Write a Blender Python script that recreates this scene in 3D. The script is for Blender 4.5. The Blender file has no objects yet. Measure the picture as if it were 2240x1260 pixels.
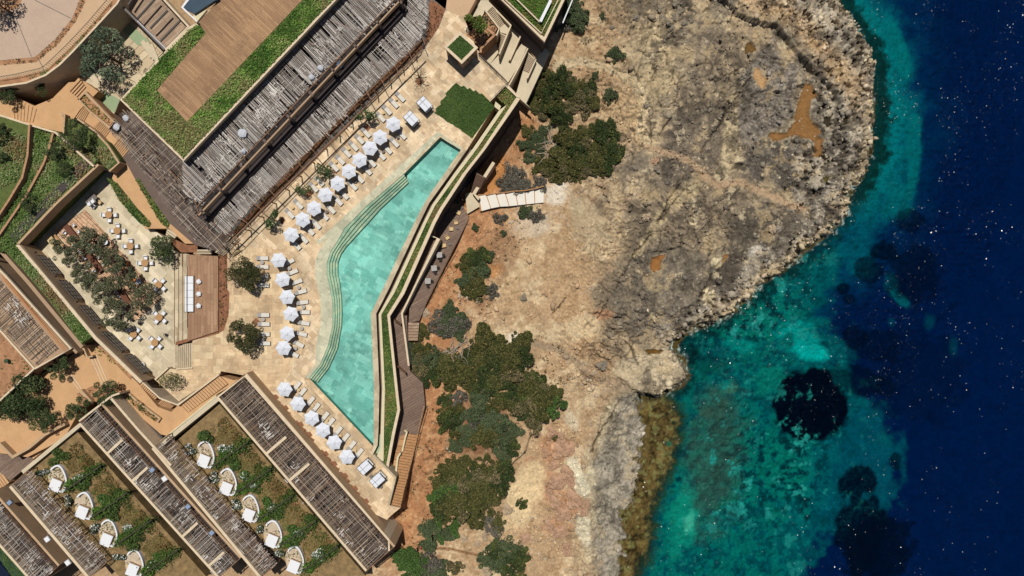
import bpy, bmesh, math, random
import numpy as np
from mathutils import Vector, Matrix
from mathutils.geometry import tessellate_polygon
PI = math.pi
R = math.radians
S = bpy.context.scene
COL = S.collection
# ------------------------------------------------------------------ camera, sky, sun
H = 120.0            # drone height above the pool deck
K = 0.08             # metres per photo pixel at deck level
cam = bpy.data.cameras.new('camera'); co = bpy.data.objects.new('camera', cam); COL.objects.link(co)
co.location = (0, 0, H); co.rotation_euler = (0, 0, 0)
cam.sensor_width = 36; cam.lens = 36 * H / (2240 * K); cam.clip_end = 2000; cam.clip_start = 1
S.camera = co
SUNV = Vector((-0.045, 0.345, 1.0)).normalized()
w = bpy.data.worlds.new('World'); S.world = w; w.use_nodes = True
nt = w.node_tree; nt.nodes.clear()
sky = nt.nodes.new('ShaderNodeTexSky'); sky.sky_type = 'NISHITA'; sky.sun_disc = False
sky.sun_elevation = math.asin(SUNV.z); sky.sun_rotation = math.atan2(SUNV.x, SUNV.y)
bg = nt.nodes.new('ShaderNodeBackground'); bg.inputs[1].default_value = 0.05
wo = nt.nodes.new('ShaderNodeOutputWorld')
nt.links.new(sky.outputs[0], bg.inputs[0]); nt.links.new(bg.outputs[0], wo.inputs[0])
sl = bpy.data.lights.new('sun', 'SUN'); sl.energy = 4.9; sl.angle = R(0.5); sl.color = (1, .965, .9)
so = bpy.data.objects.new('sun', sl); COL.objects.link(so)
so.rotation_euler = SUNV.to_track_quat('Z', 'Y').to_euler()
S.view_settings.view_transform = 'Standard'; S.view_settings.look = 'None'
S.view_settings.exposure = 0.0; S.view_settings.gamma = 1
EXPO = 1.50          # light reaching a level surface: photo colour / EXPO = base colour
# ------------------------------------------------------------------ helpers
def W(p, z=0.0):
    s = K * (H - z) / H
    return Vector(((p[0] - 1120) * s, (630 - p[1]) * s, z))
def lin(c):
    c = c / 255.0
    return c / 12.92 if c <= 0.04045 else ((c + 0.055) / 1.055) ** 2.4
def C(r, g, b): return (lin(r) / EXPO, lin(g) / EXPO, lin(b) / EXPO, 1)
def lerp(a, b, t): return a + (b - a) * t
rng = random.Random(7)
MATS = {}
def nm(name):
    m = bpy.data.materials.new(name); m.use_nodes = True
    n = m.node_tree; p = n.nodes['Principled BSDF']; MATS[name] = m
    return m, n, p
def coords(n, rot=0, scale=1.0, z=True):
    tc = n.nodes.new('ShaderNodeTexCoord'); mp = n.nodes.new('ShaderNodeMapping')
    mp.inputs['Rotation'].default_value = (0, 0, rot); mp.inputs['Scale'].default_value = (scale, scale, scale)
    n.links.new(tc.outputs['Object'], mp.inputs[0]); return mp.outputs[0]
def noise(n, vec, scale, detail=4, rough=.6):
    t = n.nodes.new('ShaderNodeTexNoise'); t.inputs['Scale'].default_value = scale
    t.inputs['Detail'].default_value = detail; t.inputs['Roughness'].default_value = rough
    if vec: n.links.new(vec, t.inputs['Vector'])
    return t.outputs['Fac']
def mixc(n, a, b, fac, mode='MIX'):
    m = n.nodes.new('ShaderNodeMix'); m.data_type = 'RGBA'; m.blend_type = mode
    for k, v in ((6, a), (7, b), (0, fac)):
        if isinstance(v, (tuple, float, int)): m.inputs[k].default_value = v
        else: n.links.new(v, m.inputs[k])
    return m.outputs[2]
def ramp(n, fac, a, b, lo=.3, hi=.7):
    m = n.nodes.new('ShaderNodeMapRange'); m.inputs[1].default_value = lo; m.inputs[2].default_value = hi
    m.inputs[3].default_value = a; m.inputs[4].default_value = b; n.links.new(fac, m.inputs[0]); return m.outputs[0]
def bump(n, p, h, st, dist=.05):
    b = n.nodes.new('ShaderNodeBump'); b.inputs['Strength'].default_value = st; b.inputs['Distance'].default_value = dist
    n.links.new(h, b.inputs['Height']); n.links.new(b.outputs[0], p.inputs['Normal'])
def plain(name, c, var=.25, scale=1.2, rough=.85, bst=.3, spec=.3):
    m, n, p = nm(name); v = coords(n)
    f = noise(n, v, scale, 6, .65); f2 = noise(n, v, scale * 9, 3, .6)
    k = ramp(n, f, 1 - var, 1 + var * .6, .3, .7); k2 = ramp(n, f2, 1 - var * .6, 1 + var * .5, .3, .7)
    mm = n.nodes.new('ShaderNodeMath'); mm.operation = 'MULTIPLY'; n.links.new(k, mm.inputs[0]); n.links.new(k2, mm.inputs[1])
    vm = n.nodes.new('ShaderNodeVectorMath'); vm.operation = 'SCALE'; vm.inputs[0].default_value = c[:3]; n.links.new(mm.outputs[0], vm.inputs['Scale'])
    n.links.new(vm.outputs[0], p.inputs['Base Color']); p.inputs['Roughness'].default_value = rough
    p.inputs['Specular IOR Level'].default_value = spec
    if bst: bump(n, p, f2, bst)
    return m
def paving(name, c1, c2, mortar, rot=0, bw=.8, bh=.55, var=.2, c3=None, ms=.012, stain=None):
    m, n, p = nm(name); v = coords(n, rot)
    def br(w_, h_, a, b, mo, off=.5):
        t = n.nodes.new('ShaderNodeTexBrick'); t.inputs['Scale'].default_value = 1
        t.inputs['Brick Width'].default_value = w_; t.inputs['Row Height'].default_value = h_
        t.inputs['Mortar Size'].default_value = ms; t.inputs['Color1'].default_value = a; t.inputs['Color2'].default_value = b
        t.inputs['Mortar'].default_value = mo; t.offset = off; n.links.new(v, t.inputs['Vector']); return t.outputs['Color']
    a = br(bw, bh, c1, c2, mortar)
    b = br(bw * 1.62, bh * 2, c3 or c1, c2, mortar, .37)
    f = noise(n, v, .22, 3); g = ramp(n, f, 0, 1, .46, .5)
    c = mixc(n, a, b, g)
    c = mixc(n, c, (1, 1, 1, 1), .0)
    t = n.nodes.new('ShaderNodeTexVoronoi'); t.distance = 'CHEBYCHEV'; t.inputs['Scale'].default_value = .55 / bw; n.links.new(v, t.inputs['Vector'])
    sx = n.nodes.new('ShaderNodeSeparateColor'); n.links.new(t.outputs['Color'], sx.inputs[0])
    k = ramp(n, sx.outputs[0], 1 - var, 1 + var * .55, 0, 1)
    k3 = ramp(n, noise(n, v, .12, 5), 1 - var * .9, 1 + var * .6, .35, .65)
    mm = n.nodes.new('ShaderNodeMath'); mm.operation = 'MULTIPLY'; n.links.new(k, mm.inputs[0]); n.links.new(k3, mm.inputs[1])
    k4 = ramp(n, noise(n, v, 5, 4), .88, 1.1)
    m2 = n.nodes.new('ShaderNodeMath'); m2.operation = 'MULTIPLY'; n.links.new(mm.outputs[0], m2.inputs[0]); n.links.new(k4, m2.inputs[1])
    vm = n.nodes.new('ShaderNodeVectorMath'); vm.operation = 'SCALE'; n.links.new(c, vm.inputs[0]); n.links.new(m2.outputs[0], vm.inputs['Scale'])
    out = vm.outputs[0]
    if stain:
        out = mixc(n, out, stain, ramp(n, noise(n, v, .35, 6, .7), 0, .75, .55, .7))
    n.links.new(out, p.inputs['Base Color']); p.inputs['Roughness'].default_value = .8; p.inputs['Specular IOR Level'].default_value = .25
    return m
def attr(name, rough=.85, trans=0.0, bst=.0, bsc=4, spec=.25, fine=.0, fsc=3.0):
    m, n, p = nm(name); a = n.nodes.new('ShaderNodeVertexColor'); a.layer_name = 'Col'
    src = a.outputs[0]
    if fine:
        v = coords(n); k = ramp(n, noise(n, v, fsc, 8, .75), 1 - fine, 1 + fine, .3, .7)
        vm = n.nodes.new('ShaderNodeVectorMath'); vm.operation = 'SCALE'; n.links.new(src, vm.inputs[0]); n.links.new(k, vm.inputs['Scale']); src = vm.outputs[0]
    n.links.new(src, p.inputs['Base Color']); p.inputs['Roughness'].default_value = rough
    p.inputs['Specular IOR Level'].default_value = spec
    if bst:
        bump(n, p, noise(n, coords(n), bsc, 8, .75), bst, .25)
    return m
LONG = []
def tag(o, label=None, cat=None, group=None, kind=None):
    if label: o['label'] = label
    if cat: o['category'] = cat
    if group: o['group'] = group
    if kind: o['kind'] = kind
    return o
def thing(name, label, cat, loc=(0, 0, 0), rz=0.0, group=None):
    o = bpy.data.objects.new(name, None); COL.objects.link(o); o.location = loc; o.rotation_euler = (0, 0, rz)
    o.empty_display_size = .3
    return tag(o, label, cat, group)
class MB:
    def __init__(s): s.v = []; s.f = []; s.c = []; s.cc = None
    def add(s, vs, fs):
        b = len(s.v); s.v += [tuple(q) for q in vs]; s.f += [tuple(b + i for i in f) for f in fs]
        if s.cc is not None: s.c += [s.cc] * len(fs)
        return s
    def box(s, c, d, rz=0.0, tilt=0.0):
        M = Matrix.Translation(c) @ Matrix.Rotation(rz, 4, 'Z') @ Matrix.Rotation(tilt, 4, 'Y')
        q = [M @ Vector((x * d[0] / 2, y * d[1] / 2, z * d[2] / 2)) for z in (-1, 1) for y in (-1, 1) for x in (-1, 1)]
        return s.add(q, [(0, 2, 3, 1), (4, 5, 7, 6), (0, 1, 5, 4), (2, 6, 7, 3), (1, 3, 7, 5), (0, 4, 6, 2)])
    def bbox(s, c, d, rz=0.0, bv=.03):   # box with a chamfered top edge
        M = Matrix.Translation(c) @ Matrix.Rotation(rz, 4, 'Z'); x, y, z = d[0] / 2, d[1] / 2, d[2] / 2
        q = []
        for (i, h) in ((0, -z), (0, z - bv), (bv, z)):
            q += [M @ Vector((sx * (x - i), sy * (y - i), h)) for sx, sy in ((-1, -1), (1, -1), (1, 1), (-1, 1))]
        fs = [(3, 2, 1, 0), (8, 9, 10, 11)]
        for l in (0, 4):
            fs += [(l + i, l + (i + 1) % 4, l + 4 + (i + 1) % 4, l + 4 + i) for i in range(4)]
        return s.add(q, fs)
    def bar(s, a, b, w_, h_):   # box from a to b, width w_, height h_ hanging below the line
        a, b = Vector(a), Vector(b); d = (b - a); L = d.length
        if L < 1e-4: return s
        d /= L; sd = Vector((-d.y, d.x, 0));
        sd = sd.normalized() if sd.length > 1e-4 else Vector((1, 0, 0)); up = d.cross(sd)
        if up.z < 0: up = -up
        q = [p + sd * e * w_ / 2 - up * g * h_ for p in (a, b) for e, g in ((-1, 1), (1, 1), (1, 0), (-1, 0))]
        return s.add(q, [(0, 1, 2, 3), (7, 6, 5, 4), (0, 4, 5, 1), (1, 5, 6, 2), (2, 6, 7, 3), (3, 7, 4, 0)])
    def prism(s, pts, zb):      # pts: world top ring (Vectors), straight down to zb
        n = len(pts); A = sum(pts[i].x * pts[(i + 1) % n].y - pts[(i + 1) % n].x * pts[i].y for i in range(n))
        if A < 0: pts = pts[::-1]
        tr = tessellate_polygon([pts]); q = list(pts) + [Vector((p.x, p.y, zb)) for p in pts]
        fs = [t if ((pts[t[1]] - pts[t[0]]).cross(pts[t[2]] - pts[t[0]])).z > 0 else t[::-1] for t in tr]
        fs = [tuple(t) for t in fs] + [(i, n + i, n + (i + 1) % n, (i + 1) % n) for i in range(n)]
        return s.add(q, fs)
    def sheet(s, pts, holes=()):
        loops = [list(pts)] + [list(h) for h in holes]; tr = tessellate_polygon(loops); q = [p for l in loops for p in l]
        fs = []
        for t in tr:
            c = (q[t[1]] - q[t[0]]).cross(q[t[2]] - q[t[0]])
            fs.append(tuple(t) if c.z > 0 else tuple(t)[::-1])
        return s.add(q, fs)
    def tube(s, pts, rad, n=6):
        b = len(s.v); L = len(pts); pts = [Vector(p) for p in pts]
        for i, p in enumerate(pts):
            d = (pts[min(i + 1, L - 1)] - pts[max(i - 1, 0)]).normalized()
            u = d.cross(Vector((.3, .9, .1))).normalized(); v_ = d.cross(u); r = rad[i] if hasattr(rad, '__len__') else rad
            s.v += [tuple(p + u * math.cos(2 * PI * k / n) * r + v_ * math.sin(2 * PI * k / n) * r) for k in range(n)]
        fs = [(b + i * n + k, b + i * n + (k + 1) % n, b + (i + 1) * n + (k + 1) % n, b + (i + 1) * n + k) for i in range(L - 1) for k in range(n)]
        fs += [tuple(b + k for k in range(n))[::-1], tuple(b + (L - 1) * n + k for k in range(n))]
        s.f += fs
        if s.cc is not None: s.c += [s.cc] * len(fs)
        return s
    def lathe(s, prof, n=16, c=(0, 0, 0)):
        b = len(s.v)
        for r, z in prof:
            s.v += [(c[0] + r * math.cos(2 * PI * k / n), c[1] + r * math.sin(2 * PI * k / n), c[2] + z) for k in range(n)]
        m = len(prof)
        fs = [(b + i * n + k, b + i * n + (k + 1) % n, b + (i + 1) * n + (k + 1) % n, b + (i + 1) * n + k) for i in range(m - 1) for k in range(n)]
        fs += [tuple(b + k for k in range(n))[::-1], tuple(b + (m - 1) * n + k for k in range(n))]
        s.f += fs
        if s.cc is not None: s.c += [s.cc] * len(fs)
        return s
    def build(s, name, mat, parent=None, smooth=False):
        me = bpy.data.meshes.new(name)
        off = Vector(parent_loc(parent)) if parent else Vector((0, 0, 0))
        me.from_pydata([(a - off.x, b - off.y, c - off.z) for a, b, c in s.v] if off.length else s.v, [], s.f)
        me.materials.append(mat if not isinstance(mat, str) else MATS[mat])
        if s.c:
            at = me.color_attributes.new('Col', 'FLOAT_COLOR', 'CORNER')
            cnt = np.array([len(f) for f in s.f]); arr = np.repeat(np.array(s.c, dtype=np.float32), cnt, axis=0)
            at.data.foreach_set('color', arr.ravel())
        if smooth: me.polygons.foreach_set('use_smooth', [True] * len(me.polygons))
        o = bpy.data.objects.new(name, me); COL.objects.link(o)
        if parent: o.parent = parent
        return o
def parent_loc(o):
    l = Vector(o.location)
    while o.parent: o = o.parent; l += Vector(o.location)
    return l
def npmesh(name, V, F, colr=None, mat=None, parent=None):   # triangle soup from numpy
    me = bpy.data.meshes.new(name)
    me.vertices.add(len(V)); me.vertices.foreach_set('co', V.astype(np.float32).ravel())
    k = F.shape[1]; me.loops.add(F.size); me.loops.foreach_set('vertex_index', F.astype(np.int32).ravel())
    me.polygons.add(len(F)); me.polygons.foreach_set('loop_start', np.arange(0, F.size, k, dtype=np.int32))
    me.update(calc_edges=True)
    if colr is not None:
        dom = 'POINT' if len(colr) == len(V) else 'CORNER'
        at = me.color_attributes.new('Col', 'FLOAT_COLOR', dom)
        c = np.ones((len(colr), 4), np.float32); c[:, :3] = colr
        if dom == 'CORNER': c = np.repeat(c, k, axis=0)
        at.data.foreach_set('color', c.ravel())
    if mat: me.materials.append(MATS[mat])
    if parent is False: return me
    o = bpy.data.objects.new(name, me); COL.objects.link(o)
    if parent: o.parent = parent
    return o
def copy_tree(o, parent=None):
    c = o.copy(); COL.objects.link(c); c.parent = parent
    for ch in list(o.children): copy_tree(ch, c)
    return c
def px(pts, z): return [W(p, z) for p in pts]
def pr(name, pts, zt, zb, mat, parent=None): return MB().prism(px(pts, zt), zb).build(name, mat, parent)
def sh(name, pts, z, mat, parent=None, holes=()): return MB().sheet(px(pts, z), [px(h, z) for h in holes]).build(name, mat, parent)
def struct(o): o['kind'] = 'structure'; return o
def cen(pts, z=0): return W((sum(p[0] for p in pts) / len(pts), sum(p[1] for p in pts) / len(pts)), z)
def strip(line, wd, side=1):   # polygon along a pixel polyline, wd pixels to one side
    n = len(line); out = []
    for i in range(n):
        a = Vector(line[max(i - 1, 0)]); b = Vector(line[min(i + 1, n - 1)]); d = (b - a).normalized()
        nrm = Vector((-d.y, d.x)) * side
        d1 = (Vector(line[i]) - a).normalized() if i > 0 else d
        f = max(.5, abs(d1.dot(d)))
        out.append((line[i][0] + nrm.x * wd / f, line[i][1] + nrm.y * wd / f))
    return list(line) + out[::-1]
def inside(poly, X, Y):
    c = np.zeros(X.shape, bool); n = len(poly)
    for i in range(n):
        x1, y1 = poly[i]; x2, y2 = poly[(i + 1) % n]
        if y1 == y2: continue
        c ^= ((y1 > Y) != (y2 > Y)) & (X < (x2 - x1) * (Y - y1) / (y2 - y1) + x1)
    return c
ORD = ['first', 'second', 'third', 'fourth', 'fifth', 'sixth', 'seventh', 'eighth', 'ninth', 'tenth', 'eleventh', 'twelfth',
       'thirteenth', 'fourteenth', 'fifteenth', 'sixteenth', 'seventeenth', 'eighteenth', 'nineteenth', 'twentieth'] + ['twenty ' + q for q in ('first', 'second', 'third', 'fourth', 'fifth', 'sixth', 'seventh', 'eighth', 'ninth')]
def H2(ix, iy, s):
    h = (ix.astype(np.int64) * 374761393 + iy.astype(np.int64) * 668265263 + s * 1442695041) & 0x7fffffff
    h = ((h ^ (h >> 13)) * 1274126177) & 0x7fffffff
    return ((h ^ (h >> 16)) & 0xffffff) / float(0xffffff)
def vn(x, y, s=0):
    ix = np.floor(x); iy = np.floor(y); fx = x - ix; fy = y - iy; fx = fx * fx * (3 - 2 * fx); fy = fy * fy * (3 - 2 * fy)
    a = H2(ix, iy, s); b = H2(ix + 1, iy, s); c = H2(ix, iy + 1, s); d = H2(ix + 1, iy + 1, s)
    return (a * (1 - fx) + b * fx) * (1 - fy) + (c * (1 - fx) + d * fx) * fy
def fbm(x, y, o=4, s=0, g=.5):
    t = 0; a = 1; n = 0
    for i in range(o):
        t = t + a * vn(x * 2 ** i + i * 17.3, y * 2 ** i - i * 9.1, s + i); n += a; a *= g
    return t / n
def ridge(x, y, o=4, s=0):
    t = 0; a = 1; n = 0
    for i in range(o):
        t = t + a * (1 - np.abs(2 * vn(x * 2 ** i + i * 7.3, y * 2 ** i + i * 3.1, s + i) - 1)); n += a; a *= .55
    return t / n
def voro(x, y, s=0):
    ix = np.floor(x); iy = np.floor(y); f1 = np.full(x.shape, 9.); f2 = f1.copy(); idv = np.zeros(x.shape)
    for dx in (-1, 0, 1):
        for dy in (-1, 0, 1):
            jx = ix + dx; jy = iy + dy
            d = np.hypot(jx + H2(jx, jy, s) - x, jy + H2(jx, jy, s + 5) - y)
            r = H2(jx, jy, s + 9); m = d < f1
            f2 = np.where(m, f1, np.minimum(f2, d)); idv = np.where(m, r, idv); f1 = np.where(m, d, f1)
    return f1, f2, idv
def pdist(line, X, Y):
    d = np.full(X.shape, 1e9)
    for (x1, y1), (x2, y2) in zip(line[:-1], line[1:]):
        vx, vy = x2 - x1, y2 - y1; t = np.clip(((X - x1) * vx + (Y - y1) * vy) / (vx * vx + vy * vy), 0, 1)
        d = np.minimum(d, np.hypot(X - x1 - t * vx, Y - y1 - t * vy))
    return d
def sst(a, b, x): t = np.clip((x - a) / (b - a), 0, 1); return t * t * (3 - 2 * t)
# ------------------------------------------------------------------ terrain and sea
SL = -11.0
COAST = [(1840, -60), (1848, 0), (1867, 34), (1890, 72), (1905, 99), (1914, 145), (1916, 198), (1922, 244), (1914, 267), (1915, 324), (1901, 370), (1882, 400), (1866, 423),
         (1859, 457), (1848, 480), (1813, 510), (1771, 545), (1726, 583), (1676, 613), (1646, 648), (1611, 680), (1573, 701), (1535, 716), (1501, 728),
         (1478, 752), (1482, 777), (1501, 800), (1506, 830), (1490, 848), (1450, 862), (1400, 868), (1417, 906), (1406, 944), (1400, 1009), (1390, 1077), (1368, 1130), (1364, 1200), (1360, 1260), (1350, 1400)]
SEAPOLY = [(1840, -600), (1840, -60)] + COAST[1:] + [(1350, 2200), (4500, 2200), (4500, -600)]
CP = [(1000, 500, -7.4), (1030, 460, -7.8), (940, 700, -4.8), (960, 620, -5.6), (900, 1000, -4.0), (1100, 300, -10.2), (1075, 350, -10.2), (1140, 260, -8.6), (1170, 430, -8.0), (1260, 130, -6), (1300, 500, -7.6), (1300, 300, -7), (1500, 450, -7.2), (1500, 150, -6.5), (1600, 250, -8.3),
      (1700, 250, -8.8), (1850, 200, -9.2), (1600, 600, -8.8), (1450, 650, -8), (1300, 900, -8.6), (1350, 1000, -10.0), (1220, 780, -7.2), (1040, 900, -5.2), (1000, 1050, -5.6), (1250, 1200, -9.2),
      (1000, 1230, -6.2), (1200, 0, -5), (1500, 0, -7), (700, 600, -6.5), (300, 900, -6.5), (300, 300, -6.5), (700, 0, -6.5), (1750, 450, -9), (870, 1200, -4.6), (1180, 1050, -8.4), (1100, 1180, -7.8), (1430, 820, -8.6)]
def axis(lo, fl, fh, hi, st, big):
    a = list(np.arange(fl, fh, st)); 
    l = []; x = fl; s_ = st
    while x > lo: s_ = min(s_ * 1.25, big); x -= s_; l.append(x)
    r = []; x = a[-1]; s_ = st
    while x < hi: s_ = min(s_ * 1.25, big); x += s_; r.append(x)
    return np.array(l[::-1] + a + r)
gx = axis(-260, -26, 102, 420, .18, 12); gy = axis(-260, -58, 58, 260, .18, 12)
X, Y = np.meshgrid(gx, gy)
def zin(PX, PY):
    num = 0; den = 0
    for x, y, z in CP:
        wgt = 1 / ((PX - x) ** 2 + (PY - y) ** 2 + 1500.) ** 1.6; num = num + wgt * z; den = den + wgt
    return num / den
Z = np.full(X.shape, -7.5)
for it in range(3):
    s = K * (H - Z) / H; PX = X / s + 1120; PY = 630 - Y / s; Z = zin(PX, PY)
s = K * (H - Z) / H; PX = X / s + 1120; PY = 630 - Y / s
wob = (fbm(PX / 30, PY / 30, 4, 3) - .5) * 26 + (fbm(PX / 7, PY / 7, 3, 8) - .5) * 8
insea = inside(SEAPOLY, PX, PY)
dc = pdist([(1840, -600)] + COAST + [(1350, 2200)], PX, PY) * np.where(insea, 1, -1)   # + = sea
dcw = dc + (wob * .7 + (ridge(PX / 13, PY / 13, 4, 402) - .6) * 30) + (fbm(PX / 14, PY / 14, 4, 406) - .5) * 44 * sst(860, 900, PY)
south = sst(860, 900, PY) * sst(1560, 1500, PX)      # low shelf coast in the south
# --- relief
n1 = fbm(X / 9, Y / 9, 5, 11); n2 = fbm(X / 2.2, Y / 2.2, 4, 21); rg = ridge(X / 4.5, Y / 4.5, 5, 31); n3 = fbm(X / .7, Y / .7, 3, 41)
f1, f2, cid = voro(X / 2.6 + n2 * .6, Y / 2.6 + n1, 51)
g1, g2, gid = voro(X / 1.0 + n2 * .8, Y / 1.0, 61)
EAST = [(1560, -10), (1600, 22), (1640, 48), (1690, 58), (1720, 90), (1748, 130), (1790, 170), (1822, 205), (1838, 240), (1842, 262)]
eastpoly = EAST + [(2200, 262), (2200, -200), (1500, -200)]
de = pdist(EAST, PX, PY) * np.where(inside(eastpoly, PX, PY), 1, -1) + (n2 - .5) * 14
karst = sst(-12, 40, de) * sst(520, 430, PY) + sst(1690, 1800, PX) * sst(120, 200, PY) * sst(560, 430, PY)
karst = np.clip(karst + sst(-75, -30, dc) * (1 - south) * .8, 0, 1) * sst(1400, 1500, PX)
rock = sst(1250, 1420, PX + (n1 - .5) * 160)         # bare rock to the east, sand and soil to the west
soil = sst(140, 20, pdist([(1120, 290), (1010, 520), (950, 680), (930, 1000), (880, 1150)], PX, PY) + (n1 - .5) * 130)
Zr = Z + (n1 - .5) * 1.3 + (n2 - .5) * (.15 + .35 * rock) + (rg - .6) * .12 * rock
kn = fbm(X / 1.5 + n1 * 3, Y / 1.5, 4, 481, .6); Zr += karst * ((n3 - .5) * .5 + (rg - .6) * .7 - sst(.46, .38, kn) * 1.0)
Zr += rock * (1 - karst) * ((f2 - f1 > .1) * 0 + (n3 - .5) * .12)
Zr += 1.7 * sst(-1.5, 1.5, de) * sst(260, 60, de) * sst(270, 200, PY)
# boulder headland
HEAD = [(1338, 812), (1345, 790), (1380, 780), (1420, 772), (1450, 762), (1480, 775), (1490, 795), (1504, 820), (1490, 838), (1465, 848), (1440, 862), (1405, 862), (1380, 850), (1372, 835), (1350, 825)]
dh = pdist(HEAD + HEAD[:1], PX, PY) * np.where(inside(HEAD, PX, PY), 1, -1) + (n2 - .5) * 7
# cliff line above the cove
CL = [(1225, 850), (1218, 885), (1190, 905), (1185, 935), (1160, 955), (1150, 985), (1120, 1020), (1100, 1050), (1085, 1080), (1060, 1105), (1040, 1118), (1000, 1128), (985, 1150), (930, 1180)]
clpoly = CL + [(900, 1190), (900, 850)]
dl = pdist(CL, PX, PY) * np.where(inside(clpoly, PX, PY), -1, 1) + (n2 - .5) * 8
nearcl = sst(150, 60, pdist(CL, PX, PY))
Zr -= 1.6 * sst(-1.5, 1.5, dl) * nearcl
CR = [[(1646, 164), (1622, 195), (1581, 259), (1560, 290), (1535, 330)], [(1489, 400), (1470, 425), (1429, 503), (1390, 552), (1345, 629), (1307, 697)], [(1356, 879), (1330, 920), (1288, 993)],
      [(1530, 395), (1500, 408), (1470, 450), (1440, 480)], [(1475, 150), (1468, 190), (1455, 220)], [(1190, 700), (1215, 680), (1240, 650)],
      [(1480, 245), (1460, 270), (1440, 300)], [(1600, 560), (1560, 600), (1530, 650)], [(1340, 720), (1380, 760), (1400, 800)]]
crk = np.full(X.shape, 1e9)
for c in CR: crk = np.minimum(crk, pdist(c, PX + (n2 - .5) * 12 + (n3 - .5) * 4, PY + (n1 - .5) * 14 + (n3 - .5) * 4))
crk = crk / np.clip((vn(PX / 26, PY / 26, 91) - .12) * 1.7, .12, 1.3)
Zr -= 1.0 * np.exp(-(crk / 1.5) ** 2)
bed = fbm((X * .82 + Y * .57) / 1.5 + n1 * 5, (Y * .82 - X * .57) / 9 + n2, 4, 97); Zr += rock * (bed - .5) * .35 + (fbm(X / .5, Y / .5, 2, 98) - .5) * (.12 + .2 * rock)
crk2 = np.abs(fbm(X / 7 + 3, Y / 7, 3, 77) - .5)     # fine natural fissures
Zr -= .4 * np.exp(-(crk2 / .006) ** 2) * rock * sst(.5, .6, vn(X / 3, Y / 3, 78))
def ledges(q_, steps, sharp=.12):
    t_ = q_ * steps; fl = np.floor(t_); fr_ = t_ - fl; return (fl + sst(.5 - sharp, .5 + sharp, fr_)) / steps
lw = fbm((X * .75 + Y * .66) / 5 + n1 * 1.5, (Y * .75 - X * .66) / 16, 5, 411, .6) + (n3 - .5) * .03
Zr += (ledges(lw, 11, .07) - lw) * 11.0 * sst(1180, 1330, PX) * (1 - .6 * karst) * sst(.46, .62, fbm(X / 11, Y / 11, 3, 471))
lw2 = fbm(X / 7, Y / 7, 6, 431, .62); Zr += (ledges(lw2, 11, .07) - lw2) * 9.0 * karst
pit = sst(.55, .2, g1) * (gid > .45) * sst(.45, .6, fbm(X / 6, Y / 6, 2, 441)); Zr -= karst * pit * 2.2
jx, jy = X + (n2 - .5) * 2.2 + (n1 - .5) * 3, Y + (fbm(X / 2.5, Y / 2.5, 3, 521) - .5) * 2.4
a1, a2, ai = voro(jx / 4.5, jy / 2.6, 531); b1, b2, bi = voro(jx / 1.3 + 9, jy / 1.0, 541); jm = sst(.42, .56, fbm(X / 9, Y / 9, 3, 551)) * (1 - south * .8)
joint = sst(.07, .01, a2 - a1) * jm; joint2 = sst(.14, .03, b2 - b1) * sst(.5, .62, fbm(X / 6 + 5, Y / 6, 3, 561))
rk2 = sst(1180, 1330, PX); Zr += rk2 * (1 - karst) * ((ai - .5) * .5 * jm - joint * .45 - joint2 * .22 + (bi - .5) * .14 * sst(.5, .62, fbm(X / 6 + 5, Y / 6, 3, 561)))
# rubble
rub = sst(.62, .75, fbm(X / 8, Y / 8, 2, 88)) + sst(40, 10, pdist([(1450, 20), (1490, 30), (1530, 30)], PX, PY)) + sst(50, 20, pdist([(1230, 960), (1240, 1100), (1210, 1180)], PX, PY)) * 1.6 + sst(30, 10, pdist([(1300, 830), (1320, 800)], PX, PY))
rub = np.clip(rub, 0, 2)
Zr += rub * np.clip(.42 - f1, 0, 1) * 1.5 * (cid > .4) + np.clip(rub, 0, 1) * np.clip(.3 - g1, 0, 1) * 1.0 * (gid > .5)
# shore profile
shore = np.where(dcw < 0, np.clip(-dcw / 22, 0, 1), 0)
zs = SL + .25 + (Zr - SL - .25) * (shore ** .55) + (n3 - .5) * .5 * (1 - shore) 
zs_s = SL + .12 + (Zr - SL) * sst(0, 110, -dcw)
Zl = np.where(dcw < 0, zs * (1 - south) + zs_s * south, 0)
Zl += np.where(dh > -3, sst(-1.5, 2.5, dh) * (SL + 2.6 + (n2 - .5) * 1.2 + (rg - .6) * 1.4 - Zl), 0)
depth = .25 + np.clip(dcw, 0, 400) * .022 + (n2 - .5) * .5
depth = np.where(south > .3, np.clip(dcw, 0, 400) * .012 + .05, depth)
sea = (dcw >= 0) & (dh < 0)
Z2 = np.where(sea, SL - np.maximum(depth, .06), np.maximum(Zl, SL + .04))
under = inside([(-400, -400), (1010, -400), (1010, -20), (1085, -20), (1180, 95), (1165, 185), (1130, 232), (1060, 330), (1010, 420), (1012, 480), (925, 655), (905, 720), (900, 800), (915, 850), (920, 890), (905, 950), (865, 1105), (840, 1130), (835, 1190), (790, 1262), (600, 1500), (-400, 1600)], PX, PY)
Z2 = np.where(under, np.minimum(Z2, -6.0), Z2)
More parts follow.
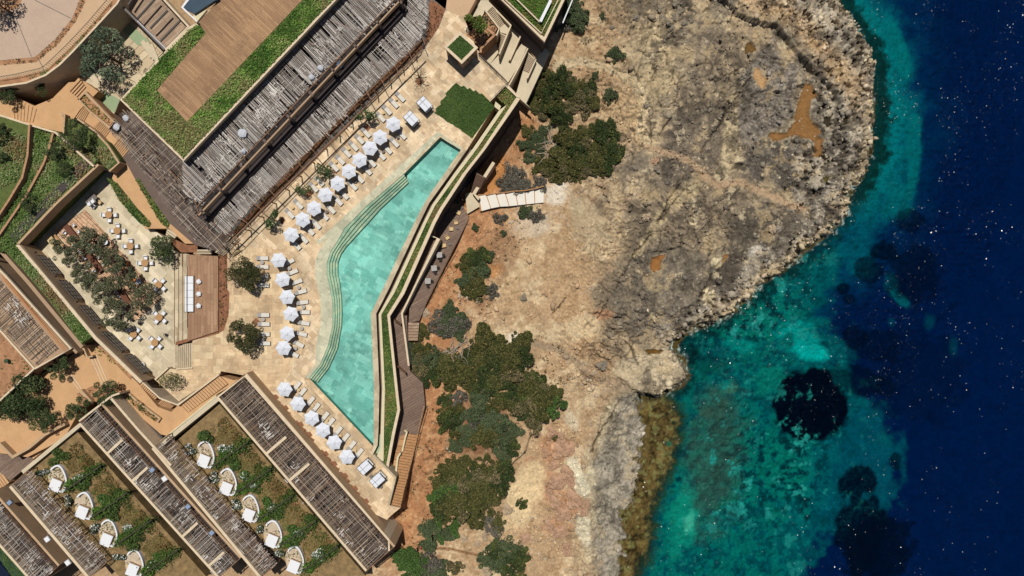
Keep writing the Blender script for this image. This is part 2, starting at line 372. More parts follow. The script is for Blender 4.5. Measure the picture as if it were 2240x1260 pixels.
# --- base colours of ground and sea bed
s = K * (H - Z2) / H; PX = X / s + 1120; PY = 630 - Y / s
def CC(r, g, b): return np.array(C(r, g, b)[:3])
col = np.zeros(X.shape + (3,))
def put(c, m):
    global col
    m = np.clip(m, 0, 1)[..., None]; col = col * (1 - m) + np.asarray(c) * m
def blob(cx, cy, rx, ry, rot=0, wv=.5, sh_=.35, sd=0):
    a = R(rot); dx = PX - cx; dy = PY - cy; u = (dx * math.cos(a) + dy * math.sin(a)) / rx; v = (-dx * math.sin(a) + dy * math.cos(a)) / ry
    d = np.hypot(u, v) + (fbm(PX / 22 + sd * 3, PY / 22, 4, 100 + sd) - .5) * wv * 2
    return sst(1, 1 - sh_, d)
m1 = fbm(PX / 45, PY / 45, 5, 201, .6); m2 = fbm(PX / 14, PY / 14, 5, 211, .65); m3 = fbm(PX / 4, PY / 4, 3, 221, .6); m4 = fbm(PX / 90, PY / 90, 4, 231)
put(CC(188, 158, 122), np.ones(X.shape))
put(CC(214, 190, 152), sst(.5, .66, m1) * .9)
put(CC(160, 128, 94), sst(.5, .38, m2) * .55)
put(CC(158, 142, 118), rock * .85)
put(CC(194, 172, 136), rock * sst(.5, .62, m2) * .7)
put(CC(106, 99, 88), rock * sst(.5, .4, m1) * .7)
put(CC(188, 168, 132), rock * blob(1440, 130, 120, 120, 0, .5, .6, 1) * .8)
put(CC(178, 158, 124), rock * blob(1370, 700, 110, 110, 0, .5, .5, 2) * .5)
def zone(poly, c, q=1., e=3., wv=1.):
    d = pdist(poly + poly[:1], PX, PY) * np.where(inside(poly, PX, PY), 1, -1) + ((m2 - .5) * 46 + (m3 - .5) * 26) * wv
    put(np.asarray(CC(*c)) * (.74 + .52 * m3[..., None]), sst(-e, e, d) * q)
zone([(1450, 60), (1640, 70), (1760, 170), (1860, 200), (1880, 420), (1640, 620), (1520, 710), (1330, 740), (1290, 640), (1400, 520), (1440, 330), (1500, 230)], (128, 115, 97), .85, 14)
zone([(1571, 266), (1636, 145), (1684, 97), (1757, 161), (1741, 185), (1716, 274), (1676, 298), (1636, 322), (1600, 300)], (134, 126, 116), .85)
zone([(1632, 330), (1690, 300), (1790, 345), (1800, 400), (1790, 436), (1740, 430), (1700, 405), (1650, 395), (1620, 370)], (94, 88, 80), .95)
zone([(1620, 467), (1668, 443), (1716, 484), (1733, 516), (1684, 564), (1620, 629), (1571, 653), (1539, 596), (1604, 532)], (90, 83, 73), .92)
zone([(1338, 645), (1386, 556), (1459, 524), (1539, 564), (1580, 650), (1530, 700), (1450, 730), (1380, 740), (1340, 700)], (112, 103, 90), .85)
zone([(1467, 266), (1523, 250), (1604, 266), (1595, 322), (1555, 379), (1507, 355), (1459, 322)], (112, 101, 87), .8)
zone([(1434, 347), (1475, 347), (1539, 387), (1491, 427), (1467, 419)], (104, 94, 82), .85)
zone([(1240, 420), (1300, 440), (1340, 500), (1300, 560), (1250, 520)], (176, 160, 130), .6)
zone([(1160, 240), (1200, 250), (1220, 280), (1190, 290)], (200, 184, 150), .6)
zone([(1790, 200), (1850, 260), (1880, 330), (1840, 460), (1770, 520), (1700, 560), (1740, 470), (1800, 400)], (112, 105, 95), .8)
zone([(1300, 200), (1380, 190), (1420, 260), (1400, 330), (1340, 330)], (196, 166, 126), .5, 8)
zone([(1590, 220), (1625, 180), (1612, 260), (1622, 330), (1590, 400), (1558, 400), (1580, 330)], (186, 168, 134), .85, 3, .4)
zone([(1500, 400), (1560, 400), (1500, 440), (1440, 500), (1400, 560), (1380, 560), (1440, 460)], (182, 164, 130), .8, 3, .4)
put(CC(190, 180, 164), blob(1750, 360, 16, 26, 20, .6, .3, 3) * .8 + blob(1652, 552, 24, 17, -30, .5, .3, 4) * .8 + blob(1704, 500, 12, 9, 0, .3, .3, 4) * .9)
put(CC(150, 141, 128), karst * sst(.36, .56, m2) * .85)
put(CC(196, 184, 162), karst * sst(.5, .62, kn) * .6)
put(CC(60, 53, 45), karst * sst(.42, .36, kn) * .8)
put(CC(196, 178, 146), sst(-2, 4, dh) * .7)
put(CC(204, 184, 150), sst(30, 8, -dcw) * (1 - south) * sst(0, -2, dcw) * .85 * sst(.3, .55, m2) * sst(1500, 1560, PX))
put(CC(188, 158, 120), sst(0, 30, de) * sst(80, 30, de) * sst(300, 180, PY) * .8)
SHF = [(1352, 872), (1400, 862), (1500, 880), (1480, 1000), (1440, 1100), (1440, 1300), (1322, 1300), (1300, 1210), (1306, 1080), (1300, 1010), (1330, 950)]
sd = pdist(SHF + SHF[:1], PX, PY) * np.where(inside(SHF, PX, PY), 1, -1) + (m2 - .5) * 26
put(CC(204, 192, 160), sst(-34, -6, sd) * south * sst(.3, .6, m1) * .8)
put(CC(152, 143, 126) * (.78 + .44 * m3[..., None]), sst(-10, 10, sd) * .95)
put(CC(170, 160, 142), sst(0, 10, sd) * sst(.46, .6, m1) * .7 + sst(26, 8, -dcw) * sst(-4, 0, sd) * .6)
put(CC(66, 60, 50), sst(2, 10, sd) * (gid > .86) * sst(.3, .15, g1) * sst(.45, .6, m1) * .9)
put(CC(216, 206, 178), blob(1262, 1040, 22, 60, -25, .3, .4, 3) * .9 + blob(1275, 1150, 20, 60, -10, .3, .4, 4) * .8 + blob(1250, 920, 30, 14, 60, .3, .4, 6) * .5)
for (a, b, c, d, r_) in ((1215, 985, 45, 40, 0), (1250, 1100, 45, 35, 0), (1200, 1060, 35, 50, 0), (1160, 1010, 20, 15, 0), (1320, 690, 25, 15, 0), (1215, 1150, 40, 30, 20)):
    put(CC(186, 142, 108) * (.75 + .45 * m2[..., None]), blob(a, b, c, d, r_, .5, .5, int(b) % 7) * .85)
put(CC(222, 196, 152), blob(1150, 1070, 45, 70, 25, .4, .4, 5) * .85 + blob(1120, 1140, 60, 25, 0, .4, .5, 8) * .5)
put(CC(228, 216, 196), blob(1215, 420, 40, 35, 0, .5, .7, 9) * .85 + blob(1165, 490, 60, 40, 0, .6, .6, 10) * .45 + blob(1125, 745, 30, 25, 0, .5, .5, 11) * .8)
put(CC(214, 186, 144), blob(1130, 560, 60, 90, 10, .8, .6, 12) * .3)
put(CC(178, 130, 92) * (.8 + .4 * m2[..., None]), soil * sst(.3, .55, m4 + .1) * .9)
put(CC(176, 126, 88) * (.8 + .4 * m2[..., None]), sst(90, 10, pdist([(1120, 290), (1010, 520), (950, 680), (930, 1000), (880, 1150)], PX, PY) + (m2 - .5) * 60) * .8)
put(CC(204, 164, 120), soil * sst(.52, .64, m2) * .5)
put(CC(186, 128, 74), blob(1085, 590, 30, 20, 0, .4, .6, 1) * .7 + blob(1075, 385, 30, 70, 25, .5, .5, 2) * .8)
put(CC(128, 90, 64), blob(1100, 545, 50, 60, 0, .6, .6, 3) * .55 + blob(1040, 650, 40, 25, 0, .6, .6, 4) * .7 + blob(1060, 940, 80, 110, 0, .4, .6, 6) * .85)
put(CC(205, 186, 150), sst(14, 6, pdist([(1220, 145), (1270, 135), (1333, 148), (1398, 185), (1410, 240), (1400, 290), (1425, 325)], PX, PY) + (m2 - .5) * 12) * .8)
put(CC(158, 134, 108), sst(11, 4, pdist([(1413, 320), (1505, 350), (1562, 404), (1619, 400), (1680, 425), (1733, 450), (1764, 457)], PX, PY) + (m2 - .5) * 10) * .85)
put(CC(150, 128, 104), sst(11, 4, pdist([(1157, 749), (1229, 769), (1269, 800), (1290, 830)], PX, PY) + (m2 - .5) * 10) * .8)
put(CC(142, 108, 78), sst(4.5, 2, pdist([(923, 1199), (983, 1200), (1043, 1214), (1080, 1232)], PX, PY) + (m2 - .5) * 3))
put(CC(60, 50, 42), np.exp(-(crk / 1.8) ** 2) * .9 + np.exp(-(crk2 / .006) ** 2) * rock * .45 * sst(.5, .6, vn(X / 3, Y / 3, 78)))
put(CC(232, 214, 170), blob(1550, 650, 16, 22, 20, .9, .3, 5) * .8 * sst(.4, .55, m3) + blob(1570, 575, 14, 12, 0, .9, .3, 6) * .7)
sp = sst(.1, .04, g1) * (gid > .78) * (1 - karst) * (PX < 1500)
put(CC(58, 52, 32), sp * sst(.5, .6, m4) * .8)
put(CC(226, 208, 180), sst(.14, .06, g1) * (gid < .16) * .7)
m5 = fbm(X / .45, Y / .45, 3, 251, .7); m6 = ridge(X / 1.3 + m2 * 3, Y / 1.3, 4, 261)
fac = (.76 + .48 * m5) * (1 + rock * (.7 * (m6 - .62))) * (.82 + .36 * fbm(X / 2, Y / 2, 4, 271, .7)); col = col * fac[..., None]
q1 = fbm(X / 1.1 + n2, Y / 1.1, 5, 501, .65); q2 = fbm(X / 3.2, Y / 3.2 + n2, 5, 511, .65)
put(CC(168, 152, 124), rock * sst(.58, .63, q1) * .4 * sst(.4, .55, q2)); put(CC(70, 63, 54), rock * sst(.45, .39, q1) * .6 * sst(.62, .45, q2))
put(CC(58, 50, 42), rk2 * np.maximum(joint, joint2 * .7) * (1 - karst) * .75)
put(CC(192, 168, 128), rock * sst(.62, .67, q2) * .4); put(CC(84, 76, 66), rock * sst(.42, .36, q2) * .65)
put(CC(64, 58, 50), rock * (1 - karst) * sst(.68, .78, fbm(X / 1.6, Y / 1.6, 5, 281, .75)) * .6)
put(CC(222, 204, 168), rock * sst(.66, .76, fbm(X / 2.4, Y / 2.4, 5, 291, .75)) * .55)
put(CC(176, 150, 120) * (.85 + .3 * m3[..., None]), sst(10, 4, pdist([(1413, 320), (1505, 350), (1562, 404), (1619, 400), (1680, 425), (1733, 450), (1764, 457)], PX, PY) + (m2 - .5) * 14) * .8)
put(CC(170, 148, 120), sst(9, 3, pdist([(1157, 749), (1229, 769), (1269, 800)], PX, PY) + (m2 - .5) * 12) * .6)
col = col * (1 + .1 * rock)[..., None]
PUD = [[(1763, 182), (1778, 185), (1790, 205), (1788, 212), (1776, 216), (1770, 250), (1790, 280), (1790, 300), (1802, 302), (1800, 325), (1795, 343), (1780, 343), (1778, 325), (1782, 308), (1755, 300), (1745, 296), (1720, 302), (1690, 310), (1682, 298), (1690, 288), (1722, 288), (1738, 262), (1745, 230), (1755, 195)],
       [(1630, 92), (1645, 90), (1655, 108), (1648, 112), (1632, 118)], [(1650, 150), (1662, 150), (1668, 165), (1678, 172), (1676, 190), (1668, 196), (1658, 180), (1648, 165)],
       [(1425, 562), (1453, 558), (1447, 572), (1443, 590), (1430, 596), (1422, 582)], [(1584, 556), (1592, 552), (1590, 568), (1580, 574)],
       [(1450, 768), (1430, 762), (1410, 768), (1420, 776), (1445, 774)], [(1806, 252), (1818, 256), (1820, 275), (1812, 278), (1803, 266)], [(1848, 252), (1862, 254), (1860, 268), (1846, 274)], [(1802, 388), (1818, 386), (1812, 396), (1802, 398)]]
PC = [(142, 104, 64), (116, 88, 52), (190, 152, 108), (150, 104, 60), (164, 118, 70), (110, 82, 40), (60, 54, 42), (58, 52, 40), (92, 84, 50)]
PUDM = np.zeros(X.shape)
for P_, c in zip(PUD, PC):
    dd = pdist(P_ + P_[:1], PX, PY) * np.where(inside(P_, PX, PY), 1, -1) + (m3 - .5) * 5 + (m2 - .5) * 9
    put(CC(200, 185, 155), sst(-5, 0, dd) * .4); put(CC(*c) * (.85 + .3 * m2[..., None]) * (.72 + .28 * sst(0, 6, dd))[..., None], sst(-.8, .8, dd)); pm_ = sst(-1.5, 1, dd) * (~sea) * (~under); PUDM = np.maximum(PUDM, pm_); Z2 = Z2 * (1 - pm_) + (Z - .55) * pm_
landcol = col.copy()
# sea bed
col = np.zeros(X.shape + (3,))
put(CC(0, 29, 60), np.ones(X.shape)); put(CC(0, 18, 70), sst(1150, 2400, PX + PY * .5) * .5)
# teal shelf
dc2 = dc + (m1 - .5) * 90
put(CC(0, 48, 84), sst(260, 90, dc2 + (m1 - .5) * 80) * .75)
put(CC(0, 64, 90), sst(170, 80, dc2 + (m1 - .5) * 60) * .7)
put(CC(2, 110, 114) * (.7 + .6 * m2[..., None]), sst(150, 60, dc2) * sst(560, 400, PY))
put(CC(2, 108, 110), blob(1998, 330, 22, 120, 2, .3, .5, 1) * .8 + blob(1965, 110, 24, 90, -20, .3, .5, 2) * .9 + blob(1965, 440, 40, 60, 30, .3, .5, 3) * .6)
bay = blob(1640, 860, 260, 300, -30, .25, .3, 4) + blob(1700, 650, 200, 90, -38, .3, .4, 5) + blob(1560, 1150, 260, 260, 0, .2, .25, 6) + blob(1830, 1010, 160, 180, 0, .3, .4, 7)
put(CC(0, 90, 96), bay)
put(CC(0, 66, 88), blob(1880, 1080, 160, 260, 0, .3, .6, 8) * .7 * sst(0, 1, bay))
put(CC(4, 112, 98), bay * sst(.44, .56, m2) * sst(1900, 1600, PX) * .7)
put(CC(0, 52, 54), bay * sst(.52, .34, m2) * .5 * sst(1950, 1750, PX))
put(CC(0, 150, 142), blob(1745, 740, 70, 50, 25, .4, .5, 9) * .9); put(CC(0, 168, 160), blob(1770, 770, 50, 24, 10, .3, .5, 10))
put(CC(6, 92, 88), blob(1722, 745, 20, 26, 0, .4, .5, 1) * .8)
put(CC(0, 140, 130), blob(1620, 755, 50, 20, 10, .4, .6, 11) * .7)
put(CC(56, 88, 74) * (.7 + .6 * m3[..., None]), blob(1560, 1010, 90, 220, 8, .4, .7, 12) * .7 + blob(1560, 880, 50, 60, 0, .5, .6, 2) * .4)
put(CC(14, 140, 118), blob(1495, 1140, 45, 90, 5, .5, .6, 3) * .9 + blob(1690, 830, 60, 40, 0, .7, .6, 4) * .5); put(CC(80, 190, 160), blob(1508, 1140, 14, 25, 0, .8, .8, 5) * .7)
put(CC(0, 100, 110), blob(1970, 655, 35, 16, 42, .3, .6, 5) * .9 + blob(1950, 620, 22, 30, 0, .4, .6, 6) * .5 + blob(1880, 560, 60, 60, 0, .5, .6, 7) * .5)
put(CC(0, 62, 82), blob(2035, 705, 18, 22, 0, .4, .7, 7) * .8 + blob(2085, 760, 14, 35, 0, .4, .7, 8) * .7 + blob(1950, 705, 12, 14, 0, .3, .7, 8) * .7)
dk = CC(0, 10, 26)
for (a, b, c, d, r_, q) in ((1772, 888, 86, 84, 0, 1), (1890, 835, 90, 34, 10, .7), (2010, 830, 120, 120, 0, .35), (1875, 1055, 48, 46, 0, .95), (1880, 1160, 60, 110, 0, .95), (1920, 1200, 80, 90, 20, .9), (1960, 1010, 16, 24, 0, .8),
                            (1845, 630, 18, 16, 0, .85), (1856, 655, 18, 14, 0, .8), (1900, 590, 34, 40, 20, .8), (1935, 550, 34, 26, 0, .85), (1990, 480, 40, 30, 0, .7), (2000, 600, 60, 80, 20, .7), (1870, 740, 30, 30, 0, .75), (1925, 760, 60, 40, 0, .55)):
    put(dk, blob(a, b, c, d, r_, .42, .3, int(a + b) % 11) * q * (.8 + .2 * sst(.35, .5, m3)))
put(dk * .8, blob(1772, 888, 84, 84, 0, .14, .1, 2))
nb = sst(90, 30, dc2)
put(CC(8, 44, 40) * (.6 + .9 * m2[..., None]), sst(66, 36, dc + (m2 - .5) * 60) * (1 - south) * sst(480, 420, PY) * .95 + sst(50, 15, dc + (m2 - .5) * 60) * (1 - south) * sst(420, 480, PY) * .75)
put(CC(4, 34, 36), blob(1500, 765, 40, 30, 0, .5, .6, 9) * .8 + blob(1545, 800, 50, 40, 0, .7, .6, 10) * .5)
ALG = [(1500, 820), (1467, 872), (1492, 913), (1482, 978), (1459, 1047), (1432, 1115), (1425, 1199), (1398, 1262), (1380, 1500)]
algp = ALG + [(1250, 1500), (1250, 820)]
da = pdist(ALG, PX, PY) * np.where(inside(algp, PX, PY), 1, -1) + (m2 - .5) * 40
put(CC(38, 46, 26), sst(-22, 6, da) * sst(840, 880, PY) * .9)
put(CC(112, 86, 48) * (-.45 + 2.6 * m2[..., None] + 1.2 * (m3[..., None] - .5)).clip(.25, 1.6), sst(0, 24, da) * sst(850, 890, PY) + sst(14, 6, dc + (m2 - .5) * 16) * (1 - south) * .9)
put(CC(150, 136, 84), sst(.58, .66, fbm(PX / 9, PY / 9, 4, 407)) * sst(4, 20, da) * sst(850, 890, PY) * .6)
put(CC(96, 72, 34), sst(1540, 1500, PX) * sst(16, 8, dc + (m2 - .5) * 16) * sst(880, 800, PY) * sst(690, 710, PY))
put(CC(60, 110, 80), blob(1463, 971, 8, 8, 0, .1, .4, 1) * .9); put(CC(66, 110, 88), blob(1600, 850, 20, 12, -20, .3, .5, 1) * .7)
col = col * (.72 + .56 * fbm(X / 1.1, Y / 1.1, 4, 301, .7))[..., None]
put(CC(206, 212, 202), sst(12, 0, dcw + (m3 - .5) * 12) * sst(.42, .58, m5) * .85 * (1 - south)); put(CC(206, 216, 210), sst(22, 6, dcw) * sst(.6, .68, fbm(X / 1.2, Y / 2.4, 4, 451, .7)) * .55 * (1 - south))
put(CC(40, 150, 140), bay * sst(.6, .72, fbm(X / 3, Y / 3, 5, 461, .7)) * .5 * sst(2000, 1700, PX) * sst(-40, -90, da))
seacol = col
fin = np.where(sea[..., None], seacol, landcol)
wet = sst(11, 2, -dcw + (m3 - .5) * 8) * (~sea)
fin = fin * (1 - .5 * wet[..., None])
far = np.clip(sst(-27, -45, X) + sst(59, 75, np.abs(Y)), 0, 1) * (~sea); fin = fin * (1 - far[..., None]) + CC(180, 150, 116) * far[..., None]
far2 = sst(62, 80, np.abs(Y)) * sea; fin = fin * (1 - far2[..., None]) + CC(0, 29, 62) * far2[..., None]
ny, nx = X.shape
V = np.stack([X.ravel(), Y.ravel(), Z2.ravel()], 1)
i = np.arange((ny - 1) * nx).reshape(ny - 1, nx)[:, :-1].ravel()
F = np.stack([i, i + 1, i + nx + 1, i + nx], 1)
attr('mat_rock', .9, bst=.42, bsc=1.6, spec=0.0, fine=.36, fsc=2.2)
g = npmesh('ground', V, F, np.clip(fin.reshape(-1, 3), 0, 1), 'mat_rock'); struct(g)
ZT = Z2.copy()
def ground_z(x, y):
    j = min(max(int(np.searchsorted(gx, x)), 0), nx - 1); k = min(max(int(np.searchsorted(gy, y)), 0), ny - 1); return float(ZT[k, j])
def gpos(p):
    z = -7.
    for _ in range(6): q = W(p, z); z = ground_z(q.x, q.y)
    return W(p, z)
# water surface: clear sheet, fresnel gloss with small steep ripples
m = bpy.data.materials.new('mat_sea'); m.use_nodes = True; n = m.node_tree; n.nodes.clear(); MATS['mat_sea'] = m
out = n.nodes.new('ShaderNodeOutputMaterial'); tr = n.nodes.new('ShaderNodeBsdfTransparent'); tr.inputs[0].default_value = (.86, .95, .96, 1)
gl = n.nodes.new('ShaderNodeBsdfGlossy'); gl.inputs['Roughness'].default_value = .025; gl.inputs[0].default_value = (.3, .42, .55, 1)
mx = n.nodes.new('ShaderNodeMixShader'); fr = n.nodes.new('ShaderNodeFresnel'); fr.inputs[0].default_value = 1.33
v = coords(n)
a_ = noise(n, v, 1.6, 2, .5); b_ = noise(n, v, .35, 3, .5)
ad = n.nodes.new('ShaderNodeMath'); ad.operation = 'MULTIPLY_ADD'; n.links.new(b_, ad.inputs[0]); ad.inputs[1].default_value = 1.5; n.links.new(a_, ad.inputs[2])
bp = n.nodes.new('ShaderNodeBump'); bp.inputs['Strength'].default_value = 1; bp.inputs['Distance'].default_value = .06; n.links.new(ad.outputs[0], bp.inputs['Height'])
n.links.new(bp.outputs[0], gl.inputs['Normal']); n.links.new(fr.outputs[0], mx.inputs[0]); n.links.new(tr.outputs[0], mx.inputs[1]); n.links.new(gl.outputs[0], mx.inputs[2]); n.links.new(mx.outputs[0], out.inputs[0])
q = [W((1300, -700), SL), W((1300, 2100), SL), W((5400, 2100), SL), W((5400, -700), SL)]
struct(MB().sheet(q).build('sea_water', 'mat_sea'))
# wind ripples: many small facets of water with random slopes, some of which mirror the sun
m = bpy.data.materials.new('mat_ripple'); m.use_nodes = True; n = m.node_tree; n.nodes.clear(); MATS['mat_ripple'] = m
out = n.nodes.new('ShaderNodeOutputMaterial'); tr = n.nodes.new('ShaderNodeBsdfTransparent'); gl = n.nodes.new('ShaderNodeBsdfGlossy'); gl.inputs['Roughness'].default_value = .22
mx = n.nodes.new('ShaderNodeMixShader'); fr = n.nodes.new('ShaderNodeFresnel'); fr.inputs[0].default_value = 1.33
n.links.new(fr.outputs[0], mx.inputs[0]); n.links.new(tr.outputs[0], mx.inputs[1]); n.links.new(gl.outputs[0], mx.inputs[2]); n.links.new(mx.outputs[0], out.inputs[0])
rs = np.random.RandomState(12); NR_ = 190000; rx = rs.uniform(20, 118, NR_); ry = rs.uniform(-66, 66, NR_)
rpx = rx / (K * (H - SL) / H) + 1120; rpy = 630 - ry / (K * (H - SL) / H)
kp = inside(SEAPOLY, rpx, rpy) & (fbm(rx / 5, ry / 9, 4, 401, .6) + rs.normal(0, .05, NR_) > .5); rx, ry = rx[kp], ry[kp]; NR_ = len(rx)
sx_ = rs.normal(0, .2, NR_); sy_ = rs.normal(0, .2, NR_); sz_ = rs.uniform(.035, .1, (NR_, 1)) * (1 + .9 * (rs.uniform(size=(NR_, 1)) > .93))
sy_ += 0; an = rs.uniform(0, PI, NR_)
tx = np.stack([np.cos(an), np.sin(an)], 1); ty = np.stack([-np.sin(an), np.cos(an)], 1); cz = np.stack([rx, ry], 1); QV = []
for e, g_ in ((-1, 0), (0, -.55), (1, 0), (0, .55)):
    xy = tx * sz_ * e + ty * sz_ * g_; QV.append(np.concatenate([cz + xy, (SL + .09 + xy[:, 0] * sx_ + xy[:, 1] * sy_)[:, None]], 1))
o = npmesh('water_ripples', np.stack(QV, 1).reshape(-1, 3), np.arange(4 * NR_).reshape(NR_, 4), None, 'mat_ripple'); tag(o, 'small wind ripples sparkling across the sea surface', 'ripples', kind='stuff')
# ------------------------------------------------------------------ materials of the resort
plain('mat_render', C(196, 164, 128), .14, .8)            # sand coloured wall render
plain('mat_taupe', C(178, 148, 118), .12, .6)
plain('mat_coping', C(226, 204, 172), .14, 1.5)
plain('mat_cream', C(222, 208, 170), .12, 1.2)
plain('mat_concrete', C(212, 196, 166), .12, .5, bst=.1)
plain('mat_path', C(208, 164, 118), .12, .5, bst=.1)
plain('mat_disc', C(196, 170, 148), .08, .3, bst=.05)
plain('mat_road', C(206, 172, 136), .08, .3, bst=.05)
plain('mat_greenbase', C(92, 104, 48), .3, 1.5, bst=.6)
plain('mat_lawnbase', C(62, 82, 34), .2, 1.5, bst=.4)
plain('mat_soil', C(182, 134, 96), .4, 1.2, bst=.8)
plain('mat_soil_red', C(148, 100, 70), .4, 1.5, bst=.8)
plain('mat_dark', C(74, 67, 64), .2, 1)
plain('mat_shade_dark', C(66, 56, 54), .15, 1)  # dark tone with shade put into it, for the pool wall and gallery ledge
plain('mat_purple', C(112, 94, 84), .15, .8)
plain('mat_metal', C(70, 62, 56), .15, 2, rough=.5)
plain('mat_white', C(236, 236, 238), .03, 1, bst=0)
plain('mat_fabric', C(222, 216, 204), .06, 2, bst=.1)
plain('mat_headrest', C(168, 164, 160), .06, 2, bst=.1)
plain('mat_wood', C(186, 138, 92), .25, 2)
plain('mat_darkwood', C(118, 84, 58), .25, 2)
plain('mat_beam', C(140, 106, 80), .3, 2)
plain('mat_orange', C(206, 120, 40), .15, 2)
plain('mat_maroon', C(112, 70, 52), .15, 1)
plain('mat_tan', C(216, 188, 138), .08, 2)
plain('mat_grey', C(120, 112, 106), .12, 2)
plain('mat_lightgrey', C(178, 172, 166), .1, 2)
plain('mat_glassroof', C(66, 84, 98), .15, .6, rough=.2, bst=0)
plain('mat_solar', C(30, 38, 58), .1, .6, rough=.15, bst=0)
plain('mat_window', C(60, 50, 42), .1, .6, rough=.25, bst=0)
plain('mat_lampblack', C(34, 30, 28), .1, 2)
plain('mat_green', C(60, 84, 60), .2, 2)
plain('mat_nosing', C(124, 152, 132), .1, 2)
plain('mat_yellow', C(214, 184, 96), .1, 2)
plain('mat_sack', C(200, 202, 208), .1, 2)
plain('mat_blue', C(140, 160, 190), .15, 2)
plain('mat_stonewall', C(196, 150, 112), .4, 4, bst=1)
paving('mat_deck', C(232, 206, 168), C(206, 176, 138), C(176, 150, 118), R(45), .75, .5, .24, C(240, 216, 180))
paving('mat_deck_west', C(228, 198, 156), C(206, 174, 136), C(180, 152, 118), 0, .8, .62, .2, C(238, 212, 170))
paving('mat_court', C(224, 208, 176), C(196, 180, 148), C(186, 168, 138), R(43), 1.1, .55, .16, C(232, 216, 186))
paving('mat_wetdeck', C(214, 208, 178), C(190, 188, 160), C(176, 176, 150), R(30), .8, .6, .18)
paving('mat_pooltile', C(158, 222, 206), C(112, 182, 168), C(146, 208, 194), R(28), 1.0, .62, .2, C(144, 210, 196), ms=.006)
paving('mat_poolstep', C(196, 206, 172), C(150, 184, 158), C(150, 180, 156), R(-40), .8, .5, .2)
paving('mat_brickpattern', C(226, 188, 152), C(208, 166, 130), C(150, 112, 88), R(43), .9, .28, .12, ms=.05)
paving('mat_timber', C(184, 146, 108), C(154, 118, 86), C(118, 90, 66), R(43), 3.0, .19, .12, ms=.02)
paving('mat_timber_deck', C(184, 146, 114), C(158, 120, 92), C(124, 94, 72), R(90), 4, .28, .1, ms=.02)
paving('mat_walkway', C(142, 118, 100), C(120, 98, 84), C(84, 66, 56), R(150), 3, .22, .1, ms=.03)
paving('mat_walkway_steps', C(204, 156, 110), C(176, 130, 88), C(110, 76, 50), R(4), 6, .62, .08, ms=.05)
paving('mat_terrace_timber', C(186, 160, 134), C(156, 130, 108), C(120, 98, 80), R(-41), 2.6, .3, .12, ms=.02)
paving('mat_grey_deck', C(150, 126, 108), C(128, 106, 92), C(96, 78, 66), R(-42), 3, .25, .1, ms=.03)
paving('mat_coping_stone', C(212, 196, 164), C(186, 168, 138), C(160, 142, 116), R(60), 1.3, 1.6, .16)
paving('mat_slab', C(224, 206, 172), C(196, 174, 140), C(130, 106, 84), R(-43), 3.4, 1.15, .12, ms=.05)
paving('mat_kiosk', C(196, 164, 132), C(176, 144, 114), C(150, 120, 96), R(45), 1, .4, .12)
attr('mat_leaf', .8, spec=.2); attr('mat_slat', .8, spec=.2)
# ------------------------------------------------------------------ pool deck with the pool opening
P0 = [(1086, 234), (1022, 327), (985, 380), (939, 444), (919, 485), (850, 633), (823, 686), (830, 849), (828, 940), (826, 974), (815, 996)]
P1 = [(1092, 241), (1033, 327), (993, 380), (946, 447), (927, 485), (857, 636), (828.5, 687), (836, 849), (833, 940), (832, 980), (822, 1003)]
P2 = [(1109, 229), (1042, 327), (1000, 383), (951, 451), (934, 485), (863, 640), (834, 688), (842, 849), (840, 940), (839, 1009)]
P3 = [(1131, 211), (1054, 327), (1012, 380), (961, 457), (946, 485), (877, 640), (847, 689), (869, 896), (857, 950), (845, 1017)]
P4 = [(1138, 216), (1061, 327), (1020, 380), (968, 459), (953, 487), (884, 643), (853, 692), (875, 897), (863, 952), (850, 1022)]
PO = [(883, 381), (800, 452), (753, 500), (737, 529), (722, 552), (715, 574), (715, 600), (720, 623), (727, 660), (728, 690), (727, 714), (717, 757), (700, 797), (676, 827)]
PI_ = [(892, 397), (830, 455), (800, 489), (753, 540), (743, 555), (736, 574), (736, 597), (740, 617), (744, 650), (745, 680), (744, 714), (735, 764), (716, 806), (691, 838)]
pool = [(963, 300), (1008, 328), (972, 380), (942, 422), (924, 452), (912, 476), (875, 552), (850, 606), (811, 686), (818, 849), (817, 977), (691, 840)] + PI_[::-1][1:] + [(889, 377)]
poolhole = [(963, 300), (1008, 328), (972, 380), (942, 422), (924, 452), (912, 476), (875, 552), (850, 606), (811, 686), (818, 849), (817, 977), (676, 827)] + PO[::-1][1:] + [(885, 379)]
deckout = [(974, 20), (1014, 37), (1040, 100), (1048, 122), (1112, 183), (1070, 225), (1081, 233)] + P0[1:] + [(822, 1003), (865, 1047), (850, 1105), (876, 1111), (862, 1122), (846, 1137), (823, 1126), (858, 1180), (850, 1195), (538, 822), (484, 812), (480, 820), (391, 878), (337, 829), (368, 806), (385, 808), (421, 806), (421, 746), (478, 722), (497, 640), (497, 556), (477, 549),
    (518, 519), (560, 471), (594, 434), (637, 392), (723, 297), (783, 237), (868, 158), (926, 103), (943, 84), (958, 62), (966, 40)]
ZD = 0.0
west = [(477, 549), (540, 480), (700, 470), (690, 560), (655, 650), (640, 860), (540, 822), (484, 812), (391, 878), (337, 829), (385, 745), (478, 722), (497, 640), (497, 556)]
struct(sh('pool_deck', deckout, ZD, 'mat_deck', holes=[poolhole]))
struct(sh('pool_deck_west_paving', [(497, 556), (540, 540), (600, 545), (640, 560), (655, 600), (668, 650), (672, 700), (664, 760), (640, 800), (600, 860), (538, 822), (484, 812), (480, 820), (391, 878), (337, 829), (368, 806), (385, 808), (421, 806), (421, 750), (478, 724), (497, 690)], ZD + .004, 'mat_deck_west'))
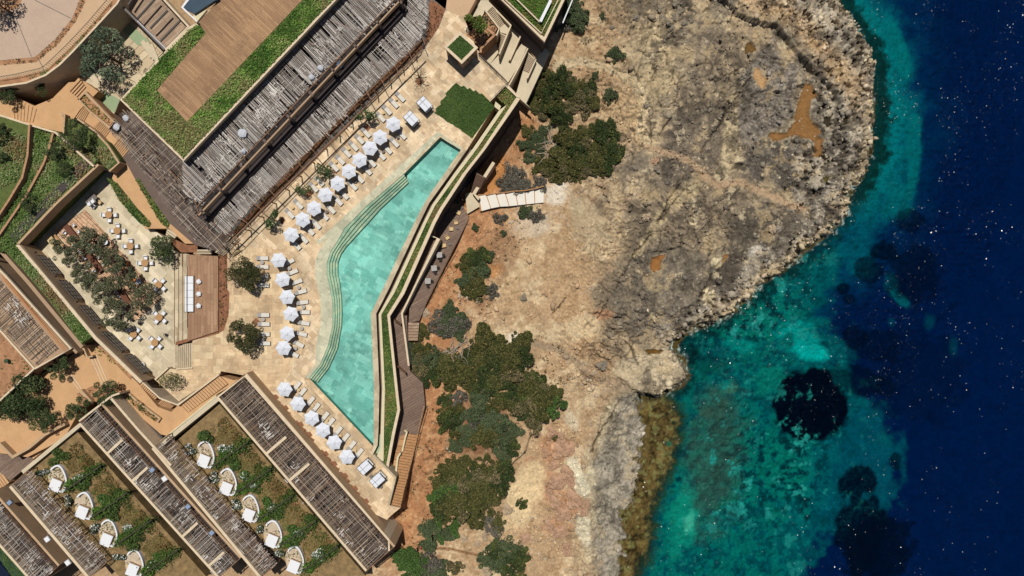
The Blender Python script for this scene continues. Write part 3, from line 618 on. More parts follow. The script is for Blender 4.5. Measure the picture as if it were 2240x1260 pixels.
struct(sh('pool_surround', [(p[0] - 26 * min(1, abs(p[1] - 381) / 150) * (1 if p[1] < 760 else .4), p[1]) for p in PO] + PO[::-1], ZD + .008, 'mat_wetdeck'))
struct(sh('pool_edge_paving', [(963, 297), (955, 303), (885, 373), (884, 380), (855, 398), (700, 535), (690, 530), (850, 385), (955, 290), (958, 288), (1015, 326), (1008, 328)], ZD + .012, 'mat_wetdeck'))
struct(sh('south_pool_edge_paving', [(676, 827), (817, 977), (812, 990), (660, 826)], ZD + .008, 'mat_deck_west'))
# the mass under the deck
deckmass = deckout
struct(MB().prism([Vector((q.x, q.y, -1.7)) for q in px(deckout, 0)], -7).build('deck_foundation', 'mat_render'))
mass_rim = MB(); rimw = px(deckout, 0)
for i in range(len(rimw)):
    a = rimw[i]; b = rimw[(i + 1) % len(rimw)]; mass_rim.add([a, (a.x, a.y, -1.7), (b.x, b.y, -1.7), b], [(0, 1, 2, 3)])
struct(mass_rim.build('deck_edge', 'mat_render'))
sp_ = thing('swimming_pool', 'long angular turquoise infinity pool with curved steps on its west side', 'pool', W((860, 640), 0))
sh('pool_basin', pool, -1.25, 'mat_pooltile', sp_)
wl = MB(); pw = px(poolhole, 0)
for i in range(len(pw)):
    a = pw[i]; b = pw[(i + 1) % len(pw)]; wl.add([a, b, (b.x, b.y, -1.3), (a.x, a.y, -1.3)], [(0, 1, 2, 3)])
plain('mat_poolwall', C(90, 160, 146), .12, 1); wl.build('pool_wall', 'mat_poolwall', sp_)
for k in range(4):
    t0, t1 = k / 4, (k + 1) / 4
    A = [(lerp(a[0], b[0], t0), lerp(a[1], b[1], t0)) for a, b in zip(PO, PI_)]; B = [(lerp(a[0], b[0], t1), lerp(a[1], b[1], t1)) for a, b in zip(PO, PI_)]
    zz = -.14 - k * .24
    o = MB().prism([W(p, 0) + Vector((0, 0, zz)) for p in A + B[::-1]], -1.3).build('pool_step', 'mat_poolstep', sp_)
    sb = MB(); B3 = [W(p, 0) + Vector((0, 0, zz + .02)) for p in B]
    for a, b in zip(B3[:-1], B3[1:]): sb.bar(a, b, .07, .02)
    sb.build('step_nosing', 'mat_nosing', o)
m = bpy.data.materials.new('mat_poolwater'); m.use_nodes = True; n = m.node_tree; n.nodes.clear(); MATS['mat_poolwater'] = m
out = n.nodes.new('ShaderNodeOutputMaterial'); tr = n.nodes.new('ShaderNodeBsdfTransparent'); tr.inputs[0].default_value = (.95, .99, .985, 1)
gl = n.nodes.new('ShaderNodeBsdfGlossy'); gl.inputs['Roughness'].default_value = .06
mx = n.nodes.new('ShaderNodeMixShader'); fr = n.nodes.new('ShaderNodeFresnel'); fr.inputs[0].default_value = 1.33
bp = n.nodes.new('ShaderNodeBump'); bp.inputs['Strength'].default_value = .3; bp.inputs['Distance'].default_value = .03; n.links.new(noise(n, coords(n), 2.5, 3), bp.inputs['Height'])
n.links.new(bp.outputs[0], gl.inputs['Normal']); n.links.new(fr.outputs[0], mx.inputs[0]); n.links.new(tr.outputs[0], mx.inputs[1]); n.links.new(gl.outputs[0], mx.inputs[2]); n.links.new(mx.outputs[0], out.inputs[0])
MB().sheet([q + Vector((0, 0, -.05)) for q in px(poolhole, 0)]).build('water_surface', 'mat_poolwater', sp_)
cp = MB().prism([q + Vector((0, 0, .05)) for q in px([(1012, 331), (972, 380), (942, 422), (924, 452), (912, 476), (875, 552), (850, 606), (811, 686), (818, 849), (817, 977)] + P0[::-1][:1] + P0[::-1][1:9] + [(1021, 328)], 0)], -2.2).build('pool_coping', 'mat_coping_stone', sp_)
# infinity channel, cream wall, planted strip, outer wall
ch = MB().prism([W(p, -1.2) for p in P0[1:] + P1[::-1][:-1]], -6).build('overflow_channel', 'mat_purple'); tag(ch, 'narrow shaded overflow channel running below the pool edge', 'channel')
plain('mat_palewater', C(170, 190, 160), .08, 1, rough=.3)
o = MB().sheet([W(p, -1.1) for p in [(826, 975), (815, 996), (830, 1012), (838, 1008), (836, 950), (831, 950)]]).build('channel_water', 'mat_palewater'); struct(o)
o = pr('cream_wall', P1 + P2[::-1], -.1, -7, 'mat_cream'); tag(o, 'low cream wall between the pool overflow channel and the planted strip', 'wall')
o = pr('planter_bed', P2 + P3[::-1], -.45, -7, 'mat_greenbase'); tag(o, 'long narrow bed of green ground cover bending along the pool terrace', 'planter')
BED_EAST = P2 + P3[::-1]
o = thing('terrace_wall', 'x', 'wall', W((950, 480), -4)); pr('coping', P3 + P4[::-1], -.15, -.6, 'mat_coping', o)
MB().prism([Vector((q.x, q.y, -.61)) for q in px(P3 + [(p[0] - .6, p[1] - .4) for p in P4[::-1]], -.15)], -13).build('shade_dark_body', 'mat_shade_dark', o); tag(o, 'tall retaining wall with pale coping above the lower timber terrace', 'wall')  # wall body coloured dark to carry the shade on its outer face
o = pr('terrace_wall', [(1109, 183), (1138, 214), (1131, 213), (1106, 189)], 0, -7, 'mat_coping'); tag(o, 'short pale coping wall at the north corner of the planted strip', 'wall')
o = pr('planter_bed', [(1109, 187), (1131, 211), (1109, 232), (1086, 213)], -.45, -7, 'mat_greenbase'); tag(o, 'square corner bed of ground cover under the terrace railing', 'planter'); BED_NE = [(1109, 187), (1131, 211), (1109, 232), (1086, 213)]
o = pr('cream_wall', [(1081, 233), (1092, 241), (1096, 232), (1084, 222)], .05, -3, 'mat_cream'); tag(o, 'small cream wall stub at the head of the overflow channel', 'wall')
def railing(a, b, z, name_lab, sp=1.2, h=1.0, mat='mat_metal', bars=True):
    A, B = W(a, z), W(b, z); t = thing('railing', name_lab, 'railing', A)
    r = MB(); r.bar(A + Vector((0, 0, h)), B + Vector((0, 0, h)), .07, .05); r.bar(A + Vector((0, 0, .12)), B + Vector((0, 0, .12)), .04, .04); r.build('rail', mat, t)
    n_ = max(2, int((B - A).length / sp))
    for i in range(n_ + 1): q = A.lerp(B, i / n_); MB().box((q.x, q.y, z + h / 2), (.06, .06, h)).build('post', mat, t)
    if bars:
        p_ = MB(); n_ = int((B - A).length / .32)
        for i in range(n_ + 1): q = A.lerp(B, i / max(n_, 1)); p_.box((q.x, q.y, z + h / 2), (.035, .035, h - .1))
        p_.build('baluster', mat, t)
    return t
railing((1048, 122), (1110, 183), 0, 'dark railing on the northeast edge of the paved terrace beside the kiosk', bars=False)
railing((1110, 184), (1071, 224), 0, 'dark railing above the corner planting bed beside the lawn', bars=False)
# lower timber terrace
def zT(p): return float(np.interp(p[1], (330, 470, 560, 700), (-10, -7.4, -4.9, -4.0)))
LT = [(1058, 322), (1080, 330), (1048, 372), (1013, 437), (1015, 455), (1026, 478), (934, 661), (917, 702), (894, 706), (880, 700), (868, 680), (858, 690), (900, 600)]
LT = [(992, 400), (1030, 345), (1060, 320), (1080, 330), (1048, 372), (1013, 437), (1015, 455), (1026, 478), (998, 534), (968, 594), (934, 661), (917, 702), (894, 706), (900, 600), (930, 520)]
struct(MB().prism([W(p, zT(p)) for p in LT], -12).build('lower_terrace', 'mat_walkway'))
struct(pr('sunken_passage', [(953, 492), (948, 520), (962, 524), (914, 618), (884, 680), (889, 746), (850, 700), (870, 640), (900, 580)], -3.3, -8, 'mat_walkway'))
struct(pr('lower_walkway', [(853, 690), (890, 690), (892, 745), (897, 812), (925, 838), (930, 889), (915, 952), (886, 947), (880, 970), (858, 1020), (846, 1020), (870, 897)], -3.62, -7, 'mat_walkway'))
def steps(name, a, b, c, d, z0, z1, nn, mat, lab, cat='steps', zb=None, grp=None):
    # quad a-b (start edge, z0) to d-c (end edge, z1)
    t = thing(name, lab, cat, W(a, min(z0, z1)), group=grp)
    for i in range(nn):
        t0, t1 = i / nn, (i + 1) / nn; z = lerp(z0, z1, (i + .5) / nn)
        f = lambda p, q, k: (lerp(p[0], q[0], k), lerp(p[1], q[1], k))
        q = [f(a, d, t0), f(b, c, t0), f(b, c, t1), f(a, d, t1)]
        o = MB().prism([W(p, z) for p in q], (zb if zb is not None else min(z0, z1) - .6)).build('tread', mat, t)
        e0, e1 = W(q[0 if z1 > z0 else 3], z), W(q[1 if z1 > z0 else 2], z)
        nb = MB().bar(e0 + Vector((0, 0, .012)), e1 + Vector((0, 0, .012)), .09, .02); nb.build('riser_shade', 'mat_darkwood', o)  # dark strip painted as the shadow line at each riser
    return t
steps('wooden_steps', (887, 948), (915, 952), (876, 1109), (850, 1104), -3.5, -.7, 26, 'mat_wood', 'long orange timber staircase beside the south end of the pool terrace', 'stairs', zb=-7)
struct(pr('stair_landing', [(875, 955), (888, 950), (872, 1045), (858, 1040), (862, 1000)], -3.3, -7, 'mat_walkway_steps'))
steps('wooden_steps', (893, 706), (917, 706), (914, 745), (893, 745), -3.45, -3.9, 6, 'mat_terrace_timber', 'short pale timber steps at the bend of the lower walkway', 'stairs', zb=-7)
wal = lambda pts, wd, zt, zb, mat, lab, side=1, name='parapet_wall': tag(pr(name, strip(pts, wd, side), zt, zb, mat), lab, 'wall')
wal([(938, 512), (963, 523), (914, 618), (881, 686), (889, 746), (896, 800)], 4, -1.9, -7, 'mat_coping', 'bent pale parapet dividing the sunken passage from the lower terrace')
wal([(878, 987), (884, 960), (888, 945), (884, 943)], 3.5, -2.4, -7, 'mat_cream', 'short bent cream wall at the top of the timber staircase', 1)
wal([(862, 1047), (868, 1000), (874, 990)], 4, -1.7, -7, 'mat_cream', 'tapering cream wall on the west side of the timber staircase')
wal([(815, 997), (862, 1045), (848, 1104)], 4.5, .5, -6, 'mat_coping_stone', 'weathered pale parapet around the southeast tip of the pool deck', -1)
wal([(1013, 437), (1003, 420), (1046, 372)], 2, -5.4, -12, 'mat_dark', 'dark parapet beside the shaded stairs of the lower terrace', -1)
railing((929, 885), (876, 1108), -1.9, 'thin timber handrail along the east side of the timber staircase', mat='mat_wood', bars=False)
railing((998, 534), (934, 661), -4.6, 'dark railing along the outer edge of the lower terrace', mat='mat_darkwood', bars=False)
for (a, b, lab) in (((866, 699), (880, 709), 'slatted timber gate across the sunken passage, nearer the bend'), ((867, 794), (890, 815), 'slatted brown gate at the south end of the sunken passage')):
    A, B = W(a, -3.6), W(b, -3.6); t = thing('wooden_gate', lab, 'gate', A)
    g_ = MB(); g_.bar(A + Vector((0, 0, 1.6)), B + Vector((0, 0, 1.6)), .12, .1); g_.bar(A + Vector((0, 0, .3)), B + Vector((0, 0, .3)), .1, .1); [g_.box((q.x, q.y, -2.8), (.14, .14, 2)) for q in (A, B)]; g_.build('frame', 'mat_darkwood', t)
    g_ = MB()
    for i in range(9): q = A.lerp(B, (i + .5) / 9); g_.box((q.x, q.y, -2.7), (.12, .05, 1.6), math.atan2(B.y - A.y, B.x - A.x), R(12))
    g_.build('slats', 'mat_beam', t)
# concrete landing and shaded stairs and canvas topped path to the rocks
struct(pr('landing', [(1018, 424), (1034, 420), (1046, 428), (1049, 452), (1022, 468)], -6.9, -12, 'mat_concrete'))
steps('concrete_steps', (1043, 378), (1062, 388), (1046, 424), (1030, 420), -3.6, -6.8, 14, 'mat_purple', 'shaded concrete steps leading down to the rock path', 'stairs', zb=-7)
wal([(1083, 357), (1040, 425), (1050, 432)], 7, -5.6, -12, 'mat_coping', 'pale stone wall beside the shaded steps above the rock path')
wp = [((1046, 427), (1052, 462)), ((1063, 427), (1073, 456)), ((1084, 424), (1093, 452)), ((1104, 422), (1113, 451)), ((1126, 419), (1132, 449)), ((1147, 418), (1150, 447)), ((1168, 414), (1169, 445)), ((1190, 408), (1189, 443))]
t = thing('boardwalk', 'pale slab footpath with timber dividers leading out onto the rocks', 'footpath', W((1120, 435), -7.5))
plain('mat_paleslab', C(236, 228, 214), .05, 1, bst=.1)
for i in range(7):
    zz = -7.0 - i * .1; MB().prism([W(p, zz) for p in (wp[i][0], wp[i + 1][0], wp[i + 1][1], wp[i][1])], -12).build('slab', 'mat_paleslab', t)
    MB().bar(W(wp[i][0], zz + .06), W(wp[i][1], zz + .06), .3, .2).build('divider', 'mat_wood', t)
bb = MB()
for i in range(7): bb.bar(W((wp[i][0][0], wp[i][0][1] - 1), -6.7), W((wp[i + 1][0][0], wp[i + 1][0][1] - 1), -7), .18, .5)
bb.build('side_board', 'mat_wood', t)
# kiosk
kb = [(970, 103), (1006, 69), (1046, 104), (1010, 140)]
k = thing('kiosk', 'square sand coloured kiosk with a lawn on its roof beside the stair tower', 'kiosk', W((1008, 112), 0))
kc = cen(kb, 3.6); ring = px(kb, 3.6)
MB().prism([q + Vector((0, 0, 0)) for q in ring], 3.3).build('roof', 'mat_coping', k)
ins = [kc.lerp(q, .9) for q in ring]
MB().prism([Vector((q.x, q.y, 3.29)) for q in ins], 0).build('wall', 'mat_kiosk', k)
ins = [kc.lerp(q, .76) for q in ring]; MB().prism([Vector((q.x, q.y, 3.62)) for q in ins], 3.5).build('roof_lawn', 'mat_lawnbase', k)
sw = [kc.lerp(q, .905) for q in ring]; a, b = sw[3], sw[0]
op = MB(); op.bar(a.lerp(b, .25) + Vector((0, 0, -.7)), a.lerp(b, .85) + Vector((0, 0, -.7)), .08, 2.4); op.build('opening', 'mat_dark', k)
lp = MB()
for t_ in (.3, .62): q = sw[2].lerp(sw[3], t_); lp.box((q.x, q.y, 2.0), (.25, .25, .5))
lp.build('wall_lamp', 'mat_metal', k)
KIOSK = [kc.lerp(q, .76) for q in ring]
LAWN = [(998, 181), (1009, 190), (1014, 187), (1023, 195), (1027, 192), (1036, 200), (1041, 197), (1049, 206), (1054, 204), (1082, 233), (1033, 303), (1024, 296), (1010, 287), (1007, 283), (996, 277), (990, 272), (977, 266), (971, 260), (960, 253), (949, 247), (955, 243), (952, 238), (964, 229), (963, 222), (976, 210), (975, 204), (990, 188)]
struct(sh('lawn_ground', LAWN, .012, 'mat_lawnbase'))
# ------------------------------------------------------------------ stair tower, northeast
def deckp(name, pts, z, mat='mat_concrete', zb=-7): return struct(pr(name, pts, z, zb, mat))
deckp('upper_ramp', [(1052, 0), (1066, 0), (1078, 14), (1062, 29), (1050, 34), (1030, 38)], -.3)
z7 = lambda x, y: (1000 + x / 6.632, y / 6.632)
steps('concrete_steps', z7(520, 90), z7(410, 190), z7(600, 410), z7(700, 320), -.5, -2.0, 12, 'mat_concrete', 'upper flight of pale concrete steps beside the small tree', 'stairs')
deckp('stair_landing', [z7(600, 410), z7(700, 320), z7(785, 378), z7(735, 500), z7(595, 460)], -2.0)
steps('concrete_steps', z7(715, 515), z7(592, 462), z7(568, 590), z7(625, 775), -2.1, -3.4, 11, 'mat_concrete', 'second flight of pale concrete steps turning south below the small tree', 'stairs')
deckp('concrete_ramp', [z7(625, 775), z7(800, 410), z7(915, 510), z7(760, 870), z7(740, 900), z7(840, 980), z7(745, 1195), z7(480, 930)], -3.5)
deckp('shaded_landing', [z7(560, 520), z7(600, 760), z7(480, 930), z7(340, 800), z7(420, 700)], -3.6, 'mat_concrete')
deckp('concrete_ramp', [z7(930, 640), z7(1010, 690), z7(880, 980), z7(740, 1195), z7(700, 1150), z7(770, 870)], -3.45)
steps('concrete_steps', z7(1020, 750), z7(1128, 850), z7(1045, 1050), z7(960, 1010), -3.9, -5.0, 11, 'mat_concrete', 'lowest flight of pale concrete steps nearest the sea rocks', 'stairs')
deckp('lower_path', [z7(1140, 560), z7(1280, 700), z7(1340, 760), z7(1230, 1005), z7(1000, 1500), (1162, 238), (1128, 208), z7(960, 1010), z7(1040, 1050)], -5.1)
deckp('shaded_path', [z7(460, 0), z7(640, 0), z7(1260, 610), z7(1200, 760), z7(1130, 850), z7(1010, 690), z7(930, 640), z7(915, 510), z7(790, 370)], -4.2, 'mat_taupe')
wal([z7(440, 0), z7(790, 365), z7(620, 790)], 3.2, -.9, -7, 'mat_coping', 'bent pale wall on the east side of the two upper stair flights', 1)
wal([z7(915, 505), z7(755, 865)], 3, -2.5, -7, 'mat_coping', 'short straight wall between the two concrete ramps', -1)
wal([z7(1015, 695), z7(895, 950), z7(745, 1225), z7(700, 1185)], 3, -2.4, -7, 'mat_coping', 'long pale wall descending past the paved terrace corner', -1)
wal([z7(1135, 855), z7(1010, 1130)], 2.6, -3.7, -7, 'mat_coping', 'lowest short wall beside the stair flight nearest the rocks', -1)
wal([z7(395, 150), z7(600, 415), z7(560, 510)], 3.2, .2, -7, 'mat_coping', 'pale wall edging the shrub bed between the small tree and the stairs', -1)
wal([z7(340, 230), z7(395, 140)], 3, .2, -3, 'mat_coping', 'short wall end at the head of the upper stairs')
wal([z7(265, 0), z7(130, 255)], 5, .9, -3, 'mat_darkwood', 'dark sloping wall beside the sand coloured forecourt at the top', -1)
wal([z7(545, 480), z7(330, 690), z7(325, 760)], 5, .2, -7, 'mat_stonewall', 'rough stone retaining wall below the small tree', -1)
wal([z7(370, 330), z7(545, 480)], 6, .3, -3, 'mat_stonewall', 'rubble stone wall along the east side of the small tree bed', 1)
struct(pr('tree_bed_soil', [z7(130, 500), z7(360, 330), z7(500, 470), z7(330, 680)], .1, -3, 'mat_soil'))
struct(pr('shrub_bed_soil', [z7(395, 170), z7(580, 415), z7(545, 475), z7(370, 320)], -.1, -3, 'mat_soil'))
struct(pr('forecourt', [(965, -60), (1060, -60), (1038, 10), (1018, 38), (990, 28), (972, 18), (950, 0)], .02, -3, 'mat_road'))
# right hand building
b = thing('green_roof_building', 'flat building with planted roof and stepped pale edges behind the stair tower', 'building', W((1190, 30), -4))
rb = [(1060, -36), (1191, 92), (1252, -36)]; rq = px(rb, 2.0)
MB().prism([Vector((q.x, q.y, 2.0)) for q in px([(1060, -36), (1191, 92), (1252, -36)], 2.0)], 1.3).build('roof_edge', 'mat_coping', b)
MB().prism([Vector((q.x, q.y, 1.29)) for q in px([(1066, -40), (1190, 84), (1246, -40)], 2.0)], -7).build('wall', 'mat_purple', b)
MB().prism(px([(1076, -36), (1190, 81), (1245, -36)], 2.02), 1.9).build('roof_soil', 'mat_greenbase', b)
MB().prism(px(strip([(1092, -12), (1184, 74), (1222, 0)], 2.2, -1), 2.4), 1.9).build('roof_kerb', 'mat_coping', b)
MB().prism(px(strip([(1118, -12), (1181, 50), (1206, 0)], 2.6, -1), 2.7), 1.9).build('inner_kerb', 'mat_coping', b)
gq = MB(); gq.bar(W((1182, 47), 3.0), W((1205, 0), 3.0), .5, .06); gq.build('roof_rail', 'mat_white', b)
BRICHT = [(1078, -30), (1189, 78), (1240, -30)]
MB().prism(px(strip([(1191, 96), (1240, -10)], 8, -1), -1.6), -7).build('side_terrace', 'mat_dark', b)
MB().bar(W((1231, 50), -1.5), W((1252, 0), -1.5), .2, .3).build('drain', 'mat_white', b)
# ------------------------------------------------------------------ main building
mb = thing('main_building', 'long main building with timber deck and green planting on its flat roof', 'building', W((520, 190), 0))
ROOF = [(262, 218), (401, 353), (830, -100), (570, -100), (434, 48), (414, 58), (388, 84), (363, 110)]
rq = px(ROOF, 8.0)
MB().prism(rq, 7.3).build('roof_edge', 'mat_coping', mb)
rc = Vector((W((480, 120), 8).x, W((480, 120), 8).y, 8))
cenr = [(268, 218), (401, 346), (826, -104), (572, -104), (436, 54), (416, 64), (368, 112)]
MB().prism(px(cenr, 8.01), 7.5).build('roof_soil', 'mat_greenbase', mb)
MB().prism([Vector((q.x, q.y, 7.29)) for q in px([(266, 220), (401, 349), (826, -100), (570, -100), (434, 54), (414, 62)], 8.0)], -2).build('wall', 'mat_purple', mb)
RDECK = [(343, 197), (409, 266), (756, -100), (572, -100), (480, 0), (434, 49), (450, 72)]
MB().prism(px(RDECK, 8.12), 7.9).build('roof_deck', 'mat_timber', mb)
# solar skylight on the roof
t = thing('skylight', 'dark glazed skylight set into the roof edge of the main building', 'skylight', W((425, 15), 8.1))
pr('glass', [(400, 17), (418, -6), (470, -40), (478, -4), (425, 30)], 8.9, 8.2, 'mat_glassroof', t); pr('frame', [(396, 16), (414, -10), (420, -8), (401, 16), (432, 46), (430, 48)], 9.0, 8.0, 'mat_white', t)
pr('step', [(420, 36), (440, 22), (452, 22), (432, 46)], 8.4, 8.0, 'mat_cream', t)
# upper gallery slab, parapet beam, fins
UZ, LZ = 6.4, 3.2
GI = [(401, 355), (832, -100)]; GO = [(433, 470), (960, -100)]
MB().prism(px([(401, 355), (832, -100), (962, -100), (434, 472), (403, 440)], 3.5), -2).build('gallery_floor', 'mat_dark', mb)  # floor colour darkened to hold the shade beneath the reed cover
bm_ = MB(); bm_.bar(W((434, 471), UZ), W((880, -5), UZ), .26, .9); bm_.build('parapet_beam', 'mat_taupe', mb)
bm_ = MB(); bm_.bar(W((428, 455), UZ + .25), W((866, -5), UZ + .25), .14, .14); bm_.build('rail', 'mat_beam', mb)
fz = [(444, 466), (483, 418), (527, 364), (580, 311), (633, 259), (682, 209), (730, 157), (779, 105), (828, 53), (876, 6)]
for p in fz:
    f_ = MB(); a = W(p, UZ - .1); f_.box((a.x - .15, a.y + .3, 4.6), (.42, 1.1, 3.6), R(45)); f_.build('pillar', 'mat_purple', mb)
MB().prism(px([(430, 480), (885, 8), (892, 20), (446, 492)], 3.9), -2).build('ledge', 'mat_shade_dark', mb)  # shade of the void below the parapet is put into the ledge colour
def slats(name, poly, z, ang, mat, parent, step=.26, wd=(.05, .11), seed=1, gap=.12, cols=None, seglen=(2, 7), thick=.05, over=0.0, jit=.06, rag=.0):
    """reed and branch cover clipped to a polygon; ang = direction of the reeds in world degrees"""
    rr = random.Random(seed); P_ = px(poly, z); a = R(ang); d = Vector((math.cos(a), math.sin(a))); nn = Vector((-d.y, d.x))
    q = [(p.x * d.x + p.y * d.y, p.x * nn.x + p.y * nn.y) for p in P_]
    lo = min(v for _, v in q); hi = max(v for _, v in q); mbb = MB(); v = lo + .05
    while v < hi:
        xs = []
        for i in range(len(q)):
            (x1, y1), (x2, y2) = q[i], q[(i + 1) % len(q)]
            if (y1 > v) != (y2 > v): xs.append(x1 + (v - y1) / (y2 - y1) * (x2 - x1))
        xs.sort()
        for x0, x1 in zip(xs[::2], xs[1::2]):
            x0 -= rag * rr.random(); x1 += rag * rr.random(); x = x0
            while x < x1 - .1:
                L = min(rr.uniform(*seglen), x1 - x)
                if rr.random() > gap:
                    ww = rr.uniform(*wd); c = rr.choice(cols); k_ = rr.uniform(.75, 1.15); mbb.cc = (c[0] * k_, c[1] * k_, c[2] * k_, 1)
                    y0 = v + rr.uniform(-jit, jit); y1 = v + rr.uniform(-jit, jit); zz = z + rr.uniform(-.04, .06)
                    A = d * x + nn * y0; B = d * (x + L) + nn * y1
                    mbb.bar((A.x, A.y, zz), (B.x, B.y, zz + rr.uniform(-.02, .02)), ww, thick)
                x += L * rr.uniform(.9, 1.0)
        v += step * rr.uniform(.7, 1.3)
    global LAST
    LAST = (mbb.build(name, mat, parent), mbb); return LAST[0]
CW = [C(226, 219, 210), C(208, 198, 188), C(188, 177, 167), C(160, 148, 138), C(216, 207, 198), C(174, 162, 152)]
CDK = [C(138, 124, 112), C(112, 98, 88), C(166, 150, 134), C(94, 82, 74), C(190, 176, 160)]
CBR = [C(166, 146, 126), C(132, 112, 96), C(192, 172, 150), C(104, 88, 76), C(148, 126, 108)]
def patches(parent, poly, z, n_, seed, c=CW, ang=0, name='mat_panel'):
    rr = random.Random(seed); P_ = px(poly, z); xs = [p.x for p in P_]; ys = [p.y for p in P_]; pp = [(p.x, p.y) for p in P_]; b_ = MB(); k_ = 0
    while k_ < n_:
        x, y = rr.uniform(min(xs), max(xs)), rr.uniform(min(ys), max(ys))
        if inside(pp, np.array([x]), np.array([y]))[0]:
            k_ += 1
            for j in range(rr.randint(5, 12)):
                cc = rr.choice(c[:3]); b_.cc = cc; a2 = R(ang + rr.choice((0, 0, 0, 0, 0, 90))) ; L = rr.uniform(.25, .9); x2, y2 = x + rr.gauss(0, .45), y + rr.gauss(0, .45)
                b_.bar((x2, y2, z + .09), (x2 + math.cos(a2) * L, y2 + math.sin(a2) * L, z + .1), rr.uniform(.05, .12), .03)
    old, om = LAST; om.v += []; n0 = len(om.v); om.v += b_.v; om.f += [tuple(i + n0 for i in f) for f in b_.f]; om.c += b_.c; nm_ = 'cross_reeds'; bpy.data.objects.remove(old); return om.build(nm_, 'mat_slat', parent)
UP = [(401, 355), (832, -100), (944, -100), (850, 10), (640, 222), (520, 352), (430, 440), (403, 425)]
pg = thing('pergola', 'upper reed pergola, sunlit and bleached white, beside the roof of the main building', 'pergola', W((600, 200), UZ))
slats('reed_cover', UP, UZ - .3, -46, 'mat_slat', pg, .2, (.06, .11), 2, .1, CW, (2, 8), jit=.04, rag=.5)
slats('cross_reeds', UP, UZ - .2, 46, 'mat_slat', pg, .6, (.03, .06), 3, .6, CW, (1, 5), jit=.05)
patches(pg, UP, UZ - .15, 70, 4, CW, -46)
bmx = MB()
for i in range(11):
    t_ = i / 10; a = (lerp(401, 840, t_), lerp(362, -100, t_)); b2 = (lerp(433, 955, t_), lerp(462, -92, t_)); bmx.bar(W(a, UZ - .45), W(b2, UZ - .45), .16, .2)
bmx.build('beam', 'mat_beam', pg)
LP = [(452, 486), (890, 22), (898, -20), (930, -10), (936, 30), (930, 55), (918, 80), (898, 103), (862, 138), (812, 182), (790, 206), (720, 280), (640, 360), (545, 452), (492, 512), (470, 505)]
pl = thing('pergola', 'lower reed pergola curving round the north end, facing the sun loungers', 'pergola', W((680, 280), LZ))
slats('reed_cover', LP, LZ, -46, 'mat_slat', pl, .2, (.06, .11), 5, .09, CW, (2, 6), jit=.05, rag=.45)
slats('cross_reeds', LP, LZ + .08, 45, 'mat_slat', pl, .6, (.03, .06), 6, .55, CW, (1, 5), jit=.06)
patches(pl, LP, LZ + .12, 30, 7, CW, -46)
pst = MB(); bmx = MB()
for i in range(15):
    t_ = i / 14; a = (lerp(455, 900, t_), lerp(482, 16, t_)); b2 = (lerp(520, 930, t_), lerp(525, 98, t_)); bmx.bar(W(a, LZ - .15), W(b2, LZ - .15), .12, .16)
bmx.bar(W((480, 520), LZ - .1), W((915, 92), LZ - .1), .16, .2); bmx.bar(W((500, 532), LZ - .1), W((925, 108), LZ - .1), .2, .2); bmx.bar(W((510, 537), LZ - .1), W((880, 150), LZ - .1), .1, .1)
bmx.build('beam', 'mat_beam', pl)
for i in range(15):
    q = W((lerp(505, 905, i / 14), lerp(532, 108, i / 14)), LZ); pst = MB(); pst.box((q.x, q.y, LZ / 2), (.18, .18, LZ)); pst.build('post', 'mat_beam', pl)
struct(sh('gallery_ground', [(446, 492), (892, 20), (930, -60), (985, -60), (975, 20), (960, 60), (930, 105), (868, 160), (518, 522), (477, 549), (450, 530)], .02, 'mat_grey'))
# left wing pergola
LW = [(243, 292), (262, 252), (283, 244), (400, 355), (402, 430), (435, 472), (455, 488), (492, 514), (500, 530), (478, 548), (440, 535), (392, 492), (352, 432), (306, 368)]
pw_ = thing('pergola', 'dark weathered reed pergola wrapping the southwest corner of the main building', 'pergola', W((350, 400), 4))
slats('reed_cover', LW, 4.2, -46, 'mat_slat', pw_, .2, (.05, .1), 8, .1, CDK, (2, 6), jit=.1, rag=1.0)
slats('cross_reeds', LW, 4.28, 43, 'mat_slat', pw_, .4, (.04, .08), 9, .3, CDK, (1, 4), jit=.08)
patches(pw_, [(300, 310), (400, 400), (440, 480), (380, 440)], 4.3, 14, 10, CDK, -46)
bmx = MB()
for i in range(9):
    t_ = i / 8; bmx.bar(W((lerp(245, 478, t_), lerp(292, 546, t_)), 4.05), W((lerp(285, 500, t_), lerp(248, 515, t_)), 4.05), .12, .16)
bmx.bar(W((262, 285), 4.05), W((486, 540), 4.05), .18, .2); bmx.bar(W((300, 290), 4.05), W((430, 440), 4.05), .18, .2); bmx.build('beam', 'mat_beam', pw_)
for i in range(7):
    q = W((lerp(262, 480, i / 6), lerp(290, 540, i / 6)), 4); pst = MB(); pst.box((q.x, q.y, 2), (.18, .18, 4)); pst.build('post', 'mat_beam', pw_)
struct(pr('covered_path', [(240, 290), (290, 240), (410, 352), (440, 470), (520, 515), (480, 552), (425, 535), (350, 470), (300, 400)], .3, -6.5, 'mat_purple'))
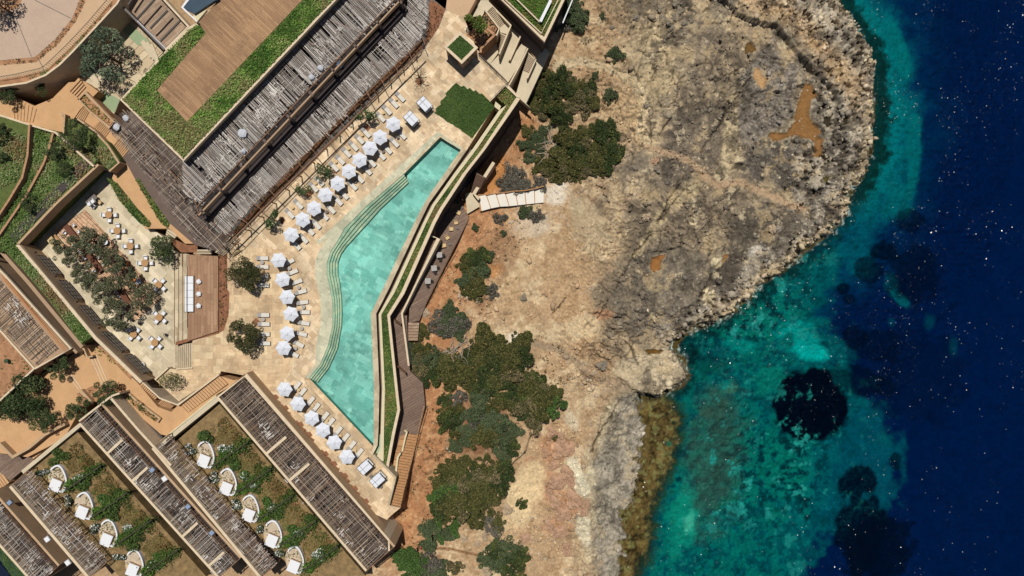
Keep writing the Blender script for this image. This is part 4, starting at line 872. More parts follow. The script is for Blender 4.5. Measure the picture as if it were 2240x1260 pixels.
# planting bed and low wall along the pergola
PBED = [(477, 549), (500, 545), (520, 517), (560, 471), (594, 434), (637, 392), (723, 297), (783, 237), (868, 158), (926, 103), (922, 92), (862, 146), (778, 224), (716, 286), (630, 378), (552, 460), (505, 512)]
struct(sh('pergola_bed_soil', PBED, .03, 'mat_soil_red'))
wal([(512, 520), (585, 432), (640, 380), (720, 292), (800, 216), (880, 140), (925, 88)], 2.2, .6, -1, 'mat_darkwood', 'low dark timber wall along the planting bed in front of the lower pergola', -1)
struct(pr('north_bed_soil', [(943, 0), (958, 8), (974, 20), (966, 42), (958, 62), (943, 84), (926, 103), (934, 70), (940, 40), (938, 10)], .05, -2, 'mat_soil_red'))
PITS = [((802, 280), 10), ((735, 372), 9), ((675, 423), 11), ((617, 482), 8), ((918, 178), 11), ((508, 600), 0), ((560, 705), 10)]
for (c, r_) in PITS:
    if r_: struct(sh('tree_pit_soil', [(c[0] - r_, c[1]), (c[0], c[1] - r_), (c[0] + r_, c[1]), (c[0], c[1] + r_)], .016, 'mat_soil_red'))
struct(sh('east_bed_soil', [(477, 556), (497, 556), (497, 632), (502, 640), (500, 690), (490, 722), (478, 730), (384, 755), (384, 748), (477, 722)], .02, 'mat_soil_red'))
struct(sh('planting_soil', [(370, 518), (410, 536), (432, 535), (432, 552), (396, 552), (374, 530)], .02, 'mat_soil_red'))
# stone stairs under the pergola corner
steps('stone_steps', (470, 552), (509, 512), (526, 524), (489, 560), .75, .08, 5, 'mat_concrete', 'short flight of stone steps at the corner of the lower pergola', 'steps', zb=-1)
SOILP = [(602, 874), (624, 898), (657, 934), (676, 956), (712, 998), (731, 1020), (754, 1046), (776, 1074), (800, 1102)]
for c in SOILP: struct(sh('wall_bed_soil', [(c[0] - 16, c[1] - 8), (c[0] - 9, c[1] - 15), (c[0] - 2, c[1] - 10), (c[0] + 2, c[1] - 12), (c[0] + 8, c[1] - 4), (c[0] + 4, c[1]), (c[0] + 13, c[1] + 6), (c[0] + 9, c[1] + 12), (c[0] + 2, c[1] + 10)], .02, 'mat_soil_red'))
gr = thing('slatted_bench', 'small slatted timber bench on the paving beside the pergola steps', 'bench', W((519, 553), 0))
A = MB()
for i in range(6):
    q = W((513 + i * 2.6, 557 - i * 1.6), 0); A.box((q.x, q.y, .42), (.12, 1.0, .06), R(-42))
A.build('slats', 'mat_tan', gr); A = MB()
for dx in (-.5, .5): q = W((519, 553), 0); A.box((q.x + dx * .6, q.y + dx * .5, .2), (.1, .1, .4), R(-42))
A.build('leg', 'mat_darkwood', gr)
# ------------------------------------------------------------------ west side: court, paths, terraces, walls
ZC = -1.2
COURT = [(60, 520), (130, 440), (240, 372), (262, 415), (325, 494), (372, 530), (385, 556), (386, 806), (368, 808), (337, 831), (200, 690), (62, 540)]
struct(pr('dining_court', COURT, ZC, -7, 'mat_court'))
struct(sh('patterned_floor', [(187, 458), (354, 653), (296, 704), (118, 505)], ZC + .006, 'mat_brickpattern'))
pt = MB(); a, b_, c, d_ = [W(p, ZC + .012) for p in ((187, 458), (354, 653), (296, 704), (118, 505))]
for k_ in (.03, .07): pt.bar(a.lerp(b_, 0).lerp(d_, k_), b_.lerp(c, k_), .06, .004)
mid = lambda u, v: a.lerp(b_, u).lerp(d_.lerp(c, u), v)
for base in range(5):
    for j in range(4):
        s_ = .05 + j * .07; u0 = base * .25 - .1
        for (u, v, u2, v2) in ((u0, s_, u0 + .1, s_), (u0 + .1, s_, u0 + .1, s_ + .3), (u0 + .1, s_ + .3, u0 + .25, s_ + .3)):
            if 0 <= u and u2 <= 1: pt.bar(mid(u, min(v, .95)), mid(u2, min(v2, .95)), .05, .004)
struct(pt.build('floor_lines', 'mat_darkwood'))
# court building: walls with window openings
cb = thing('court_building', 'low sand coloured building around the dining court with a planted roof', 'building', W((100, 560), ZC))
TOPW = 3.3
line_sw = [(40, 533), (97, 600), (211, 737), (311, 834)]
MB().prism(px(strip(line_sw, 7, 1), TOPW), TOPW - .35).build('coping', 'mat_coping', cb)
wallpts = px(strip([(42, 534), (97, 600), (211, 737), (311, 834)], 5, 1), TOPW)
MB().prism([Vector((q.x, q.y, TOPW - .36)) for q in wallpts], -6.5).build('wall', 'mat_taupe', cb)
MB().prism(px(strip([(36, 533), (120, 444), (213, 358)], 5, 1), TOPW), TOPW - 2.2).build('fascia', 'mat_render', cb)
MB().prism(px([(30, 533), (206, 350), (186, 342), (22, 512)], 3.2), -6).build('gallery_wall', 'mat_dark', cb)
def wallface(p, u): return W(p, TOPW)
A0, A1, A2, A3 = [W(p, TOPW) for p in line_sw]
segs = [(A0, A1), (A1, A2), (A2, A3)]; Ls = [(q - p).length for p, q in segs]
def along(px_): # px_ on top line -> world point and direction
    q = W(px_, TOPW); best = None
    for (p0, p1) in segs:
        d = (p1 - p0).normalized(); t_ = max(0, min((p1 - p0).length, (q - p0).dot(d))); r_ = p0 + d * t_
        if best is None or (r_ - q).length < best[0]: best = ((r_ - q).length, r_, d)
    return best[1], best[2]
for (cx_, cy_, L) in ((84, 578, 4.2), (130, 634, 4.2), (178, 690, 4.2), (228, 750, 4.6), (280, 800, 4.4)):
    p, d = along((cx_, cy_)); nrm = Vector((-d.y, d.x, 0)); nrm = nrm if nrm.x > 0 else -nrm
    f = MB(); off = nrm * .34
    f.bar(p - d * L / 2 + off + Vector((0, 0, -1.5)), p + d * L / 2 + off + Vector((0, 0, -1.5)), .06, 2.3); wv = f.build('window', 'mat_window', cb)
    f = MB()
    for k_ in range(6): q = p + d * (-L / 2 + L * k_ / 5) + off + nrm * .05; f.bar(q + Vector((0, 0, -1.5)), q + d * .07 + Vector((0, 0, -1.5)), .1, 2.3)
    for h_ in (1.5, 2.3, 3.1, 3.75): f.bar(p - d * L / 2 + off + nrm * .05 + Vector((0, 0, -h_)), p + d * L / 2 + off + nrm * .05 + Vector((0, 0, -h_)), .1, .07)
    f.build('mullion', 'mat_grey', wv)
for (cx_, cy_) in ((62, 552), (106, 606), (154, 662), (203, 720), (254, 775), (302, 822)):
    p, d = along((cx_, cy_)); nrm = Vector((-d.y, d.x, 0)); nrm = nrm if nrm.x > 0 else -nrm
    q = p + nrm * .5 + Vector((0, 0, -1.6)); f = MB(); f.lathe([(.05, -.2), (.16, -.15), (.16, .1), (.05, .16)], 8, q); f.bar(q, q - nrm * .3, .05, .05); f.build('wall_lamp', 'mat_lampblack', cb)
# roof terrace strips west of the court
TER1 = [(6, 545), (38, 533), (97, 600), (205, 735), (178, 752), (110, 660), (50, 590)]
struct(pr('terrace_soil', TER1, 3.0, -6.5, 'mat_greenbase'))
wal([(-30, 520), (60, 622), (176, 762)], 8, 2.6, -6.5, 'mat_taupe', 'sloping sand coloured wall along the grass strip west of the dining court', -1)
TER2 = [(-60, 540), (4, 552), (38, 530), (215, 352), (196, 330), (132, 290), (60, 270), (-60, 240)]
struct(pr('hillside_terrace', TER2, 3.05, -6.5, 'mat_greenbase'))
struct(pr('hillside_terrace_upper', [(-60, 430), (0, 470), (30, 430), (60, 350), (66, 275), (0, 255), (-60, 240)], 3.8, 3.0, 'mat_greenbase'))
wal([(66, 272), (62, 340), (50, 390), (20, 440), (-20, 500)], 4.5, 4.2, 3, 'mat_stonewall', 'upper curved dry stone wall on the hillside terraces')
wal([(118, 290), (108, 330), (96, 360), (58, 430), (10, 500), (-40, 570)], 4.5, 3.7, 3, 'mat_stonewall', 'lower curved dry stone wall on the hillside terraces')
wal([(0, 250), (65, 271), (122, 288), (170, 330), (206, 362)], 4, 3.7, -6, 'mat_coping', 'pale boundary wall between the stepped path and the hillside terraces', 1)
# stepped path down the west side
PZ = 1.6
struct(pr('upper_path', [(-60, 195), (0, 195), (75, 232), (115, 215), (150, 180), (185, 178), (215, 200), (175, 240), (140, 290), (70, 275), (-60, 240)], PZ, -6.5, 'mat_path'))
steps('path_steps', (22, 208), (26, 262), (72, 268), (80, 238), PZ + .15, PZ + .02, 7, 'mat_path', 'wide shallow sand coloured steps at the far left below the curved retaining wall', 'steps')
steps('path_steps', (148, 196), (172, 170), (188, 190), (168, 212), PZ + .6, PZ + .05, 4, 'mat_path', 'narrow flight of sand coloured steps beside the stone water court', 'steps')
steps('path_steps', (172, 225), (150, 248), (182, 268), (197, 240), PZ, PZ - .35, 9, 'mat_path', 'upper flight of the sand coloured stair, beside the small walled planter', 'steps')
struct(pr('stair_landing_path', [(182, 268), (197, 240), (222, 262), (202, 282)], PZ - .4, -6.5, 'mat_path'))
steps('path_steps', (202, 282), (220, 262), (243, 282), (226, 305), PZ - .45, PZ - .8, 8, 'mat_path', 'middle flight of the sand coloured stair beside the reed pergola', 'steps')
struct(pr('stair_landing_path', [(226, 305), (243, 282), (262, 300), (240, 330)], PZ - .85, -6.5, 'mat_path'))
steps('path_steps', (240, 326), (262, 298), (284, 325), (262, 352), PZ - .9, PZ - 1.3, 8, 'mat_path', 'lowest flight of the sand coloured stair leading to the ramp beside the court', 'steps')
struct(pr('lower_path', [(262, 352), (284, 322), (340, 370), (430, 500), (432, 533), (405, 533), (370, 500), (352, 500), (318, 500), (245, 390), (252, 372)], .25, -6.5, 'mat_path'))
GST1 = [(233, 388), (256, 400), (300, 455), (331, 488), (325, 497), (305, 488), (262, 440)]
struct(pr('path_bed_soil', GST1, .3, -1.3, 'mat_greenbase'))
GST2 = [(296, 393), (304, 390), (330, 430), (372, 490), (366, 498), (350, 485), (315, 425)]
struct(pr('path_bed_soil', GST2, .32, -1.3, 'mat_greenbase'))
steps('stone_steps', (366, 499), (388, 515), (372, 532), (360, 524), .1, -.9, 5, 'mat_concrete', 'small fan of pale steps between the path and the dining court', 'steps')
# triangular planted beds and walls around the stair
TRI = [(143, 255), (180, 275), (235, 310), (262, 350), (238, 372), (215, 352), (150, 300)]
struct(pr('bank_soil', TRI, 2.2, -6, 'mat_greenbase'))
wal([(170, 258), (208, 285), (238, 318), (262, 356), (240, 376)], 4, 2.5, -6, 'mat_render', 'sand coloured retaining wall curving round the bush bank beside the stair', 1)
wal([(127, 243), (143, 250), (140, 292)], 3, 2.9, -6, 'mat_render', 'short wall with railing at the bend of the upper path', 1)
struct(pr('small_bed_soil', [(170, 215), (190, 200), (250, 262), (240, 275), (195, 245)], 2.1, -6, 'mat_soil'))
wal([(169, 217), (188, 200), (250, 266), (238, 282), (195, 244), (169, 217)], 3, 2.5, -6, 'mat_render', 'low wall of the zigzag planter between the stair and the water court', 1)
# water court
struct(pr('water_court', [(165, 182), (285, 42), (362, 108), (262, 220), (250, 250), (200, 205)], -.6, -6.5, 'mat_slab'))
plain('mat_palepool', C(150, 168, 128), .1, .6, rough=.35)
struct(sh('water', [(283, 50), (328, 92), (314, 100), (300, 98), (268, 68)], -.55, 'mat_palepool')); struct(sh('water', [(205, 205), (222, 195), (262, 218), (250, 247), (240, 240)], -.55, 'mat_palepool'))
for i, (a, b_, c, d_) in enumerate((((176, 172), (186, 165), (214, 190), (204, 200)), ((193, 168), (206, 160), (228, 198), (222, 204)), ((210, 160), (222, 150), (246, 200), (238, 206)), ((285, 78), (297, 90), (312, 100), (352, 130)), ((330, 96), (350, 112), (338, 125), (318, 98)), ((312, 92), (318, 98), (350, 128), (344, 134)))):
    tag(pr('stone_slab', [a, b_, c, d_] if i < 3 else [(280 + i * 9, 80 + i * 4), (288 + i * 9, 74 + i * 4), (318 + i * 6, 106 + i * 5), (310 + i * 6, 112 + i * 5)], -.35 + i * .012, -1, 'mat_concrete'), '%s pale stone slab stepping across the water court, counted from the left' % ORD[i], 'stone slab', 'stone slabs in the water court')
# curved retaining wall, road, disc
wall_line = [(-60, 194), (0, 191), (57, 183), (100, 166), (131, 143), (160, 114), (200, 71), (257, 9), (280, -30)]
wal(wall_line, 4, 5.0, -6.5, 'mat_coping', 'tall curved retaining wall of sand coloured render below the upper road', -1, 'retaining_wall')
edge = [(-60, 193), (0, 190), (57, 182), (100, 165), (131, 142), (160, 113), (200, 70), (257, 8), (280, -32)]
tag(pr('retaining_wall', edge + [(260, -200), (-200, -200), (-200, 193)], 4.5, -6.5, 'mat_taupe'), 'body of the upper road terrace at the top left', 'terrace')
struct(sh('road_bed_soil', [(-60, 193), (0, 190), (57, 182), (100, 165), (131, 142), (160, 113), (200, 70), (257, 8), (280, -32), (258, -40), (246, 0), (200, 54), (154, 103), (109, 146), (97, 154), (43, 167), (0, 174), (-60, 176)], 4.55, 'mat_soil'))
struct(sh('road', [(-60, 176), (0, 174), (43, 167), (97, 154), (109, 146), (154, 103), (200, 54), (246, 0), (256, -60), (170, -60), (176, 10), (172, 30), (128, 95), (80, 136), (0, 143), (-60, 144)], 4.56, 'mat_road'))
DISC_STRIP = [(-60, 144), (0, 143), (80, 136), (128, 95), (165, 48), (186, 5), (190, -60), (178, -60), (174, 0), (158, 40), (121, 86), (76, 125), (0, 132), (-60, 133)]
struct(sh('disc_bed_soil', DISC_STRIP, 4.57, 'mat_soil'))
DSC = [(-60, 133), (0, 132), (76, 125), (121, 86), (158, 40), (174, 0), (178, -60), (-60, -60)]
struct(sh('plaza', DSC, 4.6, 'mat_disc')); jl = MB()
for a, b_ in (((35, 40), (69, 124)), ((76, 0), (155, 40)), ((35, 40), (0, 20)), ((85, 131), (96, 152))): jl.bar(W(a, 4.61), W(b_, 4.61), .12, .005)
struct(jl.build('plaza_joints', 'mat_grey'))
struct(sh('tree_bed_soil', [(-20, 32), (8, 28), (40, 16), (52, -10), (-20, -10)], 4.62, 'mat_soil'))
pr_ = [(0, 173), (43, 166), (97, 153), (109, 145), (154, 102), (200, 53), (246, -1)]
t = thing('railing', 'long thin railing along the outer edge of the upper road at the top left', 'railing', W((120, 130), 4.6)); r1 = MB(); r2 = MB()
for p, q in zip(pr_[:-1], pr_[1:]):
    a, b_ = W(p, 4.6), W(q, 4.6); r1.bar(a + Vector((0, 0, 1)), b_ + Vector((0, 0, 1)), .07, .05); nn_ = int((b_ - a).length / .38)
    for i in range(nn_): g_ = a.lerp(b_, i / nn_); r2.box((g_.x, g_.y, 5.1), (.04, .04, 1))
r1.build('rail', 'mat_metal', t); r2.build('baluster', 'mat_metal', t)
# timber terrace with beams (top)
tt = thing('sunken_terrace', 'walled timber terrace with dark beams across it at the top', 'terrace', W((330, 60), 2))
TT = [(264, 0), (363, 108), (414, 58), (343, -20), (300, -60), (250, -20)]
pr('floor', TT, 2.0, -2, 'mat_terrace_timber', tt)
MB().prism(px(strip([(340, -24), (414, 57), (363, 110)], 4, 1), 4.2), 0).build('wall', 'mat_coping', tt)
for a, b_ in (((300, 40), (340, -5)), ((328, 62), (366, 22)), ((350, 90), (394, 44)), ((280, 10), (300, -20))): MB().bar(W(a, 3.9), W(b_, 3.9), .28, .25).build('beam', 'mat_metal', tt)
MB().bar(W((256, 2), 3.4), W((360, 108), 3.4), .35, .7).build('screen', 'mat_grey', tt)
sc = MB(); sc.bar(W((300, 45), 3.5), W((362, 106), 3.5), .15, .1); sc.build('curtain', 'mat_sack', tt)
# steps and timber platform east of the court
ks = thing('stone_steps', 'wide run of pale stone steps between the dining court and the timber platform', 'steps', W((395, 650), ZC))
for i, x in enumerate((381, 390, 399)):
    o = pr('tread', [(x + .5, 555), (x + 10.4, 555), (x + 10.4, 752 - i * 2), (x + .5, 755 - i * 2)], ZC + .38 * (i + 1), -3, 'mat_coping_stone', ks)
    MB().bar(W((x + .8, 555), ZC + .38 * (i + 1) + .015), W((x + .8, 753), ZC + .38 * (i + 1) + .015), .12, .03).build('riser_shade', 'mat_darkwood', o)  # dark bar stands in for the shade along the riser
steps('stone_steps', (385, 755), (385, 806), (421, 803), (421, 750), -1.05, -.05, 8, 'mat_coping_stone', 'eight narrow pale steps climbing from the court to the pool deck south of the platform', 'steps')
steps('stone_steps', (383, 717), (383, 752), (414, 744), (414, 717), -.95, -.05, 7, 'mat_coping_stone', 'narrow pale steps at the south corner of the timber platform', 'steps')
steps('stone_steps', (383, 556), (383, 583), (414, 583), (414, 556), -.95, .1, 6, 'mat_coping_stone', 'narrow pale steps at the north corner of the timber platform', 'steps')
tag(pr('timber_platform', [(410, 557), (477, 560), (477, 724), (411, 746)], .32, -2, 'mat_timber_deck'), 'raised brown timber platform with the white sofa', 'platform')
steps('stone_steps', (431, 546), (462, 546), (462, 556), (431, 556), .7, .35, 3, 'mat_concrete', 'two short stone steps at the north end of the timber platform', 'steps')
# lower left: orange paths, stairs
struct(pr('orange_path', [(180, 756), (205, 742), (260, 800), (300, 836), (345, 890), (385, 905), (352, 925), (352, 950), (300, 905), (240, 845), (200, 860), (170, 905), (140, 960), (60, 1000), (-40, 985), (-60, 900), (60, 830), (130, 800)], -.4, -6.5, 'mat_path'))
struct(pr('orange_path_south', [(352, 925), (395, 880), (480, 822), (512, 832), (540, 825), (475, 862), (372, 955), (352, 950)], -.42, -6.5, 'mat_path'))
for (x, y) in ((150, 822), (168, 812)):
    pass
jl = MB()
for a, b_ in (((198, 780), (226, 845)), ((204, 778), (232, 843)), ((210, 776), (237, 840)), ((150, 822), (172, 852)), ((156, 820), (178, 850))): jl.bar(W(a, -.34), W(b_, -.34), .14, .06)
struct(jl.build('path_kerbs', 'mat_coping'))
steps('path_steps', (311, 838), (291, 858), (322, 892), (343, 870), -.45, -1.3, 10, 'mat_path', 'upper half of the sand coloured stair south of the dining court', 'steps', zb=-6)
steps('path_steps', (357, 872), (334, 895), (358, 906), (380, 888), -1.3, -1.9, 9, 'mat_path', 'lower half of the sand coloured stair south of the dining court', 'steps', zb=-6)
steps('path_steps', (397, 886), (412, 902), (498, 840), (478, 820), -.3, -.05, 17, 'mat_path', 'long sand coloured ramp of shallow steps rising to the pool deck above the villas', 'steps', zb=-6)
wal([(311, 834), (350, 870), (388, 884), (478, 818)], 3, .4, -6, 'mat_coping', 'pale kinked parapet around the south tip of the pool deck', 1)
wal([(368, 806), (340, 832)], 3, .5, -3, 'mat_coping', 'short pale parapet beside the sparse bush at the court corner', 1)
wal([(385, 806), (421, 803)], 3, .3, -3, 'mat_coping', 'small pale kerb wall at the foot of the narrow steps', 1)
wal([(270, 855), (285, 862), (305, 880), (338, 905), (352, 915), (345, 925)], 4, .1, -6, 'mat_render', 'sand coloured planter wall on the south side of the stair', 1)
GLEFT = [(282, 862), (310, 880), (345, 912), (340, 922), (300, 895), (275, 868)]
struct(pr('stair_bed_soil', GLEFT, -.2, -6, 'mat_soil')); struct(pr('bush_bed_soil', [(168, 860), (200, 845), (262, 840), (280, 860), (215, 880), (200, 876), (175, 905)], -.25, -6, 'mat_soil'))
struct(pr('strip_bed_soil', [(186, 758), (207, 745), (290, 822), (285, 830), (262, 806), (205, 752)], -.3, -3, 'mat_soil'))
wal([(170, 858), (178, 852), (203, 880)], 4, .6, -6, 'mat_render', 'short angled wall of the bush bed below the orange path', 1)
wal([(182, 757), (192, 780), (202, 777)], 4, .6, -6, 'mat_render', 'stub wall at the top of the orange path beside the pergola building', 1)
wal([(0, 968), (28, 996), (60, 978), (96, 948), (140, 925)], 6, .8, -6, 'mat_render', 'bent sand coloured wall below the shaded orange path at the far left', 1)
steps('path_steps', (62, 985), (72, 1005), (145, 945), (130, 930), -1.5, -.6, 14, 'mat_path', 'sand coloured stair descending beside the villas at the far left', 'steps', zb=-6)
struct(pr('grey_deck', [(-40, 980), (28, 998), (62, 985), (74, 1008), (22, 1052), (-40, 1000)], -1.6, -6, 'mat_grey_deck'))
steps('path_steps', (-6, 1020), (20, 1056), (0, 1070), (-20, 1040), -1.6, -2.2, 4, 'mat_path', 'few sand coloured steps at the left edge beside the villas', 'steps', zb=-6)
struct(pr('passage_path', [(300, 905), (352, 950), (358, 960), (372, 955), (345, 975), (280, 900)], -.6, -6, 'mat_dark'))
# far left pergola building
lb = thing('pergola_building', 'villa block with dark reed pergola and red soil roof at the left edge', 'building', W((60, 720), -1))
LBR = [(-60, 535), (11, 598), (155, 762), (140, 772), (76, 808), (0, 880), (-60, 930)]
MB().prism(px(LBR, 2.6), -6.5).build('wall', 'mat_taupe', lb)
MB().prism(px(strip([(-60, 530), (11, 600), (157, 762), (77, 808)], 4, 1), 3.0), 2.5).build('coping', 'mat_coping', lb)
MB().prism(px(strip([(-60, 655), (0, 720), (77, 806), (0, 878), (-60, 930)], 4, 1), 2.9), 2.5).build('inner_coping', 'mat_coping', lb)
MB().prism(px([(-60, 660), (0, 724), (70, 806), (0, 872), (-60, 925)], 2.7), 2.5).build('roof_soil', 'mat_soil', lb)
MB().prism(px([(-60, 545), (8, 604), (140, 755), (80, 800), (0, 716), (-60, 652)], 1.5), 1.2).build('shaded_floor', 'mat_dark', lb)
LPG = [(-60, 560), (2, 615), (128, 762), (80, 800), (0, 716), (-60, 650)]
slats('reed_cover', LPG, 2.75, 42, 'mat_slat', lb, .26, (.04, .09), 21, .12, CDK, (1, 5)); slats('cross_reeds', LPG, 2.83, -48, 'mat_slat', lb, .45, (.04, .07), 22, .3, CDK, (1, 4))
patches(lb, [(0, 640), (60, 670), (60, 700), (20, 720)], 2.9, 8, 23, CW, -46)
rl = MB()
for k_ in range(3): rl.bar(W((2 + k_ * 3, 600 + k_ * 6), 3.4), W((146 - k_ * 2, 764 - k_ * -3), 3.4), .06, .05)
rl.build('rail', 'mat_orange', lb)
tag(pr('terrace_wall', strip([(14, 600), (170, 770)], 6, 1), 2.4, -6.5, 'mat_taupe'), 'narrow taupe wall along the dark passage beside the pergola building', 'wall')
q = W((19, 789), 2.8); t = thing('green_bin', 'small green bin on the red soil roof bed at the left edge', 'bin', q); MB().lathe([(.22, 0), (.3, .1), (.3, .6), (.36, .65), (.1, .72)], 10, q).build('body', 'mat_green', t)
# ------------------------------------------------------------------ villas
def nrm2(a, b): d = (Vector(b) - Vector(a)).normalized(); return d, Vector((-d.y, d.x))
VZ = 2.6
def villa(lab, A, B, wd, n_, ang=-46, seed=30, rails=True, gapw=0, cols=CW, floor='mat_dark', ztop=VZ, fins=()):
    """pergola strip whose lower-left coping runs A->B (pixels), wd pixels wide towards the upper right"""
    d, nn_ = nrm2(A, B); nn_ = nn_ if nn_.y < 0 else -nn_
    f = lambda u, v: (lerp(A[0], B[0], u) + nn_.x * v, lerp(A[1], B[1], u) + nn_.y * v)
    t = thing('villa', lab, 'villa', W(f(.5, wd / 2), -1))
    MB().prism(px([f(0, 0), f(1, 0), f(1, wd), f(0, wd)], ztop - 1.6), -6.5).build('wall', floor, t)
    MB().prism(px([f(0, -5), f(1, -5), f(1, 0), f(0, 0)], ztop + .2), -6.5).build('coping', 'mat_coping', t)
    MB().prism(px([f(0, wd), f(1, wd), f(1, wd + 5), f(0, wd + 5)], ztop + .2), -6.5).build('rear_wall', 'mat_render', t)
    PG_ = [f(0.004, 1), f(.996, 1), f(.996, wd - gapw), f(.004, wd - gapw)]
    slats('reed_cover', PG_, ztop, 43, 'mat_slat', t, .21, (.04, .09), seed, .12, cols, (1, 5), rag=.3)
    slats('cross_reeds', PG_, ztop + .07, -47, 'mat_slat', t, .4, (.03, .07), seed + 1, .3, cols, (1, 4))
    patches(t, PG_, ztop + .1, n_ // 2, seed + 2, CW, 43)
    b2 = MB(); nb = 10
    for i in range(nb + 1): b2.bar(W(f(i / nb, 0), ztop - .1), W(f(i / nb, wd), ztop - .1), .14, .18)
    for v in (.2, .8): b2.bar(W(f(0, wd * v), ztop - .08), W(f(1, wd * v), ztop - .08), .1, .12)
    b2.build('beam', 'mat_beam', t)
    for u in fins: MB().prism(px([f(u, 0), f(u + .012, 0), f(u + .012, wd * .72), f(u, wd * .72)], ztop + .25), ztop - .2).build('fin_wall', 'mat_coping', t)
    if gapw:
        b2 = MB()
        for i in range(60): b2.bar(W(f(i / 60, wd - gapw), ztop + .1), W(f(i / 60, wd), ztop + .1), .05, .04)
        b2.bar(W(f(0, wd - gapw * .5), ztop + .12), W(f(1, wd - gapw * .5), ztop + .12), .06, .05); b2.build('rail', 'mat_darkwood', t)
    return t
villa('rightmost villa row with a weathered reed roof, nearest the pool', (478, 868), (803, 1247), 76, 26, seed=30, gapw=8, cols=CBR, fins=(.32, .475))
villa('villa row with a narrow reed roof between the two garden rows', (176, 925), (480, 1262), 60, 26, seed=40, gapw=14, cols=CDK + CW[1:3], fins=(.19, .37, .73, .92))
villa('villa row at the lower left corner with grilles and reed roof', (-64, 1117), (80, 1280), 62, 16, seed=50, gapw=10, cols=CDK + CW[1:3])
def patio_pergola(lab, A, B, wd, seed):
    d, nn_ = nrm2(A, B); nn_ = nn_ if nn_.y < 0 else -nn_
    f = lambda u, v: (lerp(A[0], B[0], u) + nn_.x * v, lerp(A[1], B[1], u) + nn_.y * v)
    t = thing('patio_pergola', lab, 'pergola', W(f(.5, wd / 2), 0))
    MB().prism(px([f(0, -6), f(1, -6), f(1, 0), f(0, 0)], 2.9), -6.5).build('coping', 'mat_coping', t)
    MB().prism(px([f(0, 0), f(1, 0), f(1, wd), f(0, wd)], .05), -6.5).build('floor', 'mat_purple', t)
    PG_ = [f(0.004, 1), f(.996, 1), f(.996, wd), f(.004, wd)]
    slats('reed_cover', PG_, 2.5, 43, 'mat_slat', t, .23, (.04, .09), seed, .15, CDK + CW[1:4], (1, 4), rag=.5)
    slats('cross_reeds', PG_, 2.58, -47, 'mat_slat', t, .55, (.04, .08), seed + 1, .3, CDK + CW[1:3], (1, 4)); patches(t, PG_, 2.62, 12, seed + 2, CW, 43)
    b2 = MB()
    for i in range(13): b2.bar(W(f(i / 12, 0), 2.4), W(f(i / 12, wd), 2.4), .14, .18)
    b2.bar(W(f(0, wd - 1), 2.42), W(f(1, wd - 1), 2.42), .14, .18); b2.build('beam', 'mat_beam', t)
    for i in range(7): q = W(f(i / 6, wd - 1), 2.4); MB().box((q.x, q.y, 1.2), (.16, .16, 2.4)).build('post', 'mat_beam', t)
patio_pergola('patio pergola of grey reeds in front of the five garden patios beside the rightmost villas', (336, 978), (572, 1262), 42, 60)
patio_pergola('patio pergola of grey reeds in front of the garden patios at the lower left', (24, 1062), (196, 1262), 50, 70)
# gardens
plain('mat_gardensoil', C(146, 120, 80), .45, .9, bst=.8)
G1 = [(362, 985), (480, 884), (800, 1260), (660, 1262)]; G2 = [(49, 1034), (170, 945), (452, 1262), (262, 1262)]
struct(pr('garden_soil', G1, .1, -6.5, 'mat_gardensoil')); struct(pr('garden_soil', G2, .1, -6.5, 'mat_gardensoil'))
tag(pr('garden_wall', strip([(350, 968), (476, 866)], 10, 1), .9, -6, 'mat_concrete'), 'pale wall closing the north end of the right garden row', 'wall'); tag(pr('garden_wall', strip([(46, 1030), (174, 925)], 8, 1), .9, -6, 'mat_concrete'), 'pale wall closing the north end of the left garden row', 'wall')
wal([(240, 872), (300, 942), (372, 1020)], 5, 2.8, -6, 'mat_coping', 'pale roof edge wall above the alley at the head of the middle villas', -1)
wal([(252, 868), (330, 960), (372, 1010)], 8, 1.8, -6, 'mat_taupe', 'taupe wall on the far side of the alley at the head of the middle villas', 1)
wal([(174, 923), (245, 868), (262, 862)], 4, 2.8, -6, 'mat_coping', 'pale coping at the north end of the middle villa row', -1)
wal([(476, 866), (540, 818), (852, 1180), (853, 1205)], 4, 2.85, -6, 'mat_coping', 'pale coping round the north and east sides of the rightmost villas', 1)
wal([(474, 868), (420, 912), (352, 968)], 4, .9, -6, 'mat_cream', 'cream garden wall beside the sand coloured ramp of shallow steps', 1)
PATS = [(448, 1000), (497, 1060), (546, 1118), (596, 1174), (644, 1230), (125, 1053), (183, 1112), (236, 1172), (293, 1238)]
EGG = [(-20, -12), (-13, -29), (0, -36), (10, -30), (18, -14), (21, 2), (17, 18), (9, 25), (-14, 12)]
def egg(c, s_=1.0):
    out = []; n_ = len(EGG)
    for i in range(n_):
        p0, p1, p2, p3 = [Vector(EGG[(i + j) % n_]) for j in (-1, 0, 1, 2)]
        for k_ in range(4):
            t_ = k_ / 4; q = .5 * ((2 * p1) + (-p0 + p2) * t_ + (2 * p0 - 5 * p1 + 4 * p2 - p3) * t_ ** 2 + (-p0 + 3 * p1 - 3 * p2 + p3) * t_ ** 3); out.append((c[0] + q.x * s_, c[1] + q.y * s_))
    return out
paving('mat_patio', C(216, 198, 172), C(200, 180, 154), C(176, 156, 132), R(43), .9, .5, .1)
